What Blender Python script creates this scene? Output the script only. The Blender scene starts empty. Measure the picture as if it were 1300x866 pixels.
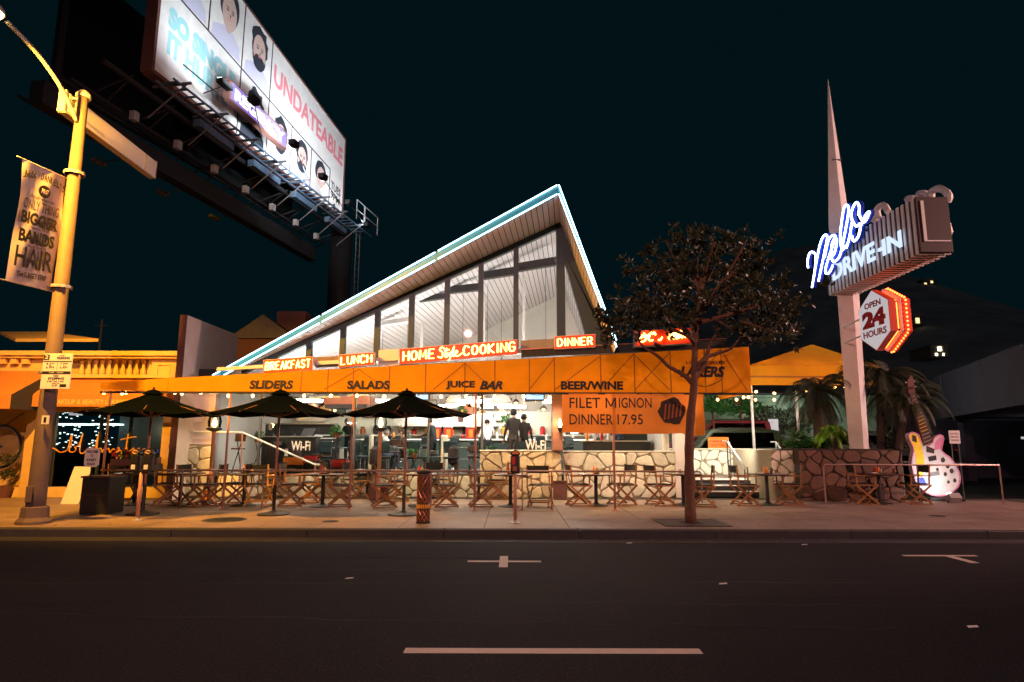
import bpy, bmesh, math, random
from mathutils import Vector, Matrix
random.seed(7)
R=math.radians
sc=bpy.context.scene
COL=sc.collection
# ------------------------------------------------------------------ camera, world, exposure
F,TH,RO,H=814.0,R(9.1),R(.15),1.65        # focal length in photo pixels, pitch, roll, eye height
cd=bpy.data.cameras.new('camera'); cam=bpy.data.objects.new('camera',cd); COL.objects.link(cam)
cd.sensor_width=36; cd.lens=F/1300*36; cd.clip_end=2000; cd.clip_start=.05
cam.matrix_world=Matrix.Translation((0,0,H))@Matrix.Rotation(R(90)+TH,4,'X')@Matrix.Rotation(RO,4,'Z')
sc.camera=cam
w=bpy.data.worlds.new('World'); sc.world=w; w.use_nodes=True
wb=w.node_tree.nodes['Background']; wb.inputs[0].default_value=(.0005,.0060,.0083,1); wb.inputs[1].default_value=1.0
sc.view_settings.view_transform='Standard'; sc.view_settings.look='None'; sc.view_settings.exposure=0; sc.view_settings.gamma=1
sc.render.engine='CYCLES'; sc.cycles.use_denoising=True; sc.cycles.max_bounces=8; sc.cycles.transparent_max_bounces=12
sc.cycles.sample_clamp_indirect=4; sc.cycles.caustics_reflective=False; sc.cycles.caustics_refractive=False
def lamp(name,kind,loc,energy,color,size=.2,direction=None,size_y=None,angle=None,parent=None):
    l=bpy.data.lights.new(name,kind); l.energy=energy; l.color=color
    if kind=='AREA':
        l.size=size
        if size_y: l.shape='RECTANGLE'; l.size_y=size_y
    elif kind=='SUN': l.angle=R(size)
    else: l.shadow_soft_size=size
    if kind=='AREA' and angle: l.spread=R(angle)
    if kind=='SPOT': l.spot_size=R(angle or 90); l.spot_blend=.6
    o=bpy.data.objects.new(name,l); COL.objects.link(o); o.location=loc
    if direction is not None: o.rotation_euler=Vector(direction).to_track_quat('-Z','Y').to_euler()
    if parent is not None: o.parent=parent; o.location=Vector(loc)-wloc(parent)
    return o
def wloc(o):
    v=Vector((0,0,0))
    while o is not None: v=v+o.location; o=o.parent
    return v
lamp('night_glow_sun','SUN',(0,0,20),.05,(1,.55,.6),12,(-.35,.85,-.5))
# ------------------------------------------------------------------ measuring helpers: a pixel of the 1300x866 photograph and one known distance give a point
def ray(u,v):
    a,b=(u-650),-(v-433); c,s=math.cos(RO),math.sin(RO); a,b=a*c-b*s,a*s+b*c
    return Vector((a,F*math.cos(TH)-b*math.sin(TH),F*math.sin(TH)+b*math.cos(TH)))
EYE=Vector((0,0,H))
def at(u,v,Y): r=ray(u,v); return EYE+r*(Y/r.y)
def atz(u,v,z): r=ray(u,v); return EYE+r*((z-H)/r.z)
def atx(u,v,x): r=ray(u,v); return EYE+r*(x/r.x)
def hit(u,v,P,N): r=ray(u,v); return EYE+r*((P-EYE).dot(N)/r.dot(N))
# ------------------------------------------------------------------ materials
M={}
def mat(name,col,rough=.6,metal=0,nz=0,ns=6,bump=0,bs=None,var=0,emit=None,es=0,trans=None,spec=.5,coat=0,col2=None,detail=6,speck=None):
    m=bpy.data.materials.new(name); m.use_nodes=True; nt=m.node_tree; N=nt.nodes; L=nt.links
    p=N['Principled BSDF']; p.inputs['Base Color'].default_value=(*col,1); p.inputs['Roughness'].default_value=rough
    p.inputs['Metallic'].default_value=metal; p.inputs['Specular IOR Level'].default_value=spec; p.inputs['Coat Weight'].default_value=coat
    tc=N.new('ShaderNodeTexCoord')
    if nz or var or col2:
        out=None
        rgb=N.new('ShaderNodeRGB'); rgb.outputs[0].default_value=(*col,1); cur=rgb.outputs[0]
        if nz or col2:
            n=N.new('ShaderNodeTexNoise'); n.inputs['Scale'].default_value=ns; n.inputs['Detail'].default_value=detail; n.inputs['Roughness'].default_value=.65
            L.new(tc.outputs['Object'],n.inputs['Vector'])
            if col2:
                rp=N.new('ShaderNodeValToRGB'); rp.color_ramp.elements[0].position=.38; rp.color_ramp.elements[1].position=.62
                L.new(n.outputs['Fac'],rp.inputs[0]); mx=N.new('ShaderNodeMix'); mx.data_type='RGBA'
                L.new(rp.outputs[0],mx.inputs['Factor']); L.new(cur,mx.inputs[6]); mx.inputs[7].default_value=(*col2,1); cur=mx.outputs[2]
            if nz:
                mr=N.new('ShaderNodeMapRange'); mr.inputs['To Min'].default_value=1-nz; mr.inputs['To Max'].default_value=1+nz
                mr.inputs['From Min'].default_value=.3; mr.inputs['From Max'].default_value=.7
                L.new(n.outputs['Fac'],mr.inputs['Value'])
                hs=N.new('ShaderNodeHueSaturation'); L.new(mr.outputs[0],hs.inputs['Value']); L.new(cur,hs.inputs['Color']); cur=hs.outputs[0]
                mr2=N.new('ShaderNodeMapRange'); mr2.inputs['To Min'].default_value=max(0,rough-.12); mr2.inputs['To Max'].default_value=min(1,rough+.12)
                L.new(n.outputs['Fac'],mr2.inputs['Value']); L.new(mr2.outputs[0],p.inputs['Roughness'])
        if var:
            oi=N.new('ShaderNodeObjectInfo'); mr=N.new('ShaderNodeMapRange'); mr.inputs['To Min'].default_value=1-var; mr.inputs['To Max'].default_value=1+var
            L.new(oi.outputs['Random'],mr.inputs['Value']); hs=N.new('ShaderNodeHueSaturation'); L.new(mr.outputs[0],hs.inputs['Value']); L.new(cur,hs.inputs['Color']); cur=hs.outputs[0]
        if speck:
            v=N.new('ShaderNodeTexNoise'); v.inputs['Scale'].default_value=38; v.inputs['Detail'].default_value=3; v.inputs['Roughness'].default_value=.8; L.new(tc.outputs['Object'],v.inputs['Vector'])
            rs=N.new('ShaderNodeValToRGB'); rs.color_ramp.elements[0].position=.56; rs.color_ramp.elements[1].position=.66; L.new(v.outputs['Fac'],rs.inputs[0])
            mx=N.new('ShaderNodeMix'); mx.data_type='RGBA'; L.new(rs.outputs[0],mx.inputs['Factor']); L.new(cur,mx.inputs[6]); mx.inputs[7].default_value=(*speck,1); cur=mx.outputs[2]
        L.new(cur,p.inputs['Base Color'])
    if bump:
        b=N.new('ShaderNodeTexNoise'); b.inputs['Scale'].default_value=bs or ns*5; b.inputs['Detail'].default_value=8
        L.new(tc.outputs['Object'],b.inputs['Vector'])
        bp=N.new('ShaderNodeBump'); bp.inputs['Strength'].default_value=bump; bp.inputs['Distance'].default_value=.02
        L.new(b.outputs['Fac'],bp.inputs['Height']); L.new(bp.outputs[0],p.inputs['Normal'])
    if emit:
        p.inputs['Emission Color'].default_value=(*emit,1); p.inputs['Emission Strength'].default_value=es
    if trans is not None:
        o=N['Material Output']; t=N.new('ShaderNodeBsdfTranslucent'); t.inputs[0].default_value=(*col,1)
        if (nz or var): L.new(cur,t.inputs[0])
        mx=N.new('ShaderNodeMixShader'); mx.inputs[0].default_value=trans
        L.new(p.outputs[0],mx.inputs[1]); L.new(t.outputs[0],mx.inputs[2]); L.new(mx.outputs[0],o.inputs[0])
    M[name]=m; return m
def glassmat(name,tint=(1,1,1),refl=.08,rough=.02):
    m=bpy.data.materials.new(name); m.use_nodes=True; nt=m.node_tree; N=nt.nodes; L=nt.links
    N.remove(N['Principled BSDF']); t=N.new('ShaderNodeBsdfTransparent'); t.inputs[0].default_value=(*tint,1)
    g=N.new('ShaderNodeBsdfGlossy'); g.inputs['Roughness'].default_value=rough
    fr=N.new('ShaderNodeFresnel'); fr.inputs[0].default_value=1.35
    mx=N.new('ShaderNodeMixShader'); L.new(fr.outputs[0],mx.inputs[0]); L.new(t.outputs[0],mx.inputs[1]); L.new(g.outputs[0],mx.inputs[2])
    L.new(mx.outputs[0],N['Material Output'].inputs[0]); M[name]=m
glassmat('glass',(.93,.95,.95)); glassmat('car_glass',(.12,.13,.14))
mat('asphalt',(.011,.0125,.016),.8,nz=.4,ns=1.6,bump=1.0,bs=110,spec=.2,speck=(.075,.06,.05))
mat('old_asphalt',(.014,.015,.018),.85,nz=.4,ns=2.5,bump=.9,bs=90,spec=.2,speck=(.05,.04,.035))
mat('concrete',(.235,.175,.15),.55,nz=.3,ns=1.7,bump=.35,bs=60,var=.09)
mat('kerb_concrete',(.035,.033,.035),.75,nz=.3,ns=3,bump=.5,bs=50,var=.12)
mat('joint_dirt',(.05,.045,.04),.9,nz=.3,ns=9)
mat('road_paint',(.78,.68,.60),.6,nz=.3,ns=14,bump=.5,bs=120,col2=(.60,.5,.43))
mat('tar',(.012,.012,.013),.8)
mat('pole_concrete',(.115,.08,.07),.7,nz=.15,ns=5,bump=.4,bs=60)
mat('galv',(.45,.44,.45),.35,metal=.4,nz=.15,ns=8)
mat('dark_steel',(.012,.013,.016),.6,metal=.2,nz=.25,ns=5)
mat('mid_steel',(.10,.10,.11),.5,metal=.3,nz=.25,ns=4)
mat('blue_steel',(.10,.16,.24),.4,metal=.4,nz=.3,ns=5)
mat('black_metal',(.012,.013,.015),.4)
mat('guitar_white',(.6,.58,.58),.3,nz=.12,ns=4,coat=.4); mat('white_paint',(.78,.77,.76),.55,nz=.08,ns=3,bump=.1,bs=30)
mat('sign_white',(.72,.70,.69),.5,nz=.06,ns=5)
mat('sign_red',(.42,.02,.03),.5); mat('black_ink',(.012,.012,.014),.6); mat('ink_blue',(.01,.05,.6),.5)
mat('banner_cloth',(.72,.62,.62),.85,nz=.12,ns=4,trans=.2)
mat('plaster_peach',(.68,.46,.14),.8,nz=.1,ns=3,bump=.2,bs=40)
mat('plaster_trim',(.74,.52,.18),.75,nz=.08,ns=4)
mat('plaster_white',(.7,.62,.62),.8,nz=.08,ns=2,bump=.2,bs=30)
mat('brown_col',(.26,.11,.07),.5,nz=.1,ns=4); mat('sign_end',(.035,.018,.018),.6); mat('brown_wall',(.12,.05,.04),.7,nz=.15,ns=4)
mat('awning_orange',(.62,.24,.05),.85,nz=.08,ns=6,bump=.15,bs=60)
mat('awning_dark',(.03,.03,.035),.85)
mat('canopy_fabric',(.95,.52,.012),.75,nz=.14,ns=1.1,bump=.5,bs=2.2,trans=.62)
mat('canopy_yellow',(.95,.55,.02),.75,nz=.05,ns=3,trans=.6)
mat('frame_shadow_trim',(.40,.15,.015),.8); mat('tent_roof',(.9,.30,.02),.8,nz=.08,ns=3,trans=.55)  # first brown: the canopy's painted frame shadows, also the rear tent's trim
mat('canopy_edge',(.02,.02,.022),.6)
mat('vinyl_banner',(.80,.27,.04),.6,nz=.1,ns=1.2,bump=.5,bs=2.5,trans=.25)
mat('teal_fascia',(.015,.20,.26),.45,nz=.06,ns=3)
mat('soffit_white',(.82,.76,.79),.6,nz=.05,ns=4,var=.06)
mat('ceiling_board',(.86,.83,.78),.6,nz=.05,ns=4,var=.07)
mat('roof_top',(.05,.05,.055),.8)
mat('mullion',(.03,.05,.06),.4,metal=.3)
mat('beam_white',(.8,.78,.76),.5); mat('beam_dark',(.05,.045,.045),.6,nz=.2,ns=5)
mat('red_face',(.75,.05,.012),.45); mat('box_white',(.75,.7,.72),.5)
mat('panel_brown',(.18,.12,.09),.5,nz=.25,ns=8)
mat('panel_grey',(.33,.28,.27),.5,nz=.15,ns=6)
mat('mortar',(.24,.20,.14),.9,nz=.2,ns=10,bump=.4,bs=40)
mat('stone',(.56,.45,.28),.8,nz=.22,ns=7,bump=.6,bs=26,var=.2)
mat('stone_pale',(.64,.60,.50),.8,nz=.15,ns=7,bump=.5,bs=26,var=.12)
mat('stone_dark',(.12,.06,.04),.85,nz=.25,ns=7,bump=.6,bs=26,var=.25); mat('mortar_dark',(.045,.03,.025),.9,nz=.2,ns=10,bump=.4,bs=40)
mat('wood',(.27,.12,.04),.5,nz=.2,ns=9,var=.2); mat('wood_dark',(.07,.028,.016),.45,nz=.2,ns=9,var=.15)
mat('wood_yellow',(.75,.36,.05),.5,nz=.15,ns=9)
mat('canvas_black',(.014,.015,.018),.85,nz=.2,ns=20)
mat('table_top',(.07,.035,.025),.3,nz=.2,ns=6); mat('cast_iron',(.012,.013,.014),.45)
mat('umbrella_cloth',(.0012,.003,.005),1,nz=.0,bump=.2,bs=40,spec=.03)
mat('pink_pole',(.42,.2,.16),.45,nz=.15,ns=6); mat('rail_metal',(.3,.19,.16),.32,metal=.3)
mat('copper',(.45,.17,.09),.3,metal=.7,nz=.2,ns=5)
mat('chrome',(.7,.7,.72),.18,metal=.7)
mat('bark',(.15,.07,.04),.85,nz=.3,ns=10,bump=.9,bs=30); mat('palm_bark',(.07,.05,.04),.9,nz=.4,ns=14,bump=.9,bs=30)
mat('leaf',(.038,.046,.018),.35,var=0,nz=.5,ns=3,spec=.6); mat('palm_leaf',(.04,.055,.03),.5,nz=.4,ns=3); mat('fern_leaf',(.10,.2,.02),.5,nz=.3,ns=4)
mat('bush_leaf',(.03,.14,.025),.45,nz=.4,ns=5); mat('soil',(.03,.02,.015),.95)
mat('skin',(.5,.28,.2),.6); mat('skin_dark',(.18,.09,.06),.6); mat('hair_grey',(.2,.18,.17),.8); mat('hair_dark',(.015,.012,.01),.7)
mat('shirt_white',(.75,.73,.7),.8); mat('cloth_black',(.014,.014,.016),.85); mat('cloth_brown',(.04,.025,.02),.85,nz=.2,ns=9); mat('denim',(.04,.06,.12),.85)
mat('tile_wall',(.72,.72,.6),.35,nz=.08,ns=6); mat('interior_white',(.82,.8,.74),.6,nz=.06,ns=2); mat('interior_floor',(.06,.06,.06),.3)
mat('booth_teal',(.012,.03,.032),.35,nz=.15,ns=5); mat('booth_cream',(.7,.62,.45),.4); mat('counter_green',(.07,.11,.10),.4,nz=.1,ns=4); mat('stainless',(.6,.6,.58),.3,metal=.9)
mat('rust_wood',(.34,.09,.03),.6,nz=.25,ns=7,bump=.2,bs=20)
mat('red_plastic',(.5,.02,.02),.4); mat('orange_plastic',(.8,.25,.03),.4); mat('paper',(.8,.78,.74),.8)
mat('car_paint',(.03,.04,.02),.25,coat=.6,metal=.4); mat('car_red',(.16,.02,.03),.25,coat=.6); mat('car_silver',(.3,.33,.36),.3,metal=.6,coat=.4); mat('tyre',(.012,.012,.012),.85); mat('tail_red',(.5,.01,.01),.3,emit=(1,.02,.01),es=.3)
mat('garage_wall',(.07,.055,.095),.85,nz=.15,ns=1.2,bump=.5,bs=40,var=.05)
mat('green_wall',(.28,.36,.28),.85,nz=.25,ns=2,bump=.7,bs=16)
mat('hill',(.36,.38,.38),.95,nz=.4,ns=.1); mat('house_wall',(.22,.22,.22),.9)
def emat(name,col,s): mat(name,(.08,.08,.08),.5,emit=col,es=s)
emat('neon_white',(.55,.86,1.0),7); emat('neon_orange',(1,.42,.08),16); emat('neon_script_white',(.62,.76,1.0),11)
emat('letter_white',(.62,.76,1.0),1.15); emat('bulb',(1,.50,.12),26); emat('red_bulb',(1,.12,.02),9); emat('sodium',(1,.62,.2),30)
emat('yellow_tube',(1,.74,.22),20); emat('warm_panel',(1,.88,.7),17); emat('cool_panel',(.8,.92,1),9); emat('fluoro',(1,.95,.88),36)
emat('lit_window',(1,.75,.35),1.6); emat('screen_blue',(.35,.6,1),1.6); emat('purple_sign',(.26,.13,.85),.75); emat('sign_letter',(1,.95,1),1.6)
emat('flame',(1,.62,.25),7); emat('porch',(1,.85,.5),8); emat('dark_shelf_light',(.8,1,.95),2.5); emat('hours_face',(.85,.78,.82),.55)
emat('exit_glow',(1,.35,.05),1.5); emat('drive_light',(1,.85,.6),4)
# ------------------------------------------------------------------ mesh builder
class MB:
    def __init__(s): s.v=[]; s.f=[]
    def add(s,vs,fs): n=len(s.v); s.v+=[Vector(a) for a in vs]; s.f+=[tuple(i+n for i in f) for f in fs]; return s
    def box(s,a,b):
        x0,y0,z0=a; x1,y1,z1=b
        return s.add([(x0,y0,z0),(x1,y0,z0),(x1,y1,z0),(x0,y1,z0),(x0,y0,z1),(x1,y0,z1),(x1,y1,z1),(x0,y1,z1)],[(0,3,2,1),(4,5,6,7),(0,1,5,4),(1,2,6,5),(2,3,7,6),(3,0,4,7)])
    def bbox(s,a,b,e=.01):   # box with bevelled edges (chamfer)
        bm=bmesh.new(); x0,y0,z0=a; x1,y1,z1=b
        bmesh.ops.create_cube(bm,size=1,matrix=Matrix.Translation(((x0+x1)/2,(y0+y1)/2,(z0+z1)/2))@Matrix.Diagonal((x1-x0,y1-y0,z1-z0,1)))
        bmesh.ops.bevel(bm,geom=bm.edges[:],offset=e,segments=1,affect='EDGES'); return s.frombm(bm)
    def frombm(s,bm):
        bm.verts.index_update(); s.add([v.co.copy() for v in bm.verts],[tuple(v.index for v in f.verts) for f in bm.faces]); bm.free(); return s
    def obox(s,c,X,Y,Z):     # oriented box by centre and half axes
        c,X,Y,Z=map(Vector,(c,X,Y,Z)); vs=[c+X*i+Y*j+Z*k for k in(-1,1) for (i,j) in((-1,-1),(1,-1),(1,1),(-1,1))]
        return s.add(vs,[(0,3,2,1),(4,5,6,7),(0,1,5,4),(1,2,6,5),(2,3,7,6),(3,0,4,7)])
    def prism(s,poly,d):     # planar polygon of 3d points extruded by vector d
        n=len(poly); d=Vector(d); p=[Vector(a) for a in poly]
        return s.add(p+[a+d for a in p],[tuple(range(n)),tuple(reversed(range(n,2*n)))]+[(i,i+n,(i+1)%n+n,(i+1)%n) for i in range(n)])
    def tube(s,pts,r,n=8,cap=True,r2=None):
        pts=[Vector(p) for p in pts]; m=len(pts); ref=None; rings=[]
        for i,p in enumerate(pts):
            a=pts[max(0,i-1)]; b=pts[min(m-1,i+1)]; t=(b-a)
            if t.length<1e-7: t=Vector((0,0,1))
            t.normalize()
            if ref is None: ref=Vector((0,0,1)) if abs(t.z)<.9 else Vector((1,0,0))
            x=t.cross(ref); 
            if x.length<1e-4: x=t.cross(Vector((0,1,.1)))
            x.normalize(); y=x.cross(t).normalized(); ref=y
            rr=r[i] if isinstance(r,(list,tuple)) else (r+(r2-r)*i/(m-1) if r2 is not None else r)
            rings.append([p+x*math.cos(2*math.pi*k/n)*rr+y*math.sin(2*math.pi*k/n)*rr for k in range(n)])
        vs=[v for g in rings for v in g]; fs=[]
        for i in range(m-1):
            for k in range(n): fs.append((i*n+k,i*n+(k+1)%n,(i+1)*n+(k+1)%n,(i+1)*n+k))
        if cap: fs.append(tuple(reversed(range(n)))); fs.append(tuple(range((m-1)*n,m*n)))
        return s.add(vs,fs)
    def lathe(s,prof,c=(0,0,0),n=16):
        c=Vector(c); vs=[];m=len(prof)
        for r,z in prof: vs+=[c+Vector((r*math.cos(2*math.pi*k/n),r*math.sin(2*math.pi*k/n),z)) for k in range(n)]
        fs=[(i*n+k,i*n+(k+1)%n,(i+1)*n+(k+1)%n,(i+1)*n+k) for i in range(m-1) for k in range(n)]
        fs+=[tuple(reversed(range(n))),tuple(range((m-1)*n,m*n))]
        return s.add(vs,fs)
    def ball(s,c,r,n=8,sq=(1,1,1)):
        c=Vector(c); return s.lathe([(max(1e-3,r*math.sin(math.pi*i/6))*1,-r*math.cos(math.pi*i/6)*sq[2]) for i in range(7)],c,n)
    def quad(s,a,b,c,d): return s.add([a,b,c,d],[(0,1,2,3)])
def setp(o,label=None,cat=None,group=None,kind=None):
    if label: o['label']=label
    if cat: o['category']=cat
    if group: o['group']=group
    if kind: o['kind']=kind
    return o
def obj(name,mb,m,parent=None,label=None,cat=None,group=None,kind=None,smooth=False,local=False):
    me=bpy.data.meshes.new(name); off=Vector((0,0,0)) if (parent is None or local) else wloc(parent)
    me.from_pydata([v-off for v in mb.v],[],mb.f); me.update()
    if isinstance(m,str): m=M[m]
    me.materials.append(m)
    if smooth: me.polygons.foreach_set('use_smooth',[True]*len(me.polygons))
    o=bpy.data.objects.new(name,me); COL.objects.link(o)
    if parent is not None: o.parent=parent
    return setp(o,label,cat,group,kind)
def thing(name,label,cat,loc=(0,0,0),rz=0,group=None):
    o=bpy.data.objects.new(name,None); o.empty_display_size=.2; COL.objects.link(o); o.location=loc; o.rotation_euler=(0,0,rz)
    return setp(o,label,cat,group)
def struct(name,mb,m,parent=None,smooth=False): return obj(name,mb,m,parent,kind='structure' if parent is None else None,smooth=smooth)
def stem(n): return n.split('.')[0]
def copy_tree(o,loc=None,rz=None,label=None,parent=None,scale=None):
    c=o.copy(); c.name=stem(o.name); COL.objects.link(c); c.parent=parent
    if loc is not None: c.location=loc
    if rz is not None: c.rotation_euler=(0,0,rz)
    if label: c['label']=label
    if scale: c.scale=scale
    for ch in list(o.children): copy_tree(ch,parent=c)
    return c
# text as real thin letters: fitted into w x h at corner O, along X, up U
def txt(s,O,w,h,X,U,m,parent,name='lettering',ext=.004,bold=0,shear=0,sp=1,keep=False,kind=None):
    c=bpy.data.curves.new('t','FONT'); c.body=s; c.size=1; c.extrude=.5; c.offset=bold; c.shear=shear; c.space_character=sp; c.resolution_u=3; c.align_x='LEFT'
    o=bpy.data.objects.new('t',c); COL.objects.link(o); bpy.context.view_layer.update()
    dg=bpy.context.evaluated_depsgraph_get(); me=bpy.data.meshes.new_from_object(o.evaluated_get(dg)); bpy.data.objects.remove(o); bpy.data.curves.remove(c)
    xs=[v.co.x for v in me.vertices]; ys=[v.co.y for v in me.vertices]
    if not xs: return None
    x0,x1,y0,y1=min(xs),max(xs),min(ys),max(ys); X=Vector(X).normalized(); U=Vector(U).normalized(); N=X.cross(U).normalized(); O=Vector(O)
    sx=w/(x1-x0); sy=h/(y1-y0)
    if keep: sx=sy=min(sx,sy)
    off=wloc(parent) if parent is not None else Vector((0,0,0))
    for v in me.vertices:
        p=v.co; v.co=O+X*((p.x-x0)*sx)+U*((p.y-y0)*sy)+N*((p.z+.5)*ext)-off
    me.materials.clear(); me.materials.append(M[m]); me.name=name
    o=bpy.data.objects.new(name,me); COL.objects.link(o); o.parent=parent
    return setp(o,kind=kind)
def smooth_path(p,k=5):
    p=[Vector(a) for a in p]; out=[]
    for i in range(len(p)-1):
        a,b,c,d=p[max(0,i-1)],p[i],p[i+1],p[min(len(p)-1,i+2)]
        for j in range(k):
            t=j/k; out.append(.5*((2*b)+(c-a)*t+(2*a-5*b+4*c-d)*t*t+(3*b-a-3*c+d)*t**3))
    out.append(p[-1]); return out
GL={'A':[[(0,0),(.5,1),(1,0)],[(.22,.35),(.78,.35)]],'B':[[(0,0),(0,1),(.6,1),(.85,.88),(.85,.66),(.6,.53),(0,.53)],[(.6,.53),(.95,.4),(.95,.13),(.65,0),(0,0)]],
'C':[[(.95,.8),(.72,1),(.3,1),(.02,.75),(.02,.25),(.3,0),(.72,0),(.95,.2)]],'D':[[(0,0),(0,1),(.5,1),(.9,.8),(1,.5),(.9,.2),(.5,0),(0,0)]],
'E':[[(.9,1),(0,1),(0,0),(.9,0)],[(0,.52),(.75,.52)]],'F':[[(.9,1),(0,1),(0,0)],[(0,.52),(.75,.52)]],'G':[[(.95,.8),(.72,1),(.3,1),(.02,.75),(.02,.25),(.3,0),(.72,0),(.97,.2),(.97,.48),(.55,.48)]],
'H':[[(0,0),(0,1)],[(1,0),(1,1)],[(0,.52),(1,.52)]],'I':[[(.5,0),(.5,1)]],'K':[[(0,0),(0,1)],[(.95,1),(.05,.48),(.98,0)]],'L':[[(0,1),(0,0),(.85,0)]],
'M':[[(0,0),(.08,1),(.5,.25),(.92,1),(1,0)]],'N':[[(0,0),(0,1),(1,0),(1,1)]],'O':[[(.5,0),(.12,.15),(0,.5),(.12,.85),(.5,1),(.88,.85),(1,.5),(.88,.15),(.5,0)]],
'R':[[(0,0),(0,1),(.6,1),(.9,.85),(.9,.65),(.6,.5),(0,.5)],[(.5,.5),(.95,0)]],'S':[[(.92,.82),(.7,1),(.3,1),(.05,.8),(.2,.57),(.8,.43),(.95,.2),(.7,0),(.3,0),(.05,.18)]],
'T':[[(.5,0),(.5,1)],[(0,1),(1,1)]],'U':[[(0,1),(0,.25),(.25,0),(.75,0),(1,.25),(1,1)]]}
def neon_word(s,O,w,h,X,U,parent,m='neon_orange',r=.011,gap=.28):
    X=Vector(X).normalized(); U=Vector(U).normalized(); N=X.cross(U); O=Vector(O)
    ws=[.35 if c=='I' else 1.25 if c=='M' else .5 if c==' ' else 1 for c in s]; tot=sum(ws)+gap*(len(s)-1); k=w/tot; x=0
    for c,cw in zip(s,ws):
        if c!=' ':
            mb=MB()
            for st in GL[c]:
                for d in ((0,0),(.13,0)) if c!='I' else ((0,0),(.3,0)):
                    pts=[O+X*((x+(a*(1-.13)+d[0])*cw)*k)+U*((b*.94+d[1]*.3)*h)+N*.045 for a,b in st]
                    mb.tube(pts,r,5)
            obj('neon_letter',mb,m,parent)
        x+=cw+gap
# ------------------------------------------------------------------ irregular stones (real pieces) on a mortar body
def cells(W,Hh,cs,seed,jit=.5,asp=1.2):
    rnd=random.Random(seed); nx=max(1,round(W/(cs*asp))); ny=max(1,round(Hh/cs)); S=[]
    for j in range(-1,ny+1):
        for i in range(-1,nx+1):
            S.append(((i+.5+(.5 if j%2 else 0)*.8+rnd.uniform(-jit,jit))*W/nx,(j+.5+rnd.uniform(-jit,jit))*Hh/ny))
    out=[]
    for (sx,sy) in S:
        P=[(0,0),(W,0),(W,Hh),(0,Hh)]
        for (tx,ty) in S:
            if (tx,ty)==(sx,sy) or (tx-sx)**2+(ty-sy)**2>(cs*4)**2: continue
            nx_,ny_=tx-sx,ty-sy; l=math.hypot(nx_,ny_); nx_/=l; ny_/=l; d=(nx_*(sx+tx)/2+ny_*(sy+ty)/2)-.016
            Q=[]
            for k in range(len(P)):
                a,b=P[k],P[(k+1)%len(P)]; da=nx_*a[0]+ny_*a[1]-d; db=nx_*b[0]+ny_*b[1]-d
                if da<=0: Q.append(a)
                if (da<0)!=(db<0) and da!=db:
                    t=da/(da-db); Q.append((a[0]+(b[0]-a[0])*t,a[1]+(b[1]-a[1])*t))
            P=Q
            if len(P)<3: break
        if len(P)<3: continue
        ar=.5*abs(sum(P[k][0]*P[(k+1)%len(P)][1]-P[(k+1)%len(P)][0]*P[k][1] for k in range(len(P))))
        if ar>.006: out.append(P)
    return out
def stones(parent,O,X,U,W,Hh,cs,seed,m,name='stone'):
    X=Vector(X);U=Vector(U);N=X.cross(U);O=Vector(O); rnd=random.Random(seed+99)
    for P in cells(W,Hh,cs,seed):
        Q=[]                      # cut the corners so that the stones read as rounded
        for k in range(len(P)):
            a,b=P[k],P[(k+1)%len(P)]
            for t in (.22,.78): Q.append((a[0]+(b[0]-a[0])*t,a[1]+(b[1]-a[1])*t))
        cx=sum(q[0] for q in Q)/len(Q); cy=sum(q[1] for q in Q)/len(Q); pr=rnd.uniform(.02,.045); n=len(Q)
        tx,ty=rnd.uniform(-.03,.03),rnd.uniform(-.03,.03)
        base=[O+X*a+U*b for a,b in Q]; mid=[O+X*a+U*b+N*(pr*.6) for a,b in Q]
        top=[O+X*(cx+(a-cx)*.86)+U*(cy+(b-cy)*.86)+N*(pr+tx*(a-cx)+ty*(b-cy)) for a,b in Q]
        mb=MB(); mb.add(base+mid+top,[(i,(i+1)%n,(i+1)%n+n,i+n) for i in range(n)]+[(i+n,(i+1)%n+n,(i+1)%n+2*n,i+2*n) for i in range(n)]+[tuple(range(2*n,3*n))])
        obj(name,mb,m,parent)
# ================================================================== GROUND, ROAD, PAVEMENT
V=Vector
struct('ground',MB().box((-300,-200,-.5),(300,500,-.02)),'old_asphalt')
struct('road',MB().box((-120,-9,-.3),(120,11.25,0)),'asphalt')
struct('gutter',MB().box((-120,11.254,-.3),(120,11.71,.006)),'kerb_concrete')
kb=struct('kerb',MB().box((-60,11.73,-.2),(60,11.86,.13)),'joint_dirt')
for i in range(16):
    x=-18+i*2.4; obj('kerb_stone',MB().bbox((x+.006,11.712,-.02),(x+2.394,11.9,.15),.018),'kerb_concrete',kb)
pv=struct('pavement',MB().box((-60,11.9,-.2),(60,18.6,.142)),'joint_dirt')
PX=[-16+1.55*i for i in range(24)]; PY=[11.905,13.35,14.85,16.4,18.0]
for i in range(len(PX)-1):
    for j in range(len(PY)-1):
        if PX[i]>12.3 and j>2: continue
        obj('paving_slab',MB().bbox((PX[i]+.006,PY[j]+.006,.05),(PX[i+1]-.006,PY[j+1]-.006,.15+random.uniform(-.0015,.0015)),.006),'concrete',pv)
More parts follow.
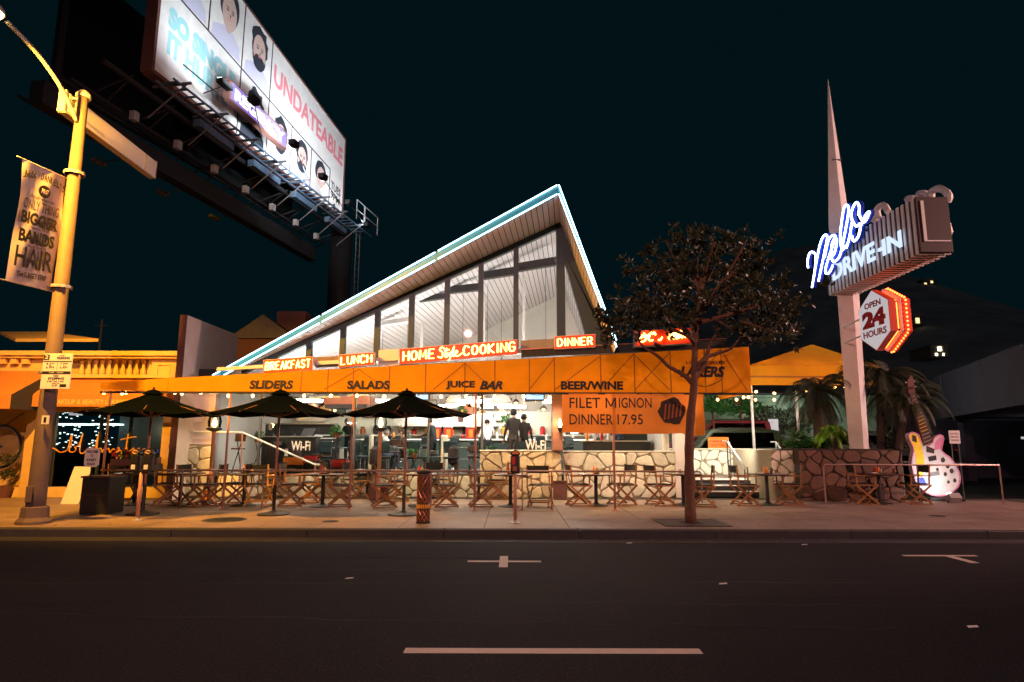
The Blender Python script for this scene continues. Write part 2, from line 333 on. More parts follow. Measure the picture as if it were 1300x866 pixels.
# painted marks
struct('centre_line_marking',MB().box((-.86,5.44,-.01),(1.53,5.56,.004)),'road_paint')
mk=MB().box((-.62,9.43,-.01),(.42,9.52,.004)); mk.box((-.17,9.05,-.01),(-.05,9.43,.004)); mk.box((-.17,9.52,-.01),(-.05,9.9,.004)); struct('parking_marking',mk,'road_paint')
mk=MB().box((5.9,10.0,-.01),(7.0,10.09,.004)); mk.box((6.5,9.45,-.01),(6.62,10.0,.004)); struct('parking_marking',mk,'road_paint')
for k,(a,b) in enumerate([((-7,7.9),(8,8.25)),((-5,6.6),(3.5,6.15)),((-10,9.0),(-1,8.8)),((0,7.1),(9.5,6.9))]):
    n=26; pts=[]
    for i in range(n+1):
        t=i/n; pts.append(V((a[0]+(b[0]-a[0])*t+random.uniform(-.04,.04),a[1]+(b[1]-a[1])*t+random.uniform(-.05,.05),.0)))
    mb=MB(); w0=[random.uniform(.008,.02) for _ in pts]
    mb.add([p+V((0,w,.003)) for p,w in zip(pts,w0)]+[p-V((0,w,-.003)) for p,w in zip(pts,w0)],[(i,i+n+1,i+n+2,i+1) for i in range(n)])
    struct('road_crack_seal',mb,'tar')
for k,(u,v,s) in enumerate([(285,660,.42),(1190,655,.16),(420,662,.16)]):
    p=atz(u,v,.15); t=thing('manhole_cover',['round iron manhole cover in the pavement beside the striped umbrella base','small round utility cap in the pavement before the guitar','small round utility cap in the pavement near the kerb, right of the big manhole'][k],'manhole cover',p)
    mb=MB().lathe([(s,-.01),(s,.004),(s*.93,.006),(s*.9,.003),(0.01,.003)],p,28); obj('lid',mb,'cast_iron',t)
    mb=MB()
    for j in range(-3,4): ww=math.sqrt(max(.01,.75-(j/4)**2))*s; mb.box((p.x-ww,p.y+j*s*.23-.01,p.z+.003),(p.x+ww,p.y+j*s*.23+.01,p.z+.008))
    obj('ribs',mb,'cast_iron',t)
for k,(x0,x1,y0,y1) in enumerate(((-9,-3.5,7.0,8.4),(2.2,4.6,7.3,9.0),(-2.5,1.0,9.7,10.9),(5.2,8.6,5.9,7.1),(-5.4,-1.9,3.6,4.6))):
    n_=14; P_=[(x0+(x1-x0)*i/n_,y0+random.uniform(-.05,.05)) for i in range(n_+1)]+[(x1-(x1-x0)*i/n_,y1+random.uniform(-.05,.05)) for i in range(n_+1)]
    struct('road_patch',MB().prism([(x,y,-.02) for x,y in P_],(0,0,.0225+.0003*k)),'old_asphalt')
gs=MB(); r9=random.Random(21)
for k in range(420):
    x=r9.uniform(-13,12); y=r9.uniform(11.95,15.2); s=r9.uniform(.008,.03); n0=len(gs.v); gs.v+=[V((x+s*math.cos(i*1.047)*r9.uniform(.7,1.3),y+s*math.sin(i*1.047),.1535)) for i in range(6)]; gs.f.append(tuple(range(n0,n0+6)))
setp(obj('gum_spots',gs,'joint_dirt'),'dark gum spots and grime scattered over the pavement slabs','stain',kind='stuff')
gs=MB()
for k in range(90):
    x=3.4+r9.gauss(0,1.5); y=r9.choice((r9.uniform(11.95,15),r9.uniform(11.3,11.68))); z=.156 if y>11.9 else .012; a=r9.uniform(0,6.28); c_=V((x,y,z)); d=V((math.cos(a),math.sin(a),0))*.05; e=V((-math.sin(a),math.cos(a),0))*.02; gs.add([c_,c_+d+e,c_+d*2+V((0,0,.008)),c_+d-e],[(0,1,2,3)])
setp(obj('fallen_leaves',gs,'leaf'),'dry fallen leaves scattered round the tree foot and gutter','leaves',kind='stuff')
# litter scraps on road
for k,(u,v) in enumerate([(795,690),(1018,692),(1048,683),(437,735),(913,742),(1230,797),(858,667)]):
    p=atz(u,v,.004 if v>675 else .152); mb=MB().add([p,p+V((.1,.01,.004)),p+V((.11,.05,.01)),p+V((.02,.06,.003))],[(0,1,2,3)])
    setp(obj('paper_scrap',mb,'paper'),['crumpled paper scrap in the gutter below the tree grate','paper scrap in the gutter left of the right-hand parking mark','long paper scrap beside the kerb below the stone planter','paper scrap lying in the road at left','paper scrap in the road middle below the tree','small paper scrap in the right road lane','paper scrap on the tree grate edge'][k],'litter',kind='thing')
# ================================================================== STREET LAMP (the lit lamp at the left of the picture) with its street-name box, banner and parking sign
b=V((-8.95,12.4,.15)); t=thing('street_lamp','tall concrete street lamp pole with glowing orange head at the kerb','street lamp',b)
mb=MB().tube([b,b+V((0,0,.6)),b+V((0,0,8.6))],[.175,.165,.105],10); obj('pole',mb,'pole_concrete',t,smooth=True)
obj('base_collar',MB().lathe([(.29,0),(.29,.05),(.235,.12),(.22,.3),(.2,.32)],b,12),'pole_concrete',t)
obj('access_cover',MB().bbox((b.x-.06,b.y-.225,.55),(b.x+.06,b.y-.19,.85),.01),'pole_concrete',t)
obj('pole_cap',MB().lathe([(.14,8.58),(.14,8.66),(.09,8.73),(.01,8.75)],b,10),'galv',t)
L0=V((-8.95,9.95,8.95))
obj('arm',MB().tube(smooth_path([b+V((0,-.1,8.0)),b+V((0,-.6,8.42)),b+V((0,-1.3,8.72)),L0+V((0,.35,.05))],5),.04,8),'galv',t,smooth=True)
hd=obj('lamp_head',MB().lathe([(.05,.16),(.15,.14),(.21,.05),(.21,0),(.19,0),(.18,.03),(.01,.08)],L0+V((0,0,-.02)),16),'galv',t,smooth=True)
obj('lamp_lens',MB().lathe([(.18,.0),(.17,-.06),(.1,-.12),(.01,-.14)],L0,14),'sodium',t,smooth=True)
lamp('sodium_light','SPOT',L0+V((0,.0,-.45)),9000,(1,.42,.03),.12,(.22,1,-.62),angle=112,parent=t)
# second street lamp, on the camera's side of the street (its pinkish light falls on poles, signs and banner)
for bb,lbl,en in ((V((21.5,12.4,.0)),'next street lamp along the same kerb, beyond the right picture edge',9000),(V((-3,-9.5,.0)),'street lamp on the near side of the street behind the camera',7000)):
    t2=thing('street_lamp',lbl,'street lamp',bb)
    obj('pole',MB().tube([bb,bb+V((0,0,9))],[.2,.12],10),'pole_concrete',t2); dy_=2.4 if bb.y<0 else -2.4; obj('arm',MB().tube([bb+V((0,0,8.9)),bb+V((0,dy_,9.4))],.04,8),'galv',t2)
    l1=bb+V((0,dy_*1.04,9.35)); obj('lamp_head',MB().lathe([(.05,.16),(.21,.05),(.21,0),(.19,0),(.01,.08)],l1,12),'galv',t2)
    obj('lamp_lens',MB().lathe([(.18,.0),(.1,-.1),(.01,-.12)],l1,12),'porch',t2)
    lamp('street_light','SPOT',l1+V((0,0,-.3)),en,(1,.50,.42),.15,(-.9,.50,-.36) if bb.y>0 else (.0,1,-.42),angle=80 if bb.y>0 else 96,parent=t2)
# street name box
t=thing('street_name_sign','long blank white box sign bolted across the top of the lamp pole','sign',(-8.95,13.4,8.2))
obj('sign_box',MB().bbox((-9.30,12.2,8.35),(-9.17,15.6,8.80),.012),'sign_white',t)
obj('rim',MB().box((-9.31,12.19,8.34),(-9.16,12.23,8.81)).box((-9.31,15.57,8.34),(-9.16,15.61,8.81)).box((-9.315,12.23,8.33),(-9.155,15.57,8.352)),'galv',t)
for y in (12.3,12.5,15.1): obj('bracket',MB().box((-9.16,y-.01,8.38),(-9.15,y+.01,8.78)),'galv',t)
for z in (8.45,8.7): obj('clamp_arm',MB().box((-9.16,12.36,z),(-8.95,12.4,z+.03)),'galv',t)
# banner: cloth in a plane square to the street, readable from the right
bx=-9.1; c=[atx(u,v,bx) for u,v in ((28,202),(84,226),(65,370),(6,356))]
t=thing('street_banner','white cloth advertising banner with black lettering hung from the lamp pole','banner',c[1])
n=10; mb=MB()
for i in range(n+1):
    for j in range(n+1):
        a=c[0].lerp(c[1],i/n); d=c[3].lerp(c[2],i/n); p=a.lerp(d,j/n); mb.v.append(p+V((.03*math.sin(i*1.1+j*.7)*(1-abs(j/n-.5)),(-.06)*math.sin(math.pi*j/n)*(1-i/n)*-1,0)))
mb.f=[(i*(n+1)+j,i*(n+1)+j+1,(i+1)*(n+1)+j+1,(i+1)*(n+1)+j) for i in range(n) for j in range(n)]
obj('cloth',mb,'banner_cloth',t,smooth=True)
for (p,q) in ((c[0],c[1]),(c[3],c[2])): obj('banner_rod',MB().tube([p+V((0,-.12,0)),q,V((-8.95,12.35,q.z+.12))],.012,6),'galv',t)
for z in (c[1].z+.1,c[2].z+.1): obj('clamp',MB().lathe([(.19,-.03),(.19,.03),(.17,.03),(.17,-.03)],(-8.95,12.4,z),10),'galv',t)
W2=(c[1]-c[0]).normalized(); D2=(c[3]-c[0]); Wd=(c[1]-c[0]).length
def ban(s,v0,v1,x0,x1,bold=.02,shear=0,m='black_ink'):
    x0,x1=.04+x0*.9,.04+x1*.9
    O=c[0]+D2*v1+(c[1]-c[0])*x0+V((.035,0,0)); ub=-D2.normalized(); txt(s,O,Wd*(x1-x0),D2.length*(v1-v0),W2,ub,m,t,bold=bold,shear=shear,ext=.003)
# curved top lettering: letter by letter
nm="JACK DANIEL'S"
for i,ch in enumerate(nm):
    if ch==' ': continue
    f=i/(len(nm)-1); lift=.035*(1-(2*f-1)**2)
    hh=.018 if ch=="'" else .062
    O=c[0]+D2*(.145-lift-(.04 if ch=="'" else 0))+(c[1]-c[0])*(.03+.88*f)+V((.035,0,0)); txt(ch,O,Wd*(.02 if ch=="'" or ch=='I' else .06),D2.length*hh,W2,-D2.normalized(),'black_ink',t,bold=.02)
pc=c[0]+D2*.20+(c[1]-c[0])*.52; mb=MB()
mb.prism([pc+W2*(.155*math.cos(a))+D2.normalized()*(.125*math.sin(a))+V((.03,0,0)) for a in [k*2*math.pi/24 for k in range(24)]],(.006,0,0)); obj('emblem_disc',mb,'black_ink',t)
txt('No7',pc+V((.045,0,0))-W2*.10+D2.normalized()*.05,.2,.1,W2,-D2.normalized(),'banner_cloth',t,bold=.03,shear=.3)
ban('Never when the',.255,.285,.22,.8,shear=.3,bold=0); ban('ONLY THING',.30,.385,.08,.95,bold=0); ban('BIGGER',.405,.51,.07,.97,bold=.04)
ban('THAN THE',.522,.54,.3,.75,bold=0); ban('BANDS',.555,.665,.08,.93,bold=.04); ban('WAS THEIR',.678,.695,.3,.75,bold=0); ban('HAIR',.70,.87,.06,.95,bold=.01); ban('The SUNSET STRIP',.905,.95,.15,.85)
# parking sign
pY=12.12; a=at(50,494,pY); d=at(93,449,pY); pw=d.x-a.x; ph=d.z-a.z
t=thing('parking_sign','pink-lit white parking and no stopping sign strapped to the lamp pole','sign',a)
obj('plate',MB().bbox((a.x,pY,a.z),(d.x,pY+.02,d.z),.008),'sign_white',t)
obj('strap',MB().lathe([(.215,-.02),(.215,.02),(.2,.02),(.2,-.02)],(-8.95,12.4,(a.z+d.z)/2),10).box((a.x+.3,pY+.02,(a.z+d.z)/2-.03),(a.x+.36,12.25,(a.z+d.z)/2+.03)),'galv',t)
FX,FU=V((1,0,0)),V((0,0,1))
def ps(s,x0,x1,y0,y1,m='black_ink',**k): txt(s,(a.x+pw*x0,pY-.001,a.z+ph*y0),pw*(x1-x0),ph*(y1-y0),FX,FU,m,t,ext=.003,**k)
obj('print',MB().box((a.x+pw*.02,pY-.003,a.z+ph*.82),(a.x+pw*.22,pY,a.z+ph*.97)).box((a.x+pw*.02,pY-.003,a.z+ph*.765),(a.x+pw*.98,pY,a.z+ph*.79)).box((a.x+pw*.02,pY-.003,a.z+ph*.42),(a.x+pw*.98,pY,a.z+ph*.5)).box((a.x+pw*.5,pY-.003,a.z+ph*.55),(a.x+pw*.51,pY,a.z+ph*.76)).box((a.x+pw*.66,pY-.003,a.z+ph*.06),(a.x+pw*.88,pY,a.z+ph*.14)),'black_ink',t)
ps('2',.06,.18,.85,.95,'sign_white',bold=.02)
ps('HOUR',.55,.72,.93,.965); ps('PARKING',.48,.9,.84,.91,bold=.03); ps('8 AM',.14,.4,.69,.74); ps('TO',.22,.3,.65,.67); ps('6 PM',.14,.4,.58,.64); ps('7 PM',.6,.85,.69,.74); ps('TO',.7,.78,.65,.67); ps('6 AM',.6,.85,.58,.64)
ps('TOW - AWAY',.25,.75,.44,.48,'sign_white'); ps('NO',.42,.58,.35,.395,bold=.03); ps('STOPPING',.25,.78,.26,.33,bold=.03); ps('4 PM TO 7 PM',.22,.78,.19,.235); ps('MON - FRI',.4,.64,.145,.17); ps('NO',.4,.48,.08,.12); ps('P',.52,.58,.06,.13)
p=at(57,533,12.17); t=thing('pole_sticker','small white sticker with a black figure on the lamp pole','sticker',p)
obj('sticker',MB().box((p.x-.07,12.18,p.z-.08),(p.x+.07,12.195,p.z+.08)),'sign_white',t); obj('figure',MB().box((p.x-.03,12.175,p.z-.05),(p.x+.02,12.18,p.z+.05)),'black_ink',t)

# ================================================================== BILLBOARD
BN=V((-12.03,19.77,14.0)); BF=V((-9.45,33.85,14.0)); BD=(BF-BN).normalized(); BO=V((BD.y,-BD.x,0)); UP=V((0,0,1)); BL=14.36
def bp(s,z,o=0): return BN+BD*s+UP*z+BO*o
tt=lambda s:6.36-.128*s        # height of the poster's upper edge
t=thing('billboard','huge floodlit white billboard on a dark steel frame high above the restaurant','billboard',bp(7,-1,-1))
obj('poster_panel',MB().prism([bp(0,0),bp(BL,0),bp(BL,tt(BL)),bp(0,tt(0))],-BO*.25),'white_paint',t)
fr=MB()
for (s0,z0,s1,z1) in ((-.12,-.1,0,6.5),(BL,-.1,BL+.1,tt(BL)+.1)): fr.prism([bp(s0,z0,.04),bp(s1,z0,.04),bp(s1,z1,.04),bp(s0,z1,.04)],-BO*.45)
fr.prism([bp(0,-.14,.04),bp(BL,-.14,.04),bp(BL,0,.04),bp(0,0,.04)],-BO*.45); fr.prism([bp(0,tt(0),.04),bp(BL,tt(BL),.04),bp(BL,tt(BL)+.08,.04),bp(0,tt(0)+.08,.04)],-BO*.45)
obj('frame',fr,'brown_wall',t)
hl=lambda s:3.385-.1015*s
def gridline(pts,wd=.035):
    (s0,z0),(s1,z1)=pts; d=V((s1-s0,z1-z0)).normalized(); nx,nz=-d.y*wd,d.x*wd
    return MB().prism([bp(s0+nx,z0+nz,.0),bp(s1+nx,z1+nz,.0),bp(s1-nx,z1-nz,.0),bp(s0-nx,z0-nz,.0)],BO*.006)
for g in (((0,hl(0)),(12.78,hl(12.78))),((2.48,hl(2.48)),(2.48,tt(2.48))),((4.64,.05),(4.64,tt(4.64))),((6.77,.05),(6.77,tt(6.77))),((8.77,.05),(8.77,hl(8.77))),((10.72,.05),(10.72,hl(10.72))),((12.78,.05),(12.78,hl(12.78)))):
    obj('grid_line',gridline(g),'black_ink',t)
SU=(BD-UP*.10).normalized()
mat('cyan_print',(.32,.62,.68),.6); mat('pink_print',(.78,.25,.3),.6); mat('skin_print',(.62,.45,.40),.6); mat('shirt_print',(.58,.58,.74),.6); mat('hair_print',(.03,.035,.05),.6); mat('hair_print_orange',(.5,.2,.08),.6)
def bt(s,s0,s1,z0,z1,m,slope=-.09,**k): X=(BD+UP*slope).normalized(); txt(s,bp(s0,z0,.0),s1-s0,z1-z0,X,UP,m,t,name='poster_lettering',ext=.006,**k)
bt('SO SINGLE',.45,4.35,1.93,2.75,'cyan_print',bold=.07); bt('IT HURTS',.5,3.95,.92,1.82,'cyan_print',slope=-.06,bold=.05)
bt('UNDATEABLE',7.0,14.2,3.62,4.62,'pink_print',slope=-.112,bold=.03); bt('TUES',12.95,14.1,1.12,1.55,'black_ink',bold=.02); bt('9PM',12.95,14.05,.6,1.0,'black_ink',bold=.02); bt('4',13.1,13.6,.05,.45,'black_ink',bold=.02)
rnd=random.Random(4)
def blob(s,z,rs,rz,m,o,nm,jag=0,n=22):
    pts=[]
    for k in range(n):
        a=2*math.pi*k/n; r=1+(rnd.uniform(-jag,jag)); pts.append(bp(s+rs*math.cos(a)*r,z+rz*math.sin(a)*r,o))
    obj(nm,MB().prism(pts,BO*.003),m,t)
# generic printed portraits (head, hair, shirt) in the poster's cells
for (s0,s1,z0,z1,hairm,jag,beard,sh) in ((.5,2.44,hl(1.5)+.05,5.9,'hair_print_orange',.12,0,1),(2.52,4.6,hl(3.6)+.05,5.9,'hair_print',.03,0,1),(4.68,6.73,hl(5.7)+.05,5.6,'hair_print',.14,1,1),(4.68,6.73,.1,hl(5.7)-.12,'hair_print',.14,0,2),(6.81,8.73,.1,hl(7.8)-.1,'hair_print',.1,1,1),(8.81,10.68,.1,hl(9.8)-.1,'hair_print',.03,1,1),(10.76,12.7,.1,hl(11.7)-.1,'hair_print',.12,0,0)):
    cs=(s0+s1)/2+.1; wz=z1-z0; hw=(s1-s0)
    shm=['white_paint','shirt_print','hair_print'][sh]
    obj('printed_shirt',MB().prism([bp(s0+.12,z0,.001),bp(s1-.1,z0,.001),bp(s1-.2,z0+wz*.2,.001),bp(cs+.25,z0+wz*.33,.001),bp(cs-.25,z0+wz*.33,.001),bp(s0+.2,z0+wz*.22,.001)],BO*.003),shm,t)
    blob(cs-.02,z0+wz*.67,hw*.30,wz*.31,hairm,.005,'printed_hair',jag); blob(cs-.02,z0+wz*.40,hw*.09,wz*.14,'skin_print',.007,'printed_neck',0)
    if beard: blob(cs-.02,z0+wz*.43,hw*.24,wz*.19,hairm,.009,'printed_beard',.05)
    blob(cs-.02,z0+wz*.56,hw*.225,wz*.27,'skin_print',.013 if not beard else .011,'printed_face',.02)
    if beard: blob(cs,z0+wz*.38,hw*.19,wz*.12,hairm,.016,'printed_beard',.08)
    for e in(-1,1): blob(cs+e*hw*.08,z0+wz*.59,.09,.035,'hair_print',.018,'printed_eye',0,8); blob(cs+e*hw*.08,z0+wz*.63,.12,.025,'hair_print',.018,'printed_brow',0,8)
    blob(cs,z0+wz*.47,.12,.03,'pink_print',.019,'printed_mouth',0,8); blob(cs+.03,z0+wz*.53,.035,.08,'brown_wall',.018,'printed_nose',0,8)
# catwalk below and in front of the poster
ck=MB()
for k in range(34):
    s=.2+k*.47
    if s<2 or s>2: ck.obox(bp(s,-.42,.45),BD*.05,BO*.32,UP*.015)
obj('catwalk_grating',ck,'blue_steel',t)
for o in (.12,.8): obj('catwalk_rail',MB().tube([bp(0,-.42,o),bp(16.8,-.42,o)],.04,6),'blue_steel',t)
for k in range(8): s=.4+k*2.05; obj('bracket',MB().tube([bp(s,-.38,-.3),bp(s,-.38,1.15)],.05,6).tube([bp(s,-1.5,-.4),bp(s,-.4,1.0)],.03,6),'mid_steel',t)
hr=MB().tube([bp(0,.05,1.12),bp(2.2,.05,1.12)],.025,6); obj('handrail',hr,'black_metal',t)
for (s0,s1) in ((13.9,14.9),(15.0,16.8)): obj('handrail',MB().tube([bp(s0,-.35,1.1),bp(s0,.75,1.1),bp(s1,.75,1.1),bp(s1,-.35,1.1)],.028,6).tube([bp(s0,.2,1.1),bp(s1,.2,1.1)],.02,6),'galv',t)
# understructure
for (o,z,r_) in ((-.5,-.55,.10),(-1.6,-1.05,.06),(-2.9,-1.5,.16),(-2.2,-.9,.05),(-3.5,-1.45,.05)): obj('truss_chord',MB().tube([bp(-1.5,z,o),bp(15.8,z,o)],r_,8),'mid_steel' if r_>.1 else 'dark_steel',t)
obj('main_beam',MB().prism([bp(-2,-2.1,-2.0),bp(15.5,-2.1,-2.0),bp(15.5,-1.35,-2.0),bp(-2,-1.35,-2.0)],-BO*.5),'dark_steel',t)
for k in range(9):
    s=-.5+k*1.95; obj('cross_brace',MB().tube([bp(s,-.5,-.3),bp(s+.9,-1.5,-2.9)],.035,5).tube([bp(s,-1.5,-3.5),bp(s,-.5,-.3)],.04,5),'dark_steel',t)
for k in range(4): s=2.4+k*3.5; obj('ballast_box',MB().prism([bp(s,-.78,.05),bp(s+2.1,-.78,.05),bp(s+2.1,-.5,.05),bp(s,-.5,.05)],-BO*.3),'blue_steel',t)
for k in range(7): s=.7+k*2.2; obj('junction_box',MB().obox(bp(s,-1.2,-1.2),BD*.12,BO*.1,UP*.16),'galv',t)
# rear sign face (dark, other side)
obj('rear_panel',MB().prism([bp(0,-.1,-3.9),bp(BL,-.1,-3.0),bp(BL,4.5,-3.0),bp(0,4.9,-3.9)],-BO*.2),'dark_steel',t)
for (s,z,o) in ((3.0,-1.55,-4.7),(6.2,-1.55,-4.5),(9.4,-1.55,-4.2)):
    f=obj('rear_floodlight',MB().obox(bp(s,z,o),BD*.28,BO*.12,UP*.07),'galv',t); obj('arm',MB().tube([bp(s,z-.02,o),bp(s,-1.5,-2.9)],.025,5),'mid_steel',f)
# floodlights on arms in front of the poster
for k,(u,v,s) in enumerate([(322,128,4.9),(373,183,8.6),(410,225,12.2),(443,258,15.0),(466,286,16.6)]):
    base=bp(s-.2 if k<3 else s,-.35,1.15); o=2.6 if k<3 else 1.5; head=hit(u,v,bp(0,0,o),BO) 
    f=obj('floodlight',MB().obox(head,BD*.2,BO*.13,UP*.09),'black_metal',t); obj('visor',MB().obox(head+UP*.1,BD*.21,BO*.15,UP*.012),'black_metal',f); obj('lens',MB().obox(head+UP*.02-BO*.135,BD*.17,BO*.004,UP*.06),'cool_panel',f)
    lamp('flood','AREA',head-BO*.16,(130,480,640,60,40)[k],(.86,.94,1),.35,(bp(s+(-2 if k==0 else 0),4.6,0)-head),.3,angle=125,parent=f)
    obj('arm',MB().tube([base,base+(head-base)*.9],.02,5),'mid_steel',f)
for s in (1.1,):
    f=obj('floodlight',MB().obox(bp(s,-.1,1.9),BD*.3,BO*.12,UP*.08),'black_metal',t); obj('lens',MB().obox(bp(s,-.0,1.87),BD*.27,BO*.09,UP*.01),'cool_panel',f); obj('arm',MB().tube([bp(s,-.35,1.1),bp(s,-.15,1.85)],.02,5),'mid_steel',f)
    lamp('flood','AREA',bp(s,-.2,2.5),105,(.86,.94,1),.4,(bp(s+.6,4.4,0)-bp(s,.05,1.85)),.3,angle=130,parent=f)
# REGENCY box
t3=thing('lit_name_box','purple glowing box sign with white lettering on the billboard catwalk','sign',bp(4.3,.2,1.2))
obj('box',MB().prism([bp(2.24,.08,1.02),bp(6.3,.0,1.02),bp(6.3,.78,1.02),bp(2.24,.86,1.02)],BO*.25),'brown_wall',t3)
obj('lit_face',MB().prism([bp(2.36,.14,1.272),bp(6.22,.06,1.272),bp(6.22,.72,1.272),bp(2.36,.8,1.272)],BO*.01),'purple_sign',t3)
txt('REGENCY',bp(2.55,.22,1.283),3.5,.46,BD-UP*.02,UP,'sign_letter',t3,ext=.01,bold=.05)
# steel column with ladder cage at the far end
cb=bp(15.9,0,-.7); 
obj('column',MB().tube([V((cb.x,cb.y,0)),V((cb.x,cb.y,13.6))],.62,16),'dark_steel',t,smooth=True)
ld=MB(); lx=cb+BO*.9+BD*.3
for s in(-.25,.25): ld.tube([V((lx.x,lx.y,6))+BD*s,V((lx.x,lx.y,13.8))+BD*s],.03,5)
for k in range(20): z=6.2+k*.38; ld.tube([V((lx.x,lx.y,z))-BD*.25,V((lx.x,lx.y,z))+BD*.25],.015,4)
obj('ladder',ld,'mid_steel',t)

# ================================================================== BUILDING AT LEFT (shops)
LY=18.3
def lx_(u,v=600,Y=LY): return at(u,v,Y).x
t=thing('shop_building','low peach stucco shop building with a balustrade along its roof','shop building',(-14,LY,0))
xr=lx_(232,440); zt=at(150,447,LY).z; zc=at(150,476,LY).z; za=at(150,521,LY).z
wl=MB(); wl.box((-30,LY+.3,zc-.5),(xr,LY+8,zt-.35)); obj('wall',wl,'plaster_peach',t)
# front wall pieces round the openings
x_a=lx_(34,560); x_b=lx_(62,560); x_c=lx_(205,580); x_d=xr
obj('wall',MB().box((-30,LY,.1),(-17.8,LY+.3,zc)),'plaster_peach',t)
obj('pier',MB().box((x_a,LY-.08,.1),(x_b,LY+.3,zc)),'plaster_peach',t); obj('pier',MB().box((x_c,LY-.08,.1),(x_d,LY+.3,zc)),'plaster_peach',t)
obj('lintel',MB().box((-30,LY-.02,za-.05),(x_d-.002,LY+.3,zc)),'plaster_peach',t)
obj('stall_riser',MB().box((x_b+.002,LY-.05,.1),(x_c-.002,LY+.3,.42)),'plaster_trim',t); obj('stall_riser',MB().box((-17.8,LY-.05,.1),(x_a-.002,LY+.3,.42)),'plaster_trim',t)
for (z0,z1,o) in ((zt-.13,zt,.26),(zt-.2,zt-.132,.18),(zt-.92,zt-.86,.12),(zc-.1,zc+.0,.16)): obj('cornice',MB().box((-30,LY-o,z0),(xr-.003,LY+.3,z1)),'plaster_trim',t)
obj('parapet_panel',MB().box((-30,LY+.05,zt-.86),(-12.9,LY+.3,zt-.2)),'plaster_trim',t)
xb0=lx_(97,460); xb1=lx_(193,460)
obj('parapet_panel',MB().box((xb1,LY+.0,zt-.86),(xr-.003,LY+.3,zt-.2)).box((xb1+.15,LY-.03,zt-.7),(xr-.3,LY,zt-.66)).box((xb1+.15,LY-.03,zt-.38),(xr-.3,LY,zt-.34)).box((xb1+.15,LY-.03,zt-.66),(xb1+.2,LY,zt-.38)).box((xr-.35,LY-.03,zt-.66),(xr-.3,LY,zt-.38)),'plaster_trim',t)
obj('balustrade_back',MB().box((-13,LY+.28,zt-.86),(xb1,LY+.3,zt-.2)),'plaster_peach',t)
nb=11
for k in range(nb):
    x=xb0+(k+.5)*(xb1-xb0)/nb; z=zt-.86
    obj('baluster',MB().lathe([(.07,0),(.07,.05),(.04,.08),(.075,.2),(.085,.3),(.05,.42),(.035,.5),(.06,.58),(.07,.61),(.07,.66)],(x,LY+.12,z),10),'plaster_trim',t,smooth=True)
for k in range(14):   # moulding dentils on the far-left parapet
    x=-18.3+k*.33; obj('dentil',MB().box((x,LY-.12,zt-.36),(x+.18,LY+.0,zt-.205)),'plaster_trim',t)
obj('roof_slope',MB().prism([at(20,430,LY+2),at(125,430,LY+2),at(60,421,LY+5),at(0,421,LY+5)],(0,0,-.1)),'plaster_trim',t)
# far-left window bay with wheel, and the blushington shop window
gw=obj('shop_window',MB().box((x_b+.05,LY+.12,.42),(x_c-.05,LY+.14,za-.06)),'glass',t)
xm=[x_b+.02,lx_(122,560),lx_(160,560),x_c-.07]
for x in xm: obj('mullion',MB().box((x,LY+.08,.425),(x+.06,LY+.16,za-.055)),'mullion',gw)
rm=MB().box((x_b,LY+3.2,.2),(x_c,LY+3.3,za)).box((x_b,LY+.3,.2),(x_c,LY+3.2,.3)); obj('shop_room',rm,'mullion',t)
for (u0,u1) in ((70,118),(126,155)):
    a=at(u0,540,LY+3); d=at(u1,540,LY+3)
    obj('lit_shelf',MB().box((a.x,LY+2.6,a.z-.0),(d.x,LY+3.1,a.z+.05)),'dark_shelf_light',t)
    rr=random.Random(int(u0)); mb=MB()
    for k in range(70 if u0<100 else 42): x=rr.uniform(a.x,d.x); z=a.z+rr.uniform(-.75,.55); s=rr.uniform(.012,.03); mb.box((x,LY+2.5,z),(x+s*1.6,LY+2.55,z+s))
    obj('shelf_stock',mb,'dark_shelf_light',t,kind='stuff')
for (u0,u1) in ((87,101),(112,124)): a=at(u0,527,LY+2.5); d=at(u1,517,LY+2.5); obj('lamp_shade',MB().prism([a,V((d.x,a.y,a.z)),V((d.x-.05,a.y,d.z)),V((a.x+.05,a.y,d.z))],(0,.2,0)),'hours_face',t)
lamp('shop_light','POINT',(lx_(100),LY+2,2.1),25,(1,.8,.5),.2,parent=t)
# script sign over the window
pz=lambda pts,Y:[at(63+x/6.664,520+y/6.664,Y) for x,y in pts]
sc1=[[(0,325),(40,330),(90,362),(150,340),(175,250),(190,215),(180,300),(165,350),(200,360),(225,335),(210,320),(250,300),(282,200),(265,280),(255,360),(285,370),(310,340)],
[(318,330),(330,360),(352,335),(360,320),(368,350)],[(385,350),(405,240),(412,215),(400,330),(395,365),(420,330),(440,335),(445,365),(460,335),(470,365),(480,340),(500,330),(508,365),(530,340),(545,330),(560,365),(590,330),(575,325),(570,360),(600,345),(610,380),(590,440),(560,440),(575,400),(640,350)],
[(640,350),(655,280),(665,205),(650,300),(660,355),(700,335),(715,325),(705,360),(735,340),(760,325),(750,360),(790,340),(810,330)],[(600,255),(700,235),(735,232)]]
ts=thing('script_sign','handwriting-style lit script sign across the dark shop window at left','sign',at(120,580,LY-.15))
sx=[[(x*1.0,y) for x,y in st] for st in sc1]
for st in sx: obj('script_stroke',MB().tube(smooth_path(pz([(x-0,y) for x,y in st],LY-.12),3),.017,5),'wood_yellow',ts)
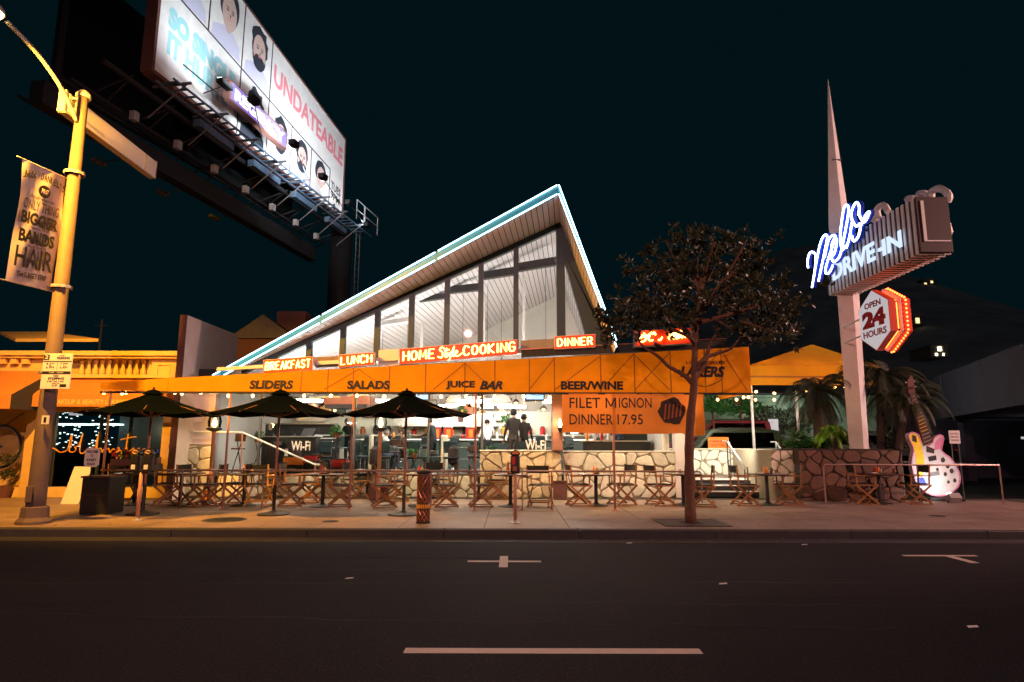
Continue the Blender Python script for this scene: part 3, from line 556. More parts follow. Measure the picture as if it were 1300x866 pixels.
# orange awnings
t4=thing('shop_awning','dull orange fabric awning with small lettering over the dark shop window','awning',(lx_(100),LY-.5,zc-.2))
x0=lx_(58,500,LY); x1=lx_(229,500,LY); z0=za-.02
yF=LY-.75
obj('cover',MB().prism([(x0,LY-.03,zc-.12),(x0,yF,z0+.42),(x0,yF,z0+.40),(x0,LY-.03,zc-.15)],(x1-x0,0,0)),'awning_orange',t4)
obj('valance',MB().box((x0,yF-.012,z0+.08),(x1,yF,z0+.41)),'awning_orange',t4)
for x in (x0,x1): obj('side_flap',MB().prism([(x,LY-.03,zc-.14),(x,yF,z0+.41),(x,yF,z0+.08),(x,LY-.03,z0+.08)],(.012,0,0)),'awning_orange',t4)
a=at(66,524,yF); d=at(163,524,yF); txt('MAKEUP & BEAUTY LOUNGE',(a.x,yF-.013,z0+.14),d.x-a.x,.14,FX,FU,'plaster_trim',t4,bold=.03)
t5=thing('shop_awning','large orange awning with black end flap at the far left edge','awning',(lx_(20),LY-.5,zc-.2))
x0=-19; x1=lx_(40,500,LY-.8); yG=LY-1.5
obj('cover',MB().prism([(x0,LY-.03,zc+.1),(x0,yG,z0+.36),(x0,yG,z0+.34),(x0,LY-.03,zc+.07)],(x1-x0,0,0)),'awning_orange',t5)
obj('valance',MB().box((x0,yG-.012,z0-.02),(x1,yG,z0+.35)),'awning_orange',t5)
obj('side_flap',MB().prism([(x1+.002,LY-.03,zc+.1),(x1+.002,yG,z0+.35),(x1+.002,yG,z0-.02),(x1+.002,LY-.03,z0-.02)],(.012,0,0)),'awning_dark',t5)
# far-left window wall and a bicycle wheel hung on it
obj('display_back',MB().box((-17.8,LY+.6,.42),(x_a,LY+.65,za)),'plaster_peach',t)
wc=at(0,567,LY-.1); t6=thing('bicycle_wheel','black bicycle wheel hung on the peach wall at the left edge','bicycle wheel',wc)
rw=(at(28,567,LY-.1).x-wc.x)
def ring(c,r,rr,n=28): return [c+V((r*math.cos(2*math.pi*k/n),0,r*math.sin(2*math.pi*k/n))) for k in range(n+1)]
obj('tyre',MB().tube(ring(wc,rw-.03,0),.035,6,cap=False),'tyre',t6,smooth=True); obj('rim',MB().tube(ring(wc,rw-.08,0),.012,5,cap=False),'galv',t6)
obj('hub',MB().tube([wc-V((0,.05,0)),wc+V((0,.05,0))],.035,8),'black_metal',t6)
sp=MB()
for k in range(20): a_=2*math.pi*k/20; sp.tube([wc,wc+V((math.cos(a_),0,math.sin(a_)))*(rw-.08)],.004,3)
obj('spokes',sp,'galv',t6); obj('wall_hook',MB().tube([wc+V((0,0,rw-.08)),wc+V((.5,.1,rw+.35))],.015,5),'black_metal',t6)
# plant and bench by the left edge
p=atz(4,632,.15); t7=thing('potted_plant','dark round leafy potted plant at the left picture edge','plant',p)
obj('pot',MB().lathe([(.14,0),(.2,.3),(.21,.32),(.18,.32),(.17,.28),(.01,.28)],p,12),'brown_wall',t7)
def leafcloud(c,rad,n,size,seed,clump=8,flat=1.0):
    rr=random.Random(seed); mb=MB(); cl=[]
    for k in range(clump):
        while True:
            q=V((rr.uniform(-1,1),rr.uniform(-1,1),rr.uniform(-1,1)))
            if q.length<1: break
        cl.append((V((c[0]+q.x*rad[0]*.75,c[1]+q.y*rad[1]*.75,c[2]+q.z*rad[2]*.75)),rr.uniform(.25,.5)))
    for i in range(n):
        cc,cr=cl[rr.randrange(clump)]; q=V((rr.gauss(0,1),rr.gauss(0,1),rr.gauss(0,1))).normalized()*rr.random()**.4*cr
        p=cc+V((q.x*rad[0],q.y*rad[1],q.z*rad[2])); d=V((rr.gauss(0,1),rr.gauss(0,1),rr.gauss(0,.7)*flat+.2)).normalized(); s=d.cross(V((rr.gauss(0,1),rr.gauss(0,1),rr.gauss(0,1)))).normalized(); l=size*rr.uniform(.7,1.3)
        nn=d.cross(s)*l*.1
        mb.add([p,p+d*l*.45+s*l*.22,p+d*l,p+d*l*.45-s*l*.22,p+d*l*.5-nn],[(0,1,4),(1,2,4),(2,3,4),(3,0,4)])
    return mb
for dz in(.6,1.05): obj('foliage',leafcloud((p.x,p.y,p.z+dz),(.26,.26,.24),260,.08,int(dz*10)),'leaf',t7)
# party wall between the shop and the restaurant, upper part seen above the canopy
pwx=-9.03; PY0=17.5; z1=5.16
t=thing('party_wall','pinkish white wall end rising above the canopy between the two buildings','wall',(pwx,PY0,0))
zq=atx(303,420,pwx)
obj('wall_body',MB().prism([(pwx,PY0,.1),(pwx,zq.y,.1),(pwx,zq.y,5.16),(pwx,PY0,5.16)],(-.18,0,0)),'plaster_white',t)
obj('end_face',MB().box((pwx-.185,PY0-.02,.1),(pwx+.004,PY0,5.17)),'brown_wall',t)
# ================================================================== RESTAURANT
YW=18.0
t=thing('restaurant','googie restaurant with steep pointed roof outlined in neon over tall angled windows','restaurant',(0,YW,0))
rx=lambda Y:1.2+.093*(Y-15.84)        # the ridge's x
SL,SR,ZR=.48,2.7,8.04
zl=lambda x,Y:ZR-SL*(rx(Y)-x); zr=lambda x,Y:ZR-SR*(x-rx(Y))
A=V((1.2,15.84,ZR)); FL=V((-8.45,18.0,zl(-8.45,18))); FR=V((2.72,16.5,zr(2.72,16.5))); YB=27
# roof slabs (top skin), boards below
def slab(p,q,thick,nm,m):
    b0=V((p.x+.093*(YB-p.y),YB,p.z)); b1=V((q.x+.093*(YB-q.y),YB,q.z)); mb=MB().prism([p,q,b1,b0],(0,0,thick)); return obj(nm,mb,m,t)
slab(A+V((0,.03,.03)),FL+V((0,.03,.03)),.2,'roof','roof_top'); slab(A+V((0.02,.03,.03)),FR+V((0,.03,.03)),.2,'roof','roof_top')
n=66
for k in range(n):
    f0,f1=k/n,(k+1)/n; p=A.lerp(FL,f0); q=A.lerp(FL,f1-.0022); 
    b0=V((p.x+.093*(YB-p.y),YB,p.z)); b1=V((q.x+.093*(YB-q.y),YB,q.z)); o=V((0,.04,0))
    obj('soffit_board',MB().prism([p+o,q+o,b1,b0],(0,0,.025)),'soffit_white',t)
for k in range(20):
    f0,f1=k/20,(k+1)/20; p=A.lerp(FR,f0); q=A.lerp(FR,f1-.006)
    b0=V((p.x+.093*(YB-p.y),YB,p.z)); b1=V((q.x+.093*(YB-q.y),YB,q.z)); o=V((0,.04,0))
    obj('soffit_board',MB().prism([p+o,q+o,b1,b0],(0,0,.025)),'soffit_white',t)
# fascia with two neon tubes
for nm,P,Q in (('fascia',A,FL),('fascia',A,FR)):
    d=(Q-P).normalized(); h=.28
    f=obj(nm,MB().prism([P+V((0,0,0)),Q,Q+V((0,0,h*.75)),P+V((0,0,h+.0))],(0,.03,0)),'teal_fascia',t)
    mid=[P.lerp(Q,i/3) for i in range(4)]
    for off in (.02,.265):
        for i in range(3):
            a=P.lerp(Q,i/3+.004); b2=P.lerp(Q,(i+1)/3-.004); k0=off if off<.1 else off*(1-.25*i/3); k1=off if off<.1 else off*(1-.25*(i+1)/3)
            obj('neon_tube',MB().tube([a+V((0,-.05,k0)),b2+V((0,-.05,k1))],.016,6),'neon_white',f)
# window wall
zs=lambda x:4.19+(x-.22)*.062          # sloping sill line
us=[711,655,610,567,522,479,436,394,352]
xs=[at(u,420,YW).x for u in us]; xs[0]=1.4
tops=lambda x:zl(x,YW)-.0
for i,x in enumerate(xs):
    wdt=.075 if i else .12
    obj('mullion',MB().prism([(x-wdt,YW-.08,zs(x)),(x+wdt,YW-.08,zs(x)),(x+wdt,YW-.08,min(tops(x+wdt),8.02)),(x-wdt,YW-.08,tops(x-wdt))],(0,.18,0)),'mullion',t)
xe=-7.6
obj('head_rail',MB().prism([(1.4,YW-.09,tops(1.4)-.16),(1.4,YW-.09,tops(1.4)-.004),(xe,YW-.09,tops(xe)-.004),(xe,YW-.09,tops(xe)-.16)],(0,.2,0)),'mullion',t)
for i in range(len(xs)):
    xr_=xs[i]-.075; xl=(xs[i+1]+.075) if i+1<len(xs) else -7.3
    obj('glass_pane',MB().prism([(xr_,YW,zs(xr_)),(xr_,YW,tops(xr_)-.16),(xl,YW,tops(xl)-.16),(xl,YW,zs(xl))],(0,.012,0)),'glass',t)
xq=at(752,420,YW).x
obj('head_rail',MB().prism([(1.52,YW-.09,zr(1.52,YW)),(1.52-.12/1,YW-.09,zr(1.52,YW)-.4),(xq-.1,YW-.09,4.3),(2.85,YW-.09,4.3),(2.85,YW-.09,zr(2.85,YW)-.01)],(0,.2,0)),'mullion',t)
obj('glass_pane',MB().prism([(1.53,YW,4.2),(1.53,YW,zr(1.53,YW)-.35),(xq-.06,YW,4.3),(xq-.06,YW,4.2)],(0,.012,0)),'glass',t)
# sill: white ledge at left, dark ledge at right
obj('sill',MB().prism([(-8.2,YW-.3,zs(-8.2)-.04),(.25,YW-.3,zs(.25)-.04),(.25,YW-.3,zs(.25)+.08),(-8.2,YW-.3,zs(-8.2)+.05)],(0,.28,0)),'box_white',t)
zd=lambda x:zs(x)+.0
obj('sill',MB().prism([(.26,YW-.5,4.0),(5.9,YW-.5,4.28),(5.9,YW-.5,4.52),(.26,YW-.5,4.2)],(0,.48,0)),'canopy_edge',t)
obj('sill_trim',MB().prism([(.26,YW-.53,4.2),(5.9,YW-.53,4.52),(5.9,YW-.53,4.55),(.26,YW-.53,4.23)],(0,.03,0)),'copper',t)
# panels between the neon signs
for (u0,u1,v0,v1,m) in ((398,430,467,452,'panel_brown'),(661,703,447,430,'panel_grey'),(480,506,465,443,'box_white')):
    a=at(u0,v0,YW-.15); d=at(u1,v1,YW-.15); obj('spandrel_panel',MB().prism([(a.x,YW-.15,a.z),(d.x,YW-.15,a.z+(d.x-a.x)*.062),(d.x,YW-.15,d.z),(a.x,YW-.15,d.z-(d.x-a.x)*.062)],(0,.1,0)),m,t)
# body: podium, lower glazing, columns, side and back walls
GY=18.5; ZF=.76
pod=struct_pod=obj('podium',MB().box((-8.3,GY,.1),(.0-.95,YB,ZF)),'mortar',t)
stones(pod,(-8.3,GY,.15),(1,0,0),(0,0,1),7.34,.6,.36,5,'stone_pale')
p1=at(610,572,GY); p2=at(712,572,GY); lwx0,lwx1=p1.x,p2.x
lw=obj('stone_wall',MB().box((lwx0,GY-.12,.1),(lwx1,GY+.25,p1.z-.02)),'mortar',t)
stones(lw,(lwx0,GY-.12,.15),(1,0,0),(0,0,1),lwx1-lwx0,p1.z-.18,.36,11,'stone')
obj('coping',MB().bbox((lwx0-.02,GY-.17,p1.z-.02),(lwx1+.02,GY+.28,p1.z+.02),.01),'stone_pale',lw)
p3=at(716,572,GY); p4=at(858,572,GY)
lw2=obj('stone_wall',MB().box((p3.x,GY+.1,.1),(p4.x,GY+.45,p1.z-.04)),'mortar',t)
stones(lw2,(p3.x,GY+.1,.15),(1,0,0),(0,0,1),p4.x-p3.x,p1.z-.2,.36,23,'stone_pale')
obj('coping',MB().bbox((p3.x,GY+.05,p1.z-.04),(p4.x,GY+.48,p1.z),.01),'stone_pale',lw2)
c1=at(701,550,GY-.3).x; c2=at(714,550,GY-.2).x
obj('column',MB().bbox((c1,GY-.3,p1.z),(c2,GY+.1,3.7),.012),'brown_col',t)
c3=at(855,520,GY).x; c4=at(868,520,GY).x
obj('column',MB().bbox((c3,GY,.15),(c4,GY+.3,3.6),.012),'plaster_white',t)
gx0=at(272,560,GY).x
gl=obj('front_window',MB().box((gx0,GY+.02,ZF),(lwx0,GY+.035,3.3)).box((lwx0,GY+.02,p1.z+.02),(c1,GY+.035,3.3)),'glass',t)
for u in (272,330,450,544,612): x=at(u,540,GY).x; obj('window_frame',MB().box((x-.03,GY-.02,ZF),(x+.03,GY+.07,3.3)),'mid_steel',gl)
obj('window_frame',MB().box((gx0,GY-.02,ZF-.0),(lwx0,GY+.07,ZF+.05)),'mid_steel',gl)
# pinkish wall left of the windows with its stone base
wx0=at(205,560,18.35).x; wx1=at(270,560,18.35).x
obj('wall',MB().box((wx0,18.35,.1),(wx1,18.7,3.3)),'plaster_white',t)
sb=obj('stone_base',MB().box((at(212,590,18.2).x,18.2,.1),(wx1+.1,18.345,at(240,564,18.2).z)),'mortar',t)
stones(sb,(at(212,590,18.2).x,18.2,.2),(1,0,0),(0,0,1),wx1+.1-at(212,590,18.2).x,at(240,564,18.2).z-.24,.36,31,'stone_pale')
# walls behind
rb=rx(YB); obj('back_wall',MB().prism([(-8.6,YB-.2,.1),(3.6,YB-.2,.1),(3.6,YB-.2,ZR-SR*(3.6-rb)),(rb,YB-.2,ZR),(-8.6,YB-.2,zl(-8.6,YB))],(0,.2,0)),'interior_white',t)
obj('side_wall',MB().box((-9.0,18.7,.1),(-8.8,YB-.2,3.4)),'interior_white',t)
obj('side_wall',MB().box((4.4,19.0,.1),(4.6,YB-.2,4.3)),'interior_white',t)
obj('front_wall_upper',MB().box((-8.2,GY+.04,3.3),(5.7,GY+.2,3.62)).box((2.9,YW,3.6),(5.7,YW+.3,4.4)).box((-9.0,18.6,3.3),(-8.2,18.8,3.5)),'interior_white',t)
obj('floor_slab',MB().box((-8.8,GY+.1,ZF),(4.4,YB-.2,ZF+.01)),'interior_floor',t)
# ceiling boards in a diagonal lay on the back wall, seen through the high windows
for k in range(70):
    x0=-8.4+k*.28; mb=MB(); p=[V((x0,YB-.24,3.4)),V((x0+.262,YB-.24,3.4)),V((x0+.262-9,YB-.24,9.5)),V((x0-9,YB-.24,9.5))]
    # clip to x range by sliding along the board
    def lim(p0,p1,xm):
        if p1.x>=xm: return p1
        tt_=(xm-p0.x)/(p1.x-p0.x) if p1.x!=p0.x else 1
        return p0.lerp(p1,max(0.02,tt_))
    q=[]; g=lambda a:min(ZR-.06-SL*(rb-a.x),ZR-.06-SR*(a.x-rb))-a.z
    def cut(p0,p1):
        if g(p0)<=0: return None
        if g(p1)>0: return p1
        lo,hi=0,1
        for _ in range(20):
            mm=(lo+hi)/2
            if g(p0.lerp(p1,mm))>0: lo=mm
            else: hi=mm
        return p0.lerp(p1,lo)
    e1,e0=cut(p[1],p[2]),cut(p[0],p[3])
    if e1 is None or e0 is None: continue
    p[2],p[3]=e1,e0
    obj('wall_board',MB().prism(p,(0,.03,0)),'ceiling_board',t)
# interior beams near the roof
for (u0,v0,u1,v1,Y,th,m) in ((484,413,519,408,19.2,.14,'beam_white'),(524,384,566,378,19.2,.16,'beam_dark'),(570,372,609,368,19.2,.22,'beam_dark'),(614,354,654,348,19.2,.24,'beam_dark'),(658,344,706,336,19.2,.26,'beam_dark')):
    a=at(u0,v0,Y); d=at(u1,v1,Y); obj('roof_beam',MB().prism([a,d,d+V((0,0,th)),a+V((0,0,th))],(0,.2,0)),m,t)
for u,v in ((535,440),(614,420),(665,400)): x=at(u,v,21.5).x; obj('post',MB().box((x-.05,21.5,2.9),(x+.05,21.6,zl(x,21.5)-.05)),'beam_white',t)
a=at(325,469,YW+.5); d=at(415,430,YW+.5); obj('neon_tube',MB().tube([a,d],.02,5),'neon_white',t)
# lit fittings: strips hidden behind the sill to brighten the roof boards, and ceiling lights
for (x,Y,z,l) in ((-4.9,18.75,3.64,2.6),(-1.9,18.75,3.8,2.8),(.8,18.75,3.9,2.0)):
    f=obj('strip_light',MB().box((x-l/2,Y,z),(x+l/2,Y+.22,z+.08)),'fluoro',t)
for (x,Y) in ((-6.6,20.4),(-3.8,20.4),(-1.2,20.4),(1.5,20.4),(-6,23.4),(-3,23.4),(0,23.4),(2.6,23.2)):
    f=obj('ceiling_light',MB().box((x-.5,Y,2.94),(x+.5,Y+.3,2.99)).box((x-.52,Y-.02,2.99),(x+.52,Y+.32,3.03)),'warm_panel',t)
    for s in (-.4,.4): obj('hanger',MB().tube([(x+s,Y+.15,3.03),(x+s,Y+.15,zl(x+s,Y) if x+s<rx(Y) else 4)],.006,4),'black_metal',f)
# ------------------------------------------------------------------ neon name boxes on the ledge
def neon_box(u0,v0b,u1,v1b,v0t,v1t,words,lbl,Y=17.4):
    a,b2,c_,d_=at(u0,v0b,Y),at(u1,v1b,Y),at(u1,v1t,Y),at(u0,v0t,Y)
    a.y=b2.y=c_.y=d_.y=Y
    s=thing('neon_sign',lbl,'neon sign',a)
    obj('sign_box',MB().prism([a,b2,c_,d_],(0,.26,0)),'box_white',s)
    e=.012; obj('red_face',MB().prism([a+V((e,-.012,e)),b2+V((-e,-.012,e)),c_+V((-e,-.012,-e)),d_+V((e,-.012,-e))],(0,.010,0)),'red_face',s)
    X=(b2-a); Ht=(d_-a).z
    for w_,f0,f1 in words:
        if w_=='Style':
            st=[[(.22,.75),(.1,.95),(.0,.75),(.13,.5),(.1,.1),(-.08,.2)],[(.3,.85),(.24,.2),(.3,.1),(.36,.4)],[(.2,.6),(.42,.7)],[(.36,.45),(.4,.15),(.48,.5),(.44,-.1),(.36,-.2)],[(.5,.3),(.62,.95),(.56,.2),(.64,.12)],[(.66,.3),(.76,.45),(.7,.55),(.66,.2),(.78,.1),(.95,.3)]]
            for q in st: obj('neon_letter',MB().tube(smooth_path([a+X*(f0+(f1-f0)*(x+.05))+V((0,-.06,Ht*(.12+.76*y))) for x,y in q],3),.016,5),'neon_orange',s)
            continue
        O=a+X*f0+V((0,0,Ht*.2)); neon_word(w_,O,X.length*(f1-f0),Ht*.62,X,(0,0,1),s)
    return s
neon_box(334,474,397,469.5,457,452.5,[('BREAKFAST',.05,.95)],'small neon sign reading BREAKFAST, lowest on the sloping ledge')
neon_box(430,467,475,463,450.5,447,[('LUNCH',.06,.94)],'neon sign reading LUNCH on the ledge under the windows')
neon_box(507,463,657,449.5,443,431,[('HOME',.03,.30),('Style',.33,.53),('COOKING',.54,.98)],'long neon sign reading HOME Style COOKING')
neon_box(704,443.5,756,441,427,424,[('DINNER',.07,.93)],'neon sign reading DINNER right of the thick window post')
s=thing('neon_sign','red neon script sign partly hidden behind the tree crown','neon sign',at(806,439,17.2))
a,b2,c_,d_=at(806,440,17.2),at(880,436,17.2),at(880,416,17.2),at(806,420,17.2)
obj('sign_box',MB().prism([a,b2,c_,d_],(0,.25,0)),'box_white',s); obj('red_face',MB().prism([a+V((.01,-.012,.01)),b2+V((-.01,-.012,.01)),c_+V((-.01,-.012,-.01)),d_+V((.01,-.012,-.01))],(0,.01,0)),'red_face',s)
PZ=lambda x,y:at(790+x/11.82,400+y/11.82,17.13)
for q in ([(350,290),(310,270),(300,300),(340,330),(400,300),(430,240),(400,300),(330,390),(280,400),(265,360),(310,320),(370,310),(420,300)],[(430,240),(410,300),(400,370),(440,385),(460,370)],[(450,290),(480,260),(500,300)],[(540,370),(570,375),(600,330)],
          [(700,350),(740,270),(710,290),(700,350),(740,355),(790,270),(760,340),(800,350),(850,280),(800,290),(790,340),(840,345),(870,250),(900,230),(850,340)],[(880,300),(890,345),(930,290),(940,340)],[(940,330),(960,280),(975,330),(990,280),(1000,330)],[(730,275),(850,275)]):
    obj('neon_letter',MB().tube(smooth_path([PZ(x,y) for x,y in q],3),.02,5),'neon_orange',s)

# ================================================================== CANOPY along the pavement
CY=15.0; kx=lambda u,v=490:at(u,v,CY).x
t=thing('street_canopy','long translucent orange fabric canopy lettered in black over the patio','canopy',(0,CY,2.8))
zb=2.84
P0=V((kx(214),CY,zb)); ztop=lambda x:3.185+(x+7.39)*(3.93-3.185)/(5.59+7.39)
xL,xR=-8.05,5.6
t_f=obj('fabric',MB().prism([(xL,CY,zb),(xR,CY,zb),(xR,CY,ztop(xR)),(xL,CY,ztop(xL))],(0,.008,0)),'canopy_fabric',t)
obj('fabric_top',MB().prism([(xL,CY+.01,ztop(xL)),(xR,CY+.01,ztop(xR)),(xR,17.45,ztop(xR)+.05),(xL,17.45,ztop(xL)+.05)],(0,0,.008)),'awning_dark',t)
obj('fabric_end',MB().prism([(xR,CY+.01,zb),(xR,17.4,zb),(xR,17.4,ztop(xR)),(xR,CY+.01,ztop(xR))],(.008,0,0)),'canopy_fabric',t)
xLL=kx(128)
obj('fabric',MB().prism([(xLL,CY-.01,zb+.04),(xL,CY-.01,zb+.01),(xL,CY-.01,ztop(xL)-.0),(xLL,CY-.01,zb+.2)],(0,.008,0)),'canopy_fabric',t)
obj('bottom_bar',MB().box((xLL,CY-.02,zb-.05),(xR+.02,CY+.03,zb-.002)),'canopy_edge',t)
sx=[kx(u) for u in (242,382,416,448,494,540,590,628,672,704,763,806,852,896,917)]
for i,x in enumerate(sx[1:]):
    obj('frame_shadow_trim',MB().prism([(x-.014,CY-.004,zb+.0),(x+.014,CY-.004,zb),(x+.014,CY-.004,ztop(x)),(x-.014,CY-.004,ztop(x))],(0,.003,0)),'frame_shadow_trim',t)  # upright brown strips standing in for the inner frame's shadow on the fabric
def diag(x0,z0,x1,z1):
    d=V((x1-x0,0,z1-z0)).normalized(); n_=V((-d.z,0,d.x))*.011; a=V((x0,CY-.008,z0)); b_=V((x1,CY-.008,z1)); obj('frame_shadow_bar',MB().prism([a+n_,b_+n_,b_-n_,a-n_],(0,.003,0)),'frame_shadow_trim',t)  # diagonal brown strips, frame shadow modelled in front of the glowing fabric
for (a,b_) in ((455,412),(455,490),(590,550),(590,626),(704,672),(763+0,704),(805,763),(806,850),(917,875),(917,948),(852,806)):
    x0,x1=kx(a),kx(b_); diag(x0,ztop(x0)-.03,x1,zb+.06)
# lettering
for (w_,u0,u1,sh,m_) in (('SLIDERS',317,372,.08,0),('SALADS',441,495,.0,0),('JUICE',566,603,0,0),('BAR',609,638,.3,0),('BEER/WINE',712,791,0,0)):
    a=kx(u0); d=kx(u1); txt(w_,(a,CY-.01,zb+.06),d-a,.205,FX,FU,'black_ink',t,bold=.045,shear=sh,ext=.003)
a=kx(872); d=kx(921); z=at(900,479,CY).z
txt('LAKERS',(a-.15,CY-.012,z),(d-a)+.15,.26,FX,FU,'black_ink',t,bold=.05,shear=.25,ext=.003); txt('LOS ANGELES',(a,CY-.012,z+.31),(d-a),.075,FX,FU,'black_ink',t,bold=.02,ext=.003)
sw=smooth_path([(a+.1,CY-.01,z-.1),(a+.4,CY-.01,z-.22),(a+.75,CY-.01,z-.1),(a+.85,CY-.01,z+.02)],5); obj('ball_outline',MB().tube(sw,.008,4),'black_ink',t)
# frame inside and the lamps that make the fabric glow
fm=MB()
for x in sx+[xR-.05,xL+.05]: fm.tube([(x,CY+.05,zb),(x,17.4,ztop(x)-.06)],.02,5)
obj('inner_frame',fm,'dark_steel',t)
for k in range(11):
    x=-7.4+k*1.24
    tb=obj('tube_lamp',MB().tube([(x-.5,CY+.95,min(ztop(x)-.12,3.45)),(x+.5,CY+.95,min(ztop(x+.5)-.12,3.45))],.03,6),'yellow_tube',t)
# poles
for k,(u,v) in enumerate([(125,647),(279,648),(440,649),(602,649),(777,646)]):
    q=atz(u,v,.15); lb=['pinkish canopy pole just right of the dark planter box','pinkish canopy pole left of the striped manhole and yellow chair','pinkish canopy pole left of the third umbrella','pinkish canopy pole standing between the third umbrella and parking meter','pinkish canopy pole in front of the orange hanging banner'][k]
    tp=thing('canopy_pole',lb,'pole',(q.x,CY,.15),group='poles holding up the orange canopy')
    obj('shaft',MB().tube([(q.x,CY,.15),(q.x,CY,zb-.05)],.028,8),'pink_pole',tp,smooth=True); obj('foot',MB().lathe([(.07,0),(.07,.015),(.035,.02),(.033,.06)],(q.x,CY,.15),10),'pink_pole',tp)
# string lights
rr=random.Random(3)
def string(pts,lbl,nm="string_lights",r=.038):
    s=thing(nm,lbl,'string lights',pts[0]); 
    wire=[]
    for i in range(len(pts)-1):
        a,b_=V(pts[i]),V(pts[i+1]); wire+=[a+V((0,0,.07)),(a+b_)/2+V((0,0,.03))]
    wire.append(V(pts[-1])+V((0,0,.07))); obj('wire',MB().tube(wire,.006,4),'black_metal',s)
    for p in pts:
        p=V(p); b_=obj('bulb',MB().lathe([(.006,.03),(r*.6,.02),(r,-.01),(r*.8,-.035),(.004,-.05)],p,8),'bulb',s,smooth=True); obj('socket',MB().tube([p+V((0,0,.025)),p+V((0,0,.07))],.014,6),'black_metal',b_)
b1=[(290,502),(321,502),(386,502),(420,502),(453,502),(488,503),(522,503),(560,503),(592,503),(628,503),(665,503),(698,504),(735,503),(770,504),(808,505)]
string([at(u,v,CY+.25) for u,v in b1],'warm bulb string under the canopy edge along the middle of the patio')
string([at(u,v,CY+.2) for u,v in ((132,498),(155,499),(160,498),(191,498),(222,498),(231,499),(255,498))],'warm bulb string under the thin left end of the canopy')
string([at(u,v,18.5) for u,v in ((911,507),(935,507),(944,504),(950,504),(959,507),(983,507))],'warm bulb string over the entry steps, right of the tree trunk')
for k in range(6): 
    x=-7.2+k*2.3; lamp('bulb_light','POINT',(x,CY+.5,zb-.15),26,(1,.55,.2),.1,parent=t)
for k in range(7):
    x=-7.2+k*2.05; obj('wall_wash_fitting',MB().lathe([(.07,2.98),(.08,3.08),(.02,3.1)],(x,17.3,0),10),'black_metal',t); lamp('wall_wash','SPOT',(x,17.3,2.96),210,(1,.80,.52),.07,(0,.22,-1),angle=135,parent=t)
# hanging banner
a=at(714,549,CY-.04); d=at(893,500,CY-.04)
s=thing('hanging_banner','wrinkled orange banner reading FILET MIGNON DINNER 17.95 hung below the canopy','banner',(a.x,CY-.04,d.z))
mb=MB(); nx,nz=24,6
for i in range(nx+1):
    for j in range(nz+1):
        x=a.x+(d.x-a.x)*i/nx; z=a.z+(d.z-a.z)*j/nz; mb.v.append(V((x,CY-.035+.018*math.sin(i*.9+j*1.3)+.012*math.sin(i*2.1-j),z-.03*math.sin(i/nx*math.pi)*(1 if j==0 else 0)-(.06 if (i>nx-4 and j==0) else 0))))
mb.f=[(i*(nz+1)+j,(i+1)*(nz+1)+j,(i+1)*(nz+1)+j+1,i*(nz+1)+j+1) for i in range(nx) for j in range(nz)]
obj('cloth',mb,'vinyl_banner',s,smooth=True)
def bn(w_,u0,u1,v0,v1,**k):
    p=at(u0,v1,CY-.08); q=at(u1,v0,CY-.08); txt(w_,(p.x,CY-.078,p.z),q.x-p.x,q.z-p.z,FX,FU,'black_ink',s,ext=.004,bold=.006)
bn('FILET',723,762,505,518); bn('IGNON',786,827,505,518)
p=at(769,518,CY-.08); q=at(782,505,CY-.08); wM=q.x-p.x; hM=q.z-p.z; mm=MB()
for (x0,y0,x1,y1) in ((0,0,0,1),(1,0,1,1),(0,1,.5,.15),(1,1,.5,.15)):
    a_=V((p.x+.015+x0*(wM-.03),CY-.08,p.z+y0*hM)); b_=V((p.x+.015+x1*(wM-.03),CY-.08,p.z+y1*hM)); w_=V((.016,0,0)); mm.prism([a_-w_,a_+w_,b_+w_,b_-w_],(0,.002+.0003*x0+.0004*y0,0))
obj('lettering',mm,'black_ink',s); bn('DINNER',723,778,526,539); bn('17.95',784,816,526,539)
mt=MB(); pc=at(853,522,CY-.08)
mt.prism([(pc.x+.31*math.cos(k*.35)*(1+.1*math.sin(k*2.2)),CY-.082,pc.z+.31*math.sin(k*.35)*(1+.1*math.cos(k*1.7))) for k in range(18)],(0,.003,0)); obj('printed_steak',mt,'cloth_brown',s)
mt=MB()
for k in range(5): mt.prism([(pc.x-.2+k*.09,CY-.086,pc.z-.2+k*.02),(pc.x-.16+k*.09,CY-.086,pc.z-.2+k*.02),(pc.x-.12+k*.09,CY-.086,pc.z+.16),(pc.x-.15+k*.09,CY-.086,pc.z+.16)],(0,.003,0))
obj('printed_sear_marks',mt,'rust_wood',s)
for u in (718,800,888): p=at(u,500,CY-.04); obj('tie',MB().tube([(p.x,CY-.04,p.z-.02),(p.x,CY,zb)],.006,4),'black_metal',s)
# Wi-Fi lettering on the windows
for (u0,u1,v1,lb) in ((369,394,572,'white Wi-Fi lettering stuck on the window behind the second umbrella pole'),(667,693,571,'white Wi-Fi lettering stuck on the window above the stone wall')):
    p=at(u0,v1,GY-.01); q=at(u1,v1-12,GY-.01); s=thing('window_lettering',lb,'lettering',p); txt('Wi-Fi',(p.x,GY+.015,p.z),q.x-p.x,q.z-p.z,FX,FU,'sign_white',s,bold=.02,ext=.004)
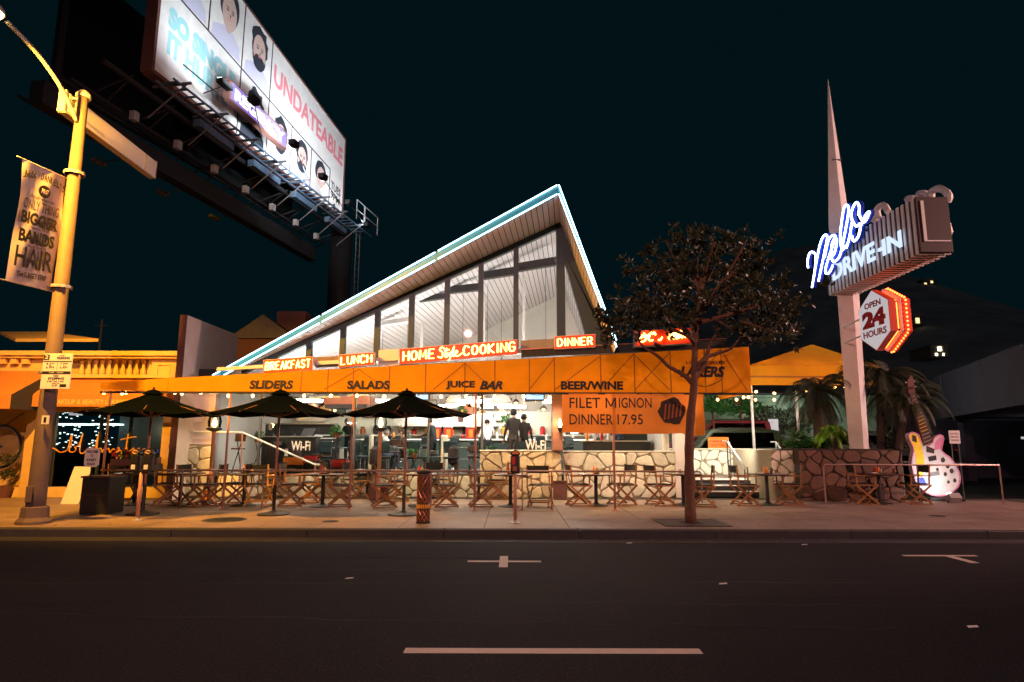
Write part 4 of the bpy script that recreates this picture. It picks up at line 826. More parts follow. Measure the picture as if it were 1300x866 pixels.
# ================================================================== INSIDE THE DINER
ZF=.77
s=thing('kitchen_wall','pale tiled kitchen back wall with hood behind the counter','kitchen wall',(-2,25.4,ZF))
obj('tile_panel',MB().box((-7.8,25.4,ZF),(4.2,25.5,2.9)),'tile_wall',s)
for k in range(20): obj('tile_strip',MB().box((-7.7+k*.58,25.37,2.0),(-7.7+k*.58+.5,25.4,2.62)),'tile_wall',s)
for k in range(12): obj('window_slat',MB().box((-7.6+k*.3,25.33,1.5),(-7.6+k*.3+.2,25.36,1.92)),'counter_green',s)
obj('hood',MB().prism([(-4.6,24.6,2.3),(-.5,24.6,2.3),(-.8,24.6,2.75),(-4.3,24.6,2.75)],(0,.8,0)),'stainless',s)
obj('pass_shelf',MB().box((-6.5,25.1,1.95),(3.8,25.38,2.0)),'stainless',s)
lamp('kitchen_light','AREA',(-1.5,23.5,3.1),250,(1,.88,.72),5,(0,.6,-1),1.2,parent=s)
t=thing('diner_counter','long pale green diner counter with steel top inside the restaurant','counter',(0,23.4,ZF))
obj('counter_front',MB().bbox((-5.6,23.4,ZF),(3.6,24.0,ZF+.98),.02),'counter_green',t); obj('counter_top',MB().bbox((-5.7,23.3,ZF+.98),(3.7,24.1,ZF+1.03),.015),'stainless',t); obj('trim',MB().box((-5.6,23.38,ZF+.3),(3.6,23.4,ZF+.36)),'chrome',t)
rr=random.Random(12)
for k in range(26):
    x=-5.4+k*.35+rr.uniform(-.1,.1); z=ZF+1.03; m=rr.choice(['red_plastic','orange_plastic','sign_white','stainless','wood_yellow','counter_green','paper'])
    hh=rr.uniform(.1,.3); c_=['red','orange','white','steel','yellow','green','cream'][['red_plastic','orange_plastic','sign_white','stainless','wood_yellow','counter_green','paper'].index(m)]
    setp(obj('bottle' if k%2 else 'jar',MB().lathe([(.045,0),(.05,hh*.6),(.02,hh*.8),(.02,hh),(.005,hh)],(x,23.7+rr.uniform(-.15,.15),z),8),m),c_+' container on the diner counter near its left end, spot %d'%(k+1) if 0 else 'small '+c_+' container, '+['first','second','third','fourth','fifth','sixth','seventh','eighth','ninth','tenth','eleventh','twelfth','thirteenth','fourteenth','fifteenth','sixteenth','seventeenth','eighteenth','nineteenth','twentieth','last but five','last but four','last but three','last but two','last but one','last'][k]+' from the left along the diner counter','bottle' if k%2 else 'jar','containers standing on the diner counter',kind='thing')
# stools
def stool():
    s=thing('counter_stool','','stool')
    obj('seat',MB().lathe([(.01,.7),(.17,.7),(.19,.74),(.18,.79),(.01,.81)],(0,0,0),14),'canvas_black',s); obj('post',MB().tube([(0,0,0),(0,0,.7)],.03,8),'chrome',s); obj('base',MB().lathe([(.2,0),(.18,.03),(.04,.06)],(0,0,0),14),'chrome',s); obj('foot_ring',MB().tube([(0.15*math.cos(a),.15*math.sin(a),.25) for a in [k*.628 for k in range(11)]],.01,4),'chrome',s)
    obj('backrest',MB().bbox((-.17,-.2,.85),(.17,-.16,1.1),.02),'booth_teal',s); obj('back_post',MB().tube([(0,-.1,.72),(0,-.2,.88)],.012,5),'chrome',s)
    return s
st=stool(); st['label']='black topped chrome stool, leftmost at the diner counter'; st['group']='stools along the diner counter'; st.location=(-5.0,22.9,ZF)
nm=['second','third','fourth','fifth','sixth','seventh','eighth','ninth']
for k in range(8): copy_tree(st,loc=(-5.0+(k+1)*1.0,22.9,ZF),label='black topped chrome diner stool, '+nm[k]+' from the left along the counter')
def stacked_chair():
    s=thing('diner_chair','','chair')
    obj('seat',MB().bbox((-.22,-.22,.43),(.22,.22,.49),.02),'canvas_black',s); obj('backrest',MB().bbox((-.21,.2,.6),(.21,.25,.95),.02),'booth_teal',s)
    for x in(-1,1):
        for y in(-1,1): obj('leg',MB().tube([(x*.2,y*.2,0),(x*.19,y*.18,.45)],.013,5),'chrome',s)
        obj('back_post',MB().tube([(x*.19,.19,.45),(x*.19,.23,.95)],.012,5),'chrome',s)
    return s
dc=stacked_chair(); dc['label']='dark diner chair with chrome frame behind the third umbrella pole'; dc['group']='chrome framed chairs inside the diner'; dc.location=(-2.9,19.4,ZF); dc.rotation_euler.z=.3
for (x,y,r,l) in ((-3.9,19.5,-2.8,'dark diner chair with its back to the seated man in white'),(-1.8,19.3,.2,'dark diner chair inside, right of the third umbrella pole'),(-1.1,19.9,3.3,'dark diner chair inside, beyond the fourth canopy pole'),(.4,20.4,.1,'dark diner chair inside above the stone wall, left of the Wi-Fi lettering'),(-5.6,19.6,.4,'dark diner chair inside between the first two umbrella poles'),(-4.8,20.2,3.0,'dark diner chair inside behind the first Wi-Fi lettering')):
    copy_tree(dc,loc=(x,y,ZF),rz=r,label=l)
def dtable():
    s=thing('diner_table','','table'); obj('table_top',MB().bbox((-.4,-.35,.72),(.4,.35,.76),.012),'counter_green',s); obj('edge_trim',MB().box((-.405,-.355,.73),(.405,.355,.75)),'chrome',s); obj('post',MB().tube([(0,0,0),(0,0,.72)],.04,8),'chrome',s); obj('base',MB().lathe([(.26,0),(.24,.03),(.05,.06)],(0,0,0),12),'cast_iron',s); return s
dt=dtable(); dt['label']='diner table inside where the man in white is seated'; dt['group']='small tables inside the diner'; dt.location=(-3.3,20.6,ZF)
for (x,y,l) in ((-1.3,20.3,'diner table inside, behind the fourth canopy pole'),(1.0,20.9,'diner table inside over the stone wall, beside the brown column'),(-5.4,20.3,'diner table inside, behind the second umbrella pole')): copy_tree(dt,loc=(x,y,ZF),label=l)
def booth():
    s=thing('booth_bench','','booth')
    obj('seat',MB().bbox((-.35,-.6,.3),(.25,.6,.47),.03),'booth_teal',s); obj('backrest',MB().bbox((-.45,-.6,.0),(-.33,.6,1.15),.04),'booth_cream',s); obj('base',MB().box((-.3,-.58,0),(.2,.58,.3)),'cast_iron',s)
    for k in range(5): obj('channel_pad',MB().bbox((-.33,-.58+k*.235,.48),(-.27,-.58+k*.235+.22,1.12),.02),'booth_teal',s)
    return s
bo=booth(); bo['label']='cream backed booth bench behind the seated man in the white shirt'; bo['group']='booths inside the diner'; bo.location=(-4.1,21.4,ZF); bo.rotation_euler.z=0
for (x,y,r,l) in ((-2.6,21.4,3.14,'teal booth bench facing the seated man in white'),(-6.2,21.8,0,'booth bench inside behind the second umbrella, left'),(-5.0,21.8,3.14,'booth bench inside behind the second umbrella, right')): copy_tree(bo,loc=(x,y,ZF),rz=r,label=l)
# host stand, door, rails at left
s=thing('host_stand','black host stand with clipboard inside behind the second umbrella','host stand',(-6.5,19.2,ZF)); obj('body',MB().bbox((-7.4,19.2,ZF),(-5.8,19.7,ZF+1.05),.02),'black_metal',s); obj('top',MB().bbox((-7.45,19.15,ZF+1.05),(-5.75,19.75,ZF+1.09),.01),'stainless',s); obj('card',MB().box((-6.7,19.19,ZF+.5),(-6.6,19.195,ZF+.72)),'paper',s); obj('tray',MB().prism([(-6.3,19.3,ZF+1.1),(-5.95,19.3,ZF+1.1),(-5.9,19.5,ZF+1.32),(-6.25,19.5,ZF+1.32)],(0,.02,0)),'black_metal',s)
s=thing('dark_cabinet','dark refrigerator cabinet with steel counter inside near the left windows','cabinet',(-7.3,21.5,ZF)); obj('body',MB().bbox((-8.2,21.5,ZF),(-5.9,22.2,ZF+1.5),.03),'cast_iron',s); obj('counter_top',MB().box((-8.2,21.4,ZF+1.5),(-5.9,22.2,ZF+1.54)),'stainless',s); obj('machine',MB().bbox((-7.2,21.5,ZF+1.54),(-6.2,22.0,ZF+1.95),.06),'stainless',s)
for k in range(3): obj('door_handle',MB().box((-7.9+k*.7,21.46,ZF+.8),(-7.87+k*.7,21.5,ZF+1.2)),'chrome',s)
s=thing('hanging_shelf','rust coloured wooden box shelf hanging from the ceiling inside','hanging shelf',(-4.7,20.3,2.9)); a=at(411,513,20.3); d=at(467,503,20.3)
obj('box',MB().box((a.x,20.3,a.z),(d.x,21.3,d.z)),'rust_wood',s); obj('underside',MB().box((a.x+.03,20.33,a.z-.12),(d.x-.03,21.3,a.z)),'black_metal',s)
for x in (a.x+.2,d.x-.2): obj('hanger',MB().tube([(x,20.8,d.z),(x,20.8,4.5)],.01,4),'black_metal',s)
# televisions
for (u0,v0,u1,v1,Y,lb) in ((528,507,545,495,20.5,'blue glowing television hung inside over the third umbrella'),(668,507,690,493,20,'tilted blue television on a post inside beside the brown column')):
    a=at(u0,v0,Y); d=at(u1,v1+0,Y); s=thing('television',lb,'television',a); obj('case',MB().bbox((a.x-.04,Y,a.z-.06),(d.x+.04,Y+.08,d.z+.06),.01),'black_metal',s); obj('screen',MB().box((a.x,Y-.004,a.z),(d.x,Y,d.z)),'screen_blue',s); obj('bracket',MB().tube([((a.x+d.x)/2,Y+.05,d.z),((a.x+d.x)/2,Y+.05,4.2)],.02,5),'black_metal',s)
    rr=random.Random(int(u0)); mb=MB()
    for k in range(5): x=rr.uniform(a.x,d.x-.12); z=rr.uniform(a.z,d.z-.06); mb.box((x,Y-.007,z),(x+rr.uniform(.05,.12),Y-.004,z+.04))
    obj('picture_shapes',mb,'sign_white',s)
# pendant lamps
for (u,v,lb) in ((578,510,'large white dome pendant lamp behind the fourth canopy pole, left one'),(637,510,'large white dome pendant lamp left of the tilted television'),(447,533,'small white pendant lamp between the second and third umbrellas')):
    Y=21.5; p=at(u,v,Y); r_=.36 if v==510 else .16; s=thing('pendant_lamp',lb,'pendant lamp',p)
    obj('shade',MB().lathe([(r_,-.1),(r_*.95,0),(r_*.6,.18),(r_*.2,.27),(.03,.3)],p,18),'interior_white',s,smooth=True); obj('diffuser',MB().lathe([(.01,-.12),(r_*.96,-.1),(r_*.9,-.08),(.01,-.08)],p,18),'fluoro',s); obj('cord',MB().tube([p+V((0,0,.3)),V((p.x,Y,4.6))],.01,4),'black_metal',s)
# wall pictures, plants, mobiles
rr=random.Random(5)
for k in range(12):
    u=[560,575,592,603,545,618,632,642,395,430,470,520][k]; v=[522,512,520,510,515,512,530,512,520,520,522,545][k]; p=at(u,v,25.2); s_=rr.uniform(.18,.34)
    pos=['leftmost of the high row','below the white dome lamp','right of the fourth pole','highest of the row','nearest the third umbrella tip','beside the pole top','low near the two dark figures','right below the dome lamp','behind the first hanging bulbs','beside the rust shelf','right of the rust shelf','behind the standing waiter'][k]
    s=thing('wall_picture','small picture on the diner back wall, '+pos,'picture',p); obj('frame',MB().bbox((p.x-s_,25.2,p.z-s_*.8),(p.x+s_,25.26,p.z+s_*.8),.01),'black_metal' if k%2 else 'wood_dark',s); obj('print',MB().box((p.x-s_*.85,25.195,p.z-s_*.65),(p.x+s_*.85,25.2,p.z+s_*.65)),['paper','tile_wall','rust_wood','sign_white','counter_green'][k%5],s)
for (u,v,lb) in ((644,535,'leafy plant in a pot beside the two dark figures inside'),(585,525,'leafy hanging plant inside near the fourth canopy pole')):
    p=at(u,v,22.3); s=thing('indoor_plant',lb,'plant',p); obj('foliage',leafcloud((p.x,22.3,p.z+.1),(.25,.25,.22),180,.1,int(u)),'bush_leaf',s); obj('pot',MB().lathe([(.08,-.3),(.11,-.1),(.01,-.1)],(p.x,22.3,p.z),8),'brown_wall',s); obj('hanger',MB().tube([(p.x,22.3,p.z-.1),(p.x,22.3,4.4)],.006,4),'black_metal',s)
s=thing('menu_board','small dark menu board inside left of the Wi-Fi lettering','menu board',at(640,560,20)); a=at(395,565,21); obj('board',MB().box((a.x,21,a.z),(a.x+.9,21.05,a.z+.45)),'black_metal',s); obj('lines',MB().box((a.x+.1,20.995,a.z+.1),(a.x+.7,21,a.z+.13)).box((a.x+.1,20.995,a.z+.2),(a.x+.8,21,a.z+.23)).box((a.x+.1,20.995,a.z+.3),(a.x+.6,21,a.z+.33)),'paper',s); obj('leg',MB().tube([(a.x+.1,21.03,ZF),(a.x+.1,21.03,a.z)],.015,5).tube([(a.x+.8,21.03,ZF),(a.x+.8,21.03,a.z)],.015,5),'black_metal',s)
for (u,v,m,lb,w_) in ((393,583,'red_plastic','red plastic crate just inside the window between umbrella poles',.2),(430,588,'red_plastic','dark red box inside left of the third canopy pole',.22),(372,585,'orange_plastic','glowing orange drinks case inside behind the second umbrella pole',.3)):
    p=at(u,v,19.0); s=thing('crate',lb,'crate',p); obj('body',MB().bbox((p.x-w_,19,p.z-.12),(p.x+w_,19.3,p.z+.12),.015),m,s); obj('rim',MB().box((p.x-w_-.01,18.99,p.z+.1),(p.x+w_+.01,19.31,p.z+.125)),'cast_iron',s); obj('stand',MB().box((p.x-w_+.02,19.02,ZF),(p.x+w_-.02,19.28,p.z-.12)),'cast_iron',s)
for k,(u,v) in enumerate([(700-148,549),(715-148,551),(596,551)]):
    p=at(u,v,23.1); s=thing('drink_machine','red and white drink dispenser on the counter, '+['left of two','right of two','near the fourth pole'][k],'drink dispenser',p); z0=ZF+1.03; obj('body',MB().bbox((p.x-.16,23.5,z0),(p.x+.16,23.8,z0+.42),.03),'red_plastic',s); obj('front',MB().box((p.x-.05,23.49,z0+.06),(p.x+.1,23.5,z0+.36)),'orange_plastic',s); obj('cap',MB().bbox((p.x-.17,23.48,z0+.42),(p.x+.17,23.8,z0+.5),.02),'sign_white',s)
nth=['first','second','third','fourth','fifth','sixth','seventh','eighth','ninth','tenth','eleventh','twelfth','thirteenth','fourteenth','fifteenth','sixteenth','seventeenth','eighteenth','nineteenth','twentieth']
rr=random.Random(77)
for k in range(14):
    u=(340,372,398,425,470,488,505,548,566,600,612,655,680,690)[k]; Y=rr.uniform(20,24.5); p=at(u,rr.uniform(506,530),Y); s=thing('small_pendant','small warm pendant bulb inside the diner, '+nth[k]+' from the left','pendant lamp',p,group='small warm pendant bulbs inside the diner'); obj('bulb',MB().ball(p,.05,8),'bulb',s,smooth=True); obj('shade',MB().lathe([(.13,.0),(.06,.1),(.02,.12)],p,10),'black_metal' if k%2 else 'rust_wood',s); obj('cord',MB().tube([p+V((0,0,.1)),V((p.x,Y,4.2))],.008,4),'black_metal',s)
for k in range(20):
    x=-6.3+k*.5; hh=rr.uniform(.16,.34); m=rr.choice(['rust_wood','sign_white','cast_iron','red_plastic','wood_yellow','booth_teal']); p=V((x,25.2,2.0)); s=thing('shelf_canister','canister on the kitchen pass shelf, '+nth[k]+' from the left','canister',p,group='canisters on the kitchen pass shelf'); obj('can',MB().lathe([(.1,0),(.11,hh*.8),(.07,hh)],p,8),m,s); obj('lid',MB().lathe([(.08,hh),(.08,hh+.03),(.01,hh+.03)],p,8),'cast_iron',s)
for k in range(16):
    u=300+k*25; Y=rr.uniform(18.9,19.3); p=at(u,598,Y); p.z=ZF+.01; hh=rr.uniform(.5,1.15); kind_=k%4
    s=thing(['high_chair','plant_stand','tray_stand','coat_stand'][kind_],['dark folding high chair','dark plant stand with leaves','dark tray stand with stacked plates','dark coat stand with a jacket'][kind_]+' just inside the front window, '+nth[k]+' item from the left',['high chair','plant stand','tray stand','coat stand'][kind_],p)
    for dx in(-.14,.14): obj('leg',MB().tube([p+V((dx,0,0)),p+V((-dx*.8,.1,hh))],.016,5),'black_metal',s)
    if kind_==1: obj('leaves',leafcloud((p.x,p.y,p.z+hh+.12),(.2,.15,.18),130,.1,k),'bush_leaf',s); obj('pot',MB().lathe([(.07,0),(.1,.14),(.01,.14)],p+V((0,0,hh-.06)),8),'rust_wood',s)
    elif kind_==2:
        for j in range(4): obj('plate',MB().lathe([(.1,0),(.14,.02),(.01,.02)],p+V((0,.05,hh+.03*j)),10),'sign_white',s)
    elif kind_==3: obj('jacket',MB().lathe([(.05,0),(.17,.1),(.15,.5),(.06,.6)],p+V((0,.05,hh-.35)),9),'cloth_brown',s)
    else: obj('seat',MB().bbox((p.x-.16,p.y-.1,p.z+hh*.6),(p.x+.16,p.y+.15,p.z+hh*.6+.04),.01),'wood_dark',s); obj('backrest',MB().bbox((p.x-.16,p.y+.12,p.z+hh*.8),(p.x+.16,p.y+.15,p.z+hh),.01),'wood_dark',s)
# ------------------------------------------------------------------ people
def person(lbl,loc,rz,pose,top,bottom,skin,hair,scale=1.0,extra=None):
    J={'pelvis':(0,0,.93),'waist':(0,0,1.08),'chest':(0,.01,1.32),'neck':(0,0,1.47),'neck2':(0,.01,1.53),'head':(0,.02,1.63),'crown':(0,.01,1.73),
       'sl':(-.17,0,1.42),'el':(-.24,0,1.14),'wl':(-.25,.1,.92),'pl':(-.25,.13,.86),'sr':(.17,0,1.42),'er':(.24,0,1.14),'wr':(.25,.1,.92),'pr':(.25,.13,.86),
       'hl':(-.09,0,.9),'kl':(-.1,.02,.5),'al':(-.1,-.02,.09),'tl':(-.1,.13,.04),'hr':(.09,0,.9),'kr':(.1,.02,.5),'ar':(.1,-.02,.09),'tr':(.1,.13,.04)}
    if pose=='sit':
        dz=-.42
        for k in list(J):
            if k not in('kl','al','tl','kr','ar','tr'): J[k]=(J[k][0],J[k][1],J[k][2]+dz)
        J.update(kl=(-.12,.42,.5),al=(-.12,.40,.09),tl=(-.12,.55,.04),kr=(.12,.42,.5),ar=(.12,.40,.09),tr=(.12,.55,.04),el=(-.25,.12,.78),wl=(-.14,.36,.78),pl=(-.11,.43,.79),er=(.25,.12,.78),wr=(.14,.36,.78),pr=(.11,.43,.79))
    if pose=='work': J.update(el=(-.25,.1,1.16),wl=(-.14,.34,1.12),pl=(-.1,.41,1.13),er=(.25,.1,1.16),wr=(.14,.34,1.14),pr=(.1,.41,1.15),chest=(0,.05,1.31),neck=(0,.1,1.45),neck2=(0,.12,1.5),head=(0,.16,1.6),crown=(0,.17,1.7),sl=(-.17,.07,1.41),sr=(.17,.07,1.41))
    Rr={'pelvis':(.15,.11),'waist':(.14,.1),'chest':(.17,.12),'neck':(.065,.065),'neck2':(.055,.055),'head':(.085,.105),'crown':(.06,.07),'sl':(.065,.065),'sr':(.065,.065),'el':(.045,.045),'er':(.045,.045),'wl':(.028,.028),'wr':(.028,.028),'pl':(.035,.02),'pr':(.035,.02),'hl':(.09,.09),'hr':(.09,.09),'kl':(.06,.06),'kr':(.06,.06),'al':(.04,.04),'ar':(.04,.04),'tl':(.035,.025),'tr':(.035,.025)}
    E_=[('pelvis','waist'),('waist','chest'),('chest','neck'),('neck','neck2'),('neck2','head'),('head','crown'),('chest','sl'),('sl','el'),('el','wl'),('wl','pl'),('chest','sr'),('sr','er'),('er','wr'),('wr','pr'),('pelvis','hl'),('hl','kl'),('kl','al'),('al','tl'),('pelvis','hr'),('hr','kr'),('kr','ar'),('ar','tr')]
    names=list(J); vs=[V(J[k]) for k in names]; es=[(names.index(a),names.index(b)) for a,b in E_]; rad=[Rr[k] for k in names]
    for sd in 'lr':       # five fingers from each palm
        p=V(J['p'+sd]); d=(p-V(J['w'+sd])).normalized(); side=d.cross(V((0,0,1))) if abs(d.z)<.9 else V((0,1,0)); side.normalize(); dn=V((0,0,-1)) if abs(d.z)<.9 else V((0,.3,0))
        for i,(o,l) in enumerate(((-.03,.06),(-.01,.075),(.011,.07),(.03,.055))):
            a=p+side*o+d*.02; b=a+d*l*.55; c=b+d*l*.35+dn*.02
            n0=len(vs); vs+=[a,b,c]; es+=[(names.index('p'+sd),n0),(n0,n0+1),(n0+1,n0+2)]; rad+=[(.012,.012),(.009,.009),(.007,.007)]
        sg=-1 if sd=='l' else 1
        a=p-d*.03+side*(-.035*sg); b=a+d*.03+side*(-.02*sg); n0=len(vs); vs+=[a,b]; es+=[(names.index('w'+sd),n0),(n0,n0+1)]; rad+=[(.012,.012),(.009,.009)]
    me=bpy.data.meshes.new('sk'); me.from_pydata(vs,es,[]); o=bpy.data.objects.new('sk',me); COL.objects.link(o)
    sk=o.modifiers.new('s','SKIN'); 
    for i,r_ in enumerate(rad): me.skin_vertices[0].data[i].radius=r_
    me.skin_vertices[0].data[0].use_root=True
    sb=o.modifiers.new('u','SUBSURF'); sb.levels=1; sb.render_levels=1
    bpy.context.view_layer.update(); m2=bpy.data.meshes.new_from_object(o.evaluated_get(bpy.context.evaluated_depsgraph_get())); bpy.data.objects.remove(o)
    for m_ in (skin,top,bottom,'cast_iron'): m2.materials.append(M[m_])
    nk=J['neck2'][2]-.03; wz=J['waist'][2]-.06; W_=[V(J['wl']),V(J['wr'])]
    for f in m2.polygons:
        c=f.center; f.use_smooth=True
        hand=min((c-V(J['pl'])).length,(c-V(J['pr'])).length)<.10 or min((c-W_[0]).length,(c-W_[1]).length)<.035
        legs=(c.z<wz and abs(c.x)<.2) or (pose=='sit' and c.y>.15 and c.z<.62)
        f.material_index=0 if (c.z>nk or hand) else 3 if c.z<.1 else 2 if (legs and not (pose!='sit' and abs(c.x)>.19)) else 1
    s=thing('person',lbl,'person',loc,rz)
    b=bpy.data.objects.new('body',m2); COL.objects.link(b); b.parent=s; s.scale=(scale,)*3
    h=V(J['head']); hb=MB().lathe([(.06,-.06),(.088,-.02),(.094,.03),(.088,.07),(.055,.105),(.005,.118)],h+V((0,-.018,.0)),12); ho=obj('hair',hb,hair,s,smooth=True,local=True)
    # keep the hair off the face: push its front ring back
    for v in ho.data.vertices:
        if v.co.y>h.y+.03 and v.co.z<h.z+.06: v.co.y=h.y+.03
    fc=MB(); 
    for e in(-1,1): fc.ball((h.x+e*.033,h.y+.098,h.z+.005),.012,6)
    obj('eyes',fc,'black_ink',s,local=True); obj('nose',MB().add([(h.x-.012,h.y+.1,h.z-.035),(h.x+.012,h.y+.1,h.z-.035),(h.x,h.y+.128,h.z-.03),(h.x,h.y+.1,h.z+.01)],[(0,1,2),(0,2,3),(1,3,2)]),skin,s,local=True)
    for e in (-1,1): obj('ear',MB().ball((h.x+e*.098,h.y,h.z-.01),.022,6,(1,1,1.3)),skin,s,local=True)
    obj('mouth',MB().box((h.x-.02,h.y+.096,h.z-.062),(h.x+.02,h.y+.102,h.z-.054)),'red_plastic',s,local=True)
    return s
def P(u,Y): return at(u,560,Y).x
person('grey haired man in a white shirt seated at a diner table facing right',(P(490,21.0),21.0,ZF+.02),R(-75),'sit','shirt_white','denim','skin','hair_grey')
person('dark haired person in dark clothes seated opposite the man in white',(P(512,21.2),21.2,ZF+.02),R(80),'sit','cloth_brown','cloth_black','skin','hair_dark')
person('waiter in black bending over a tray inside behind the third umbrella pole',(P(550,21.7),21.7,ZF+.02),R(70),'work','cloth_black','cloth_black','skin','hair_dark')
person('dark haired cook in white shirt facing the counter, seen from behind',(P(619,22.6),22.6,ZF+.02),R(10),'work','shirt_white','cloth_black','skin','hair_dark')
person('tall person in long brown coat standing inside, left of the two dark figures',(P(652,20.6),20.6,ZF+.02),R(20),'stand','cloth_brown','cloth_brown','skin','hair_dark',1.12)
person('person in dark brown jacket standing inside, right of the two dark figures',(P(665,20.9),20.9,ZF+.02),R(-20),'stand','cloth_brown','cloth_black','skin','hair_dark',1.04)
person('staff member in dark clothes standing far inside behind the left host stand',(P(443,22.5),22.5,ZF+.02),R(160),'work','cloth_black','cloth_black','skin_dark','hair_dark')
person('staff member in pale grey shirt beside the window openings right of the brown column',(P(787,20.6),20.6,ZF+.02),R(120),'work','denim','cloth_black','skin','hair_dark')
# room behind the banner: shelf with bottles
s=thing('service_counter','dark service counter with bottles behind the window opening under the banner','counter',(3,20,ZF)); obj('body',MB().bbox((2.2,20.0,ZF),(4.3,20.5,ZF+.95),.02),'cast_iron',s); obj('top',MB().box((2.15,19.95,ZF+.95),(4.3,20.5,ZF+.99)),'stainless',s); obj('lit_shelf',MB().box((1.9,20.6,2.0),(3.0,20.9,2.06)),'fluoro',s); obj('green_board',MB().prism([(3.1,20.55,1.2),(4.3,20.55,1.2),(4.3,20.55,2.2),(3.3,20.55,2.2)],(0,.04,0)),'booth_teal',s)
for k,m in enumerate(['orange_plastic','sign_white','red_plastic','sign_white']): p=V((2.35+k*.22,20.15,ZF+.99)); setp(obj('bottle',MB().lathe([(.05,0),(.05,.22),(.02,.3),(.02,.36),(.005,.36)],p,8),m),['orange bottle at the left end of the service counter','white bottle beside the orange one on the service counter','red bottle on the service counter','white bottle at the right of the service counter row'][k],'bottle','bottles on the service counter',kind='thing')

# ================================================================== PATIO FURNITURE
def dchair(wood='wood'):
    s=thing('director_chair','','chair')
    obj('seat',MB().bbox((-.22,-.24,.505),(.24,.24,.53),.008),'canvas_black',s)
    bb=MB(); n=6
    for i in range(n+1):
        y=-.27+.54*i/n; x=-.25-.03*math.sin(math.pi*i/n)
        bb.v+=[V((x,y,.80)),V((x-.03,y,.98)),V((x-.012,y,.98)),V((x+.012,y,.80))]
    for i in range(n): b0=i*4; bb.f+=[(b0,b0+1,b0+5,b0+4),(b0+2,b0+3,b0+7,b0+6),(b0+1,b0+2,b0+6,b0+5),(b0+3,b0,b0+4,b0+7)]
    obj('backrest',bb,'canvas_black',s,smooth=False)
    for y in (-.27,.27):
        obj('leg',MB().obox((0,y,.255),V((.28,0,-.245)),V((0,.012,0)),V((.015,0,.017))),wood,s)
        obj('leg',MB().obox((0,y*.9,.255),V((.28,0,.245)),V((0,.012,0)),V((-.015,0,.017))),wood,s)
        obj('back_post',MB().obox((-.25,y,.75),V((-.022,0,.24)),V((0,.012,0)),V((.016,0,0))),wood,s)
        obj('arm_post',MB().obox((.2,y,.61),V((.0,0,.1)),V((0,.012,0)),V((.016,0,0))),wood,s)
        obj('armrest',MB().bbox((-.28,y-.03,.71),(.27,y+.03,.735),.006),wood,s)
        obj('side_rail',MB().box((-.26,y-.014,.475),(.26,y+.014,.505)),wood,s)
        obj('foot_rail',MB().box((-.27,y-.012,.012),(.27,y+.012,.035)),wood,s)
    obj('stretcher',MB().box((.22,-.26,.10),(.245,.26,.13)),wood,s); obj('stretcher',MB().box((-.245,-.26,.10),(-.22,.26,.13)),wood,s)
    return s
grp="director's chairs set out on the patio"
chs=[ # u, v(foot), rotation, label
(610,643,8,"wooden director's chair beside the fourth canopy pole, turned to the right"),
(632,634,184,"wooden director's chair right behind the parking meter post"),
(686,643,88,"wooden director's chair seen from behind, left of the brown column base"),
(735,642,20,"wooden director's chair left of the table in front of the banner"),
(790,641,192,"wooden director's chair right of the fifth canopy pole"),
(771,630,250,"wooden director's chair in the back row behind the fifth canopy pole"),
(838,642,6,"wooden director's chair with clear X legs alone between fifth pole and tree"),
(893,643,176,"wooden director's chair just right of the tree trunk"),
(946,642,8,"wooden director's chair left of the table by the entry steps"),
(1002,641,172,"wooden director's chair right of the table by the entry steps"),
(1097,640,2,"pale wooden director's chair left of the table by the guitar"),
(1163,640,178,"director's chair directly in front of the big guitar"),
(565,643,182,"wooden director's chair just right of the slim lattice bin"),
(556,633,60,"director's chair mostly hidden behind the slim lattice bin"),
(487,644,10,"reddish wooden director's chair left of the third umbrella pole"),
(505,636,184,"wooden director's chair behind the third umbrella pole"),
(431,643,184,"wooden director's chair left of the third canopy pole foot"),
(451,633,30,"yellow lit director's chair in the back row right of the third canopy pole"),
(370,642,6,"wooden director's chair just right of the second umbrella pole"),
(393,638,180,"wooden director's chair left of the second black table post"),
(243,643,6,"dark wooden director's chair in front of the stone base, left one"),
(266,642,178,"dark wooden director's chair left of the second canopy pole"),
(298,640,186,"dark wooden director's chair right of the second canopy pole"),
(212,641,4,"director's chair in deep shade right of the double parking meter"),
(155,641,92,"director's chair in shade left of the double parking meter, seen from behind"),
(343,634,175,"dark director's chair behind the bright yellow chair"),
(415,632,5,"dark director's chair in the back row left of the third canopy pole"),
(665,631,200,"director's chair in the back row against the tan stone wall"),
]
c0=dchair(); c0['group']=grp
for i,(u,v,rz,lb) in enumerate(chs):
    p=atz(u,v,.152)
    if p.y<15.35: p=p*(15.35/p.y); p.z=.152
    if i==0: c0.location=p; c0.rotation_euler.z=R(rz); c0['label']=lb
    else: copy_tree(c0,loc=p,rz=R(rz+random.uniform(-14,14)),label=lb)
cy=dchair('wood_yellow'); p=atz(328,642,.152); cy['group']=grp; cy['label']="bright yellow wooden director's chair lit between the second canopy pole and second umbrella"; cy.location=p; cy.rotation_euler.z=R(92)
def ptable():
    s=thing('patio_table','','table')
    obj('table_top',MB().bbox((-.4,-.4,.735),(.4,.4,.765),.01),'table_top',s); obj('post',MB().tube([(0,0,.03),(0,0,.735)],.045,8),'cast_iron',s); obj('base',MB().lathe([(.3,0),(.29,.015),(.08,.05),(.05,.08)],(0,0,0),16),'cast_iron',s); obj('top_plate',MB().box((-.18,-.18,.715),(.18,.18,.734)),'cast_iron',s)
    return s
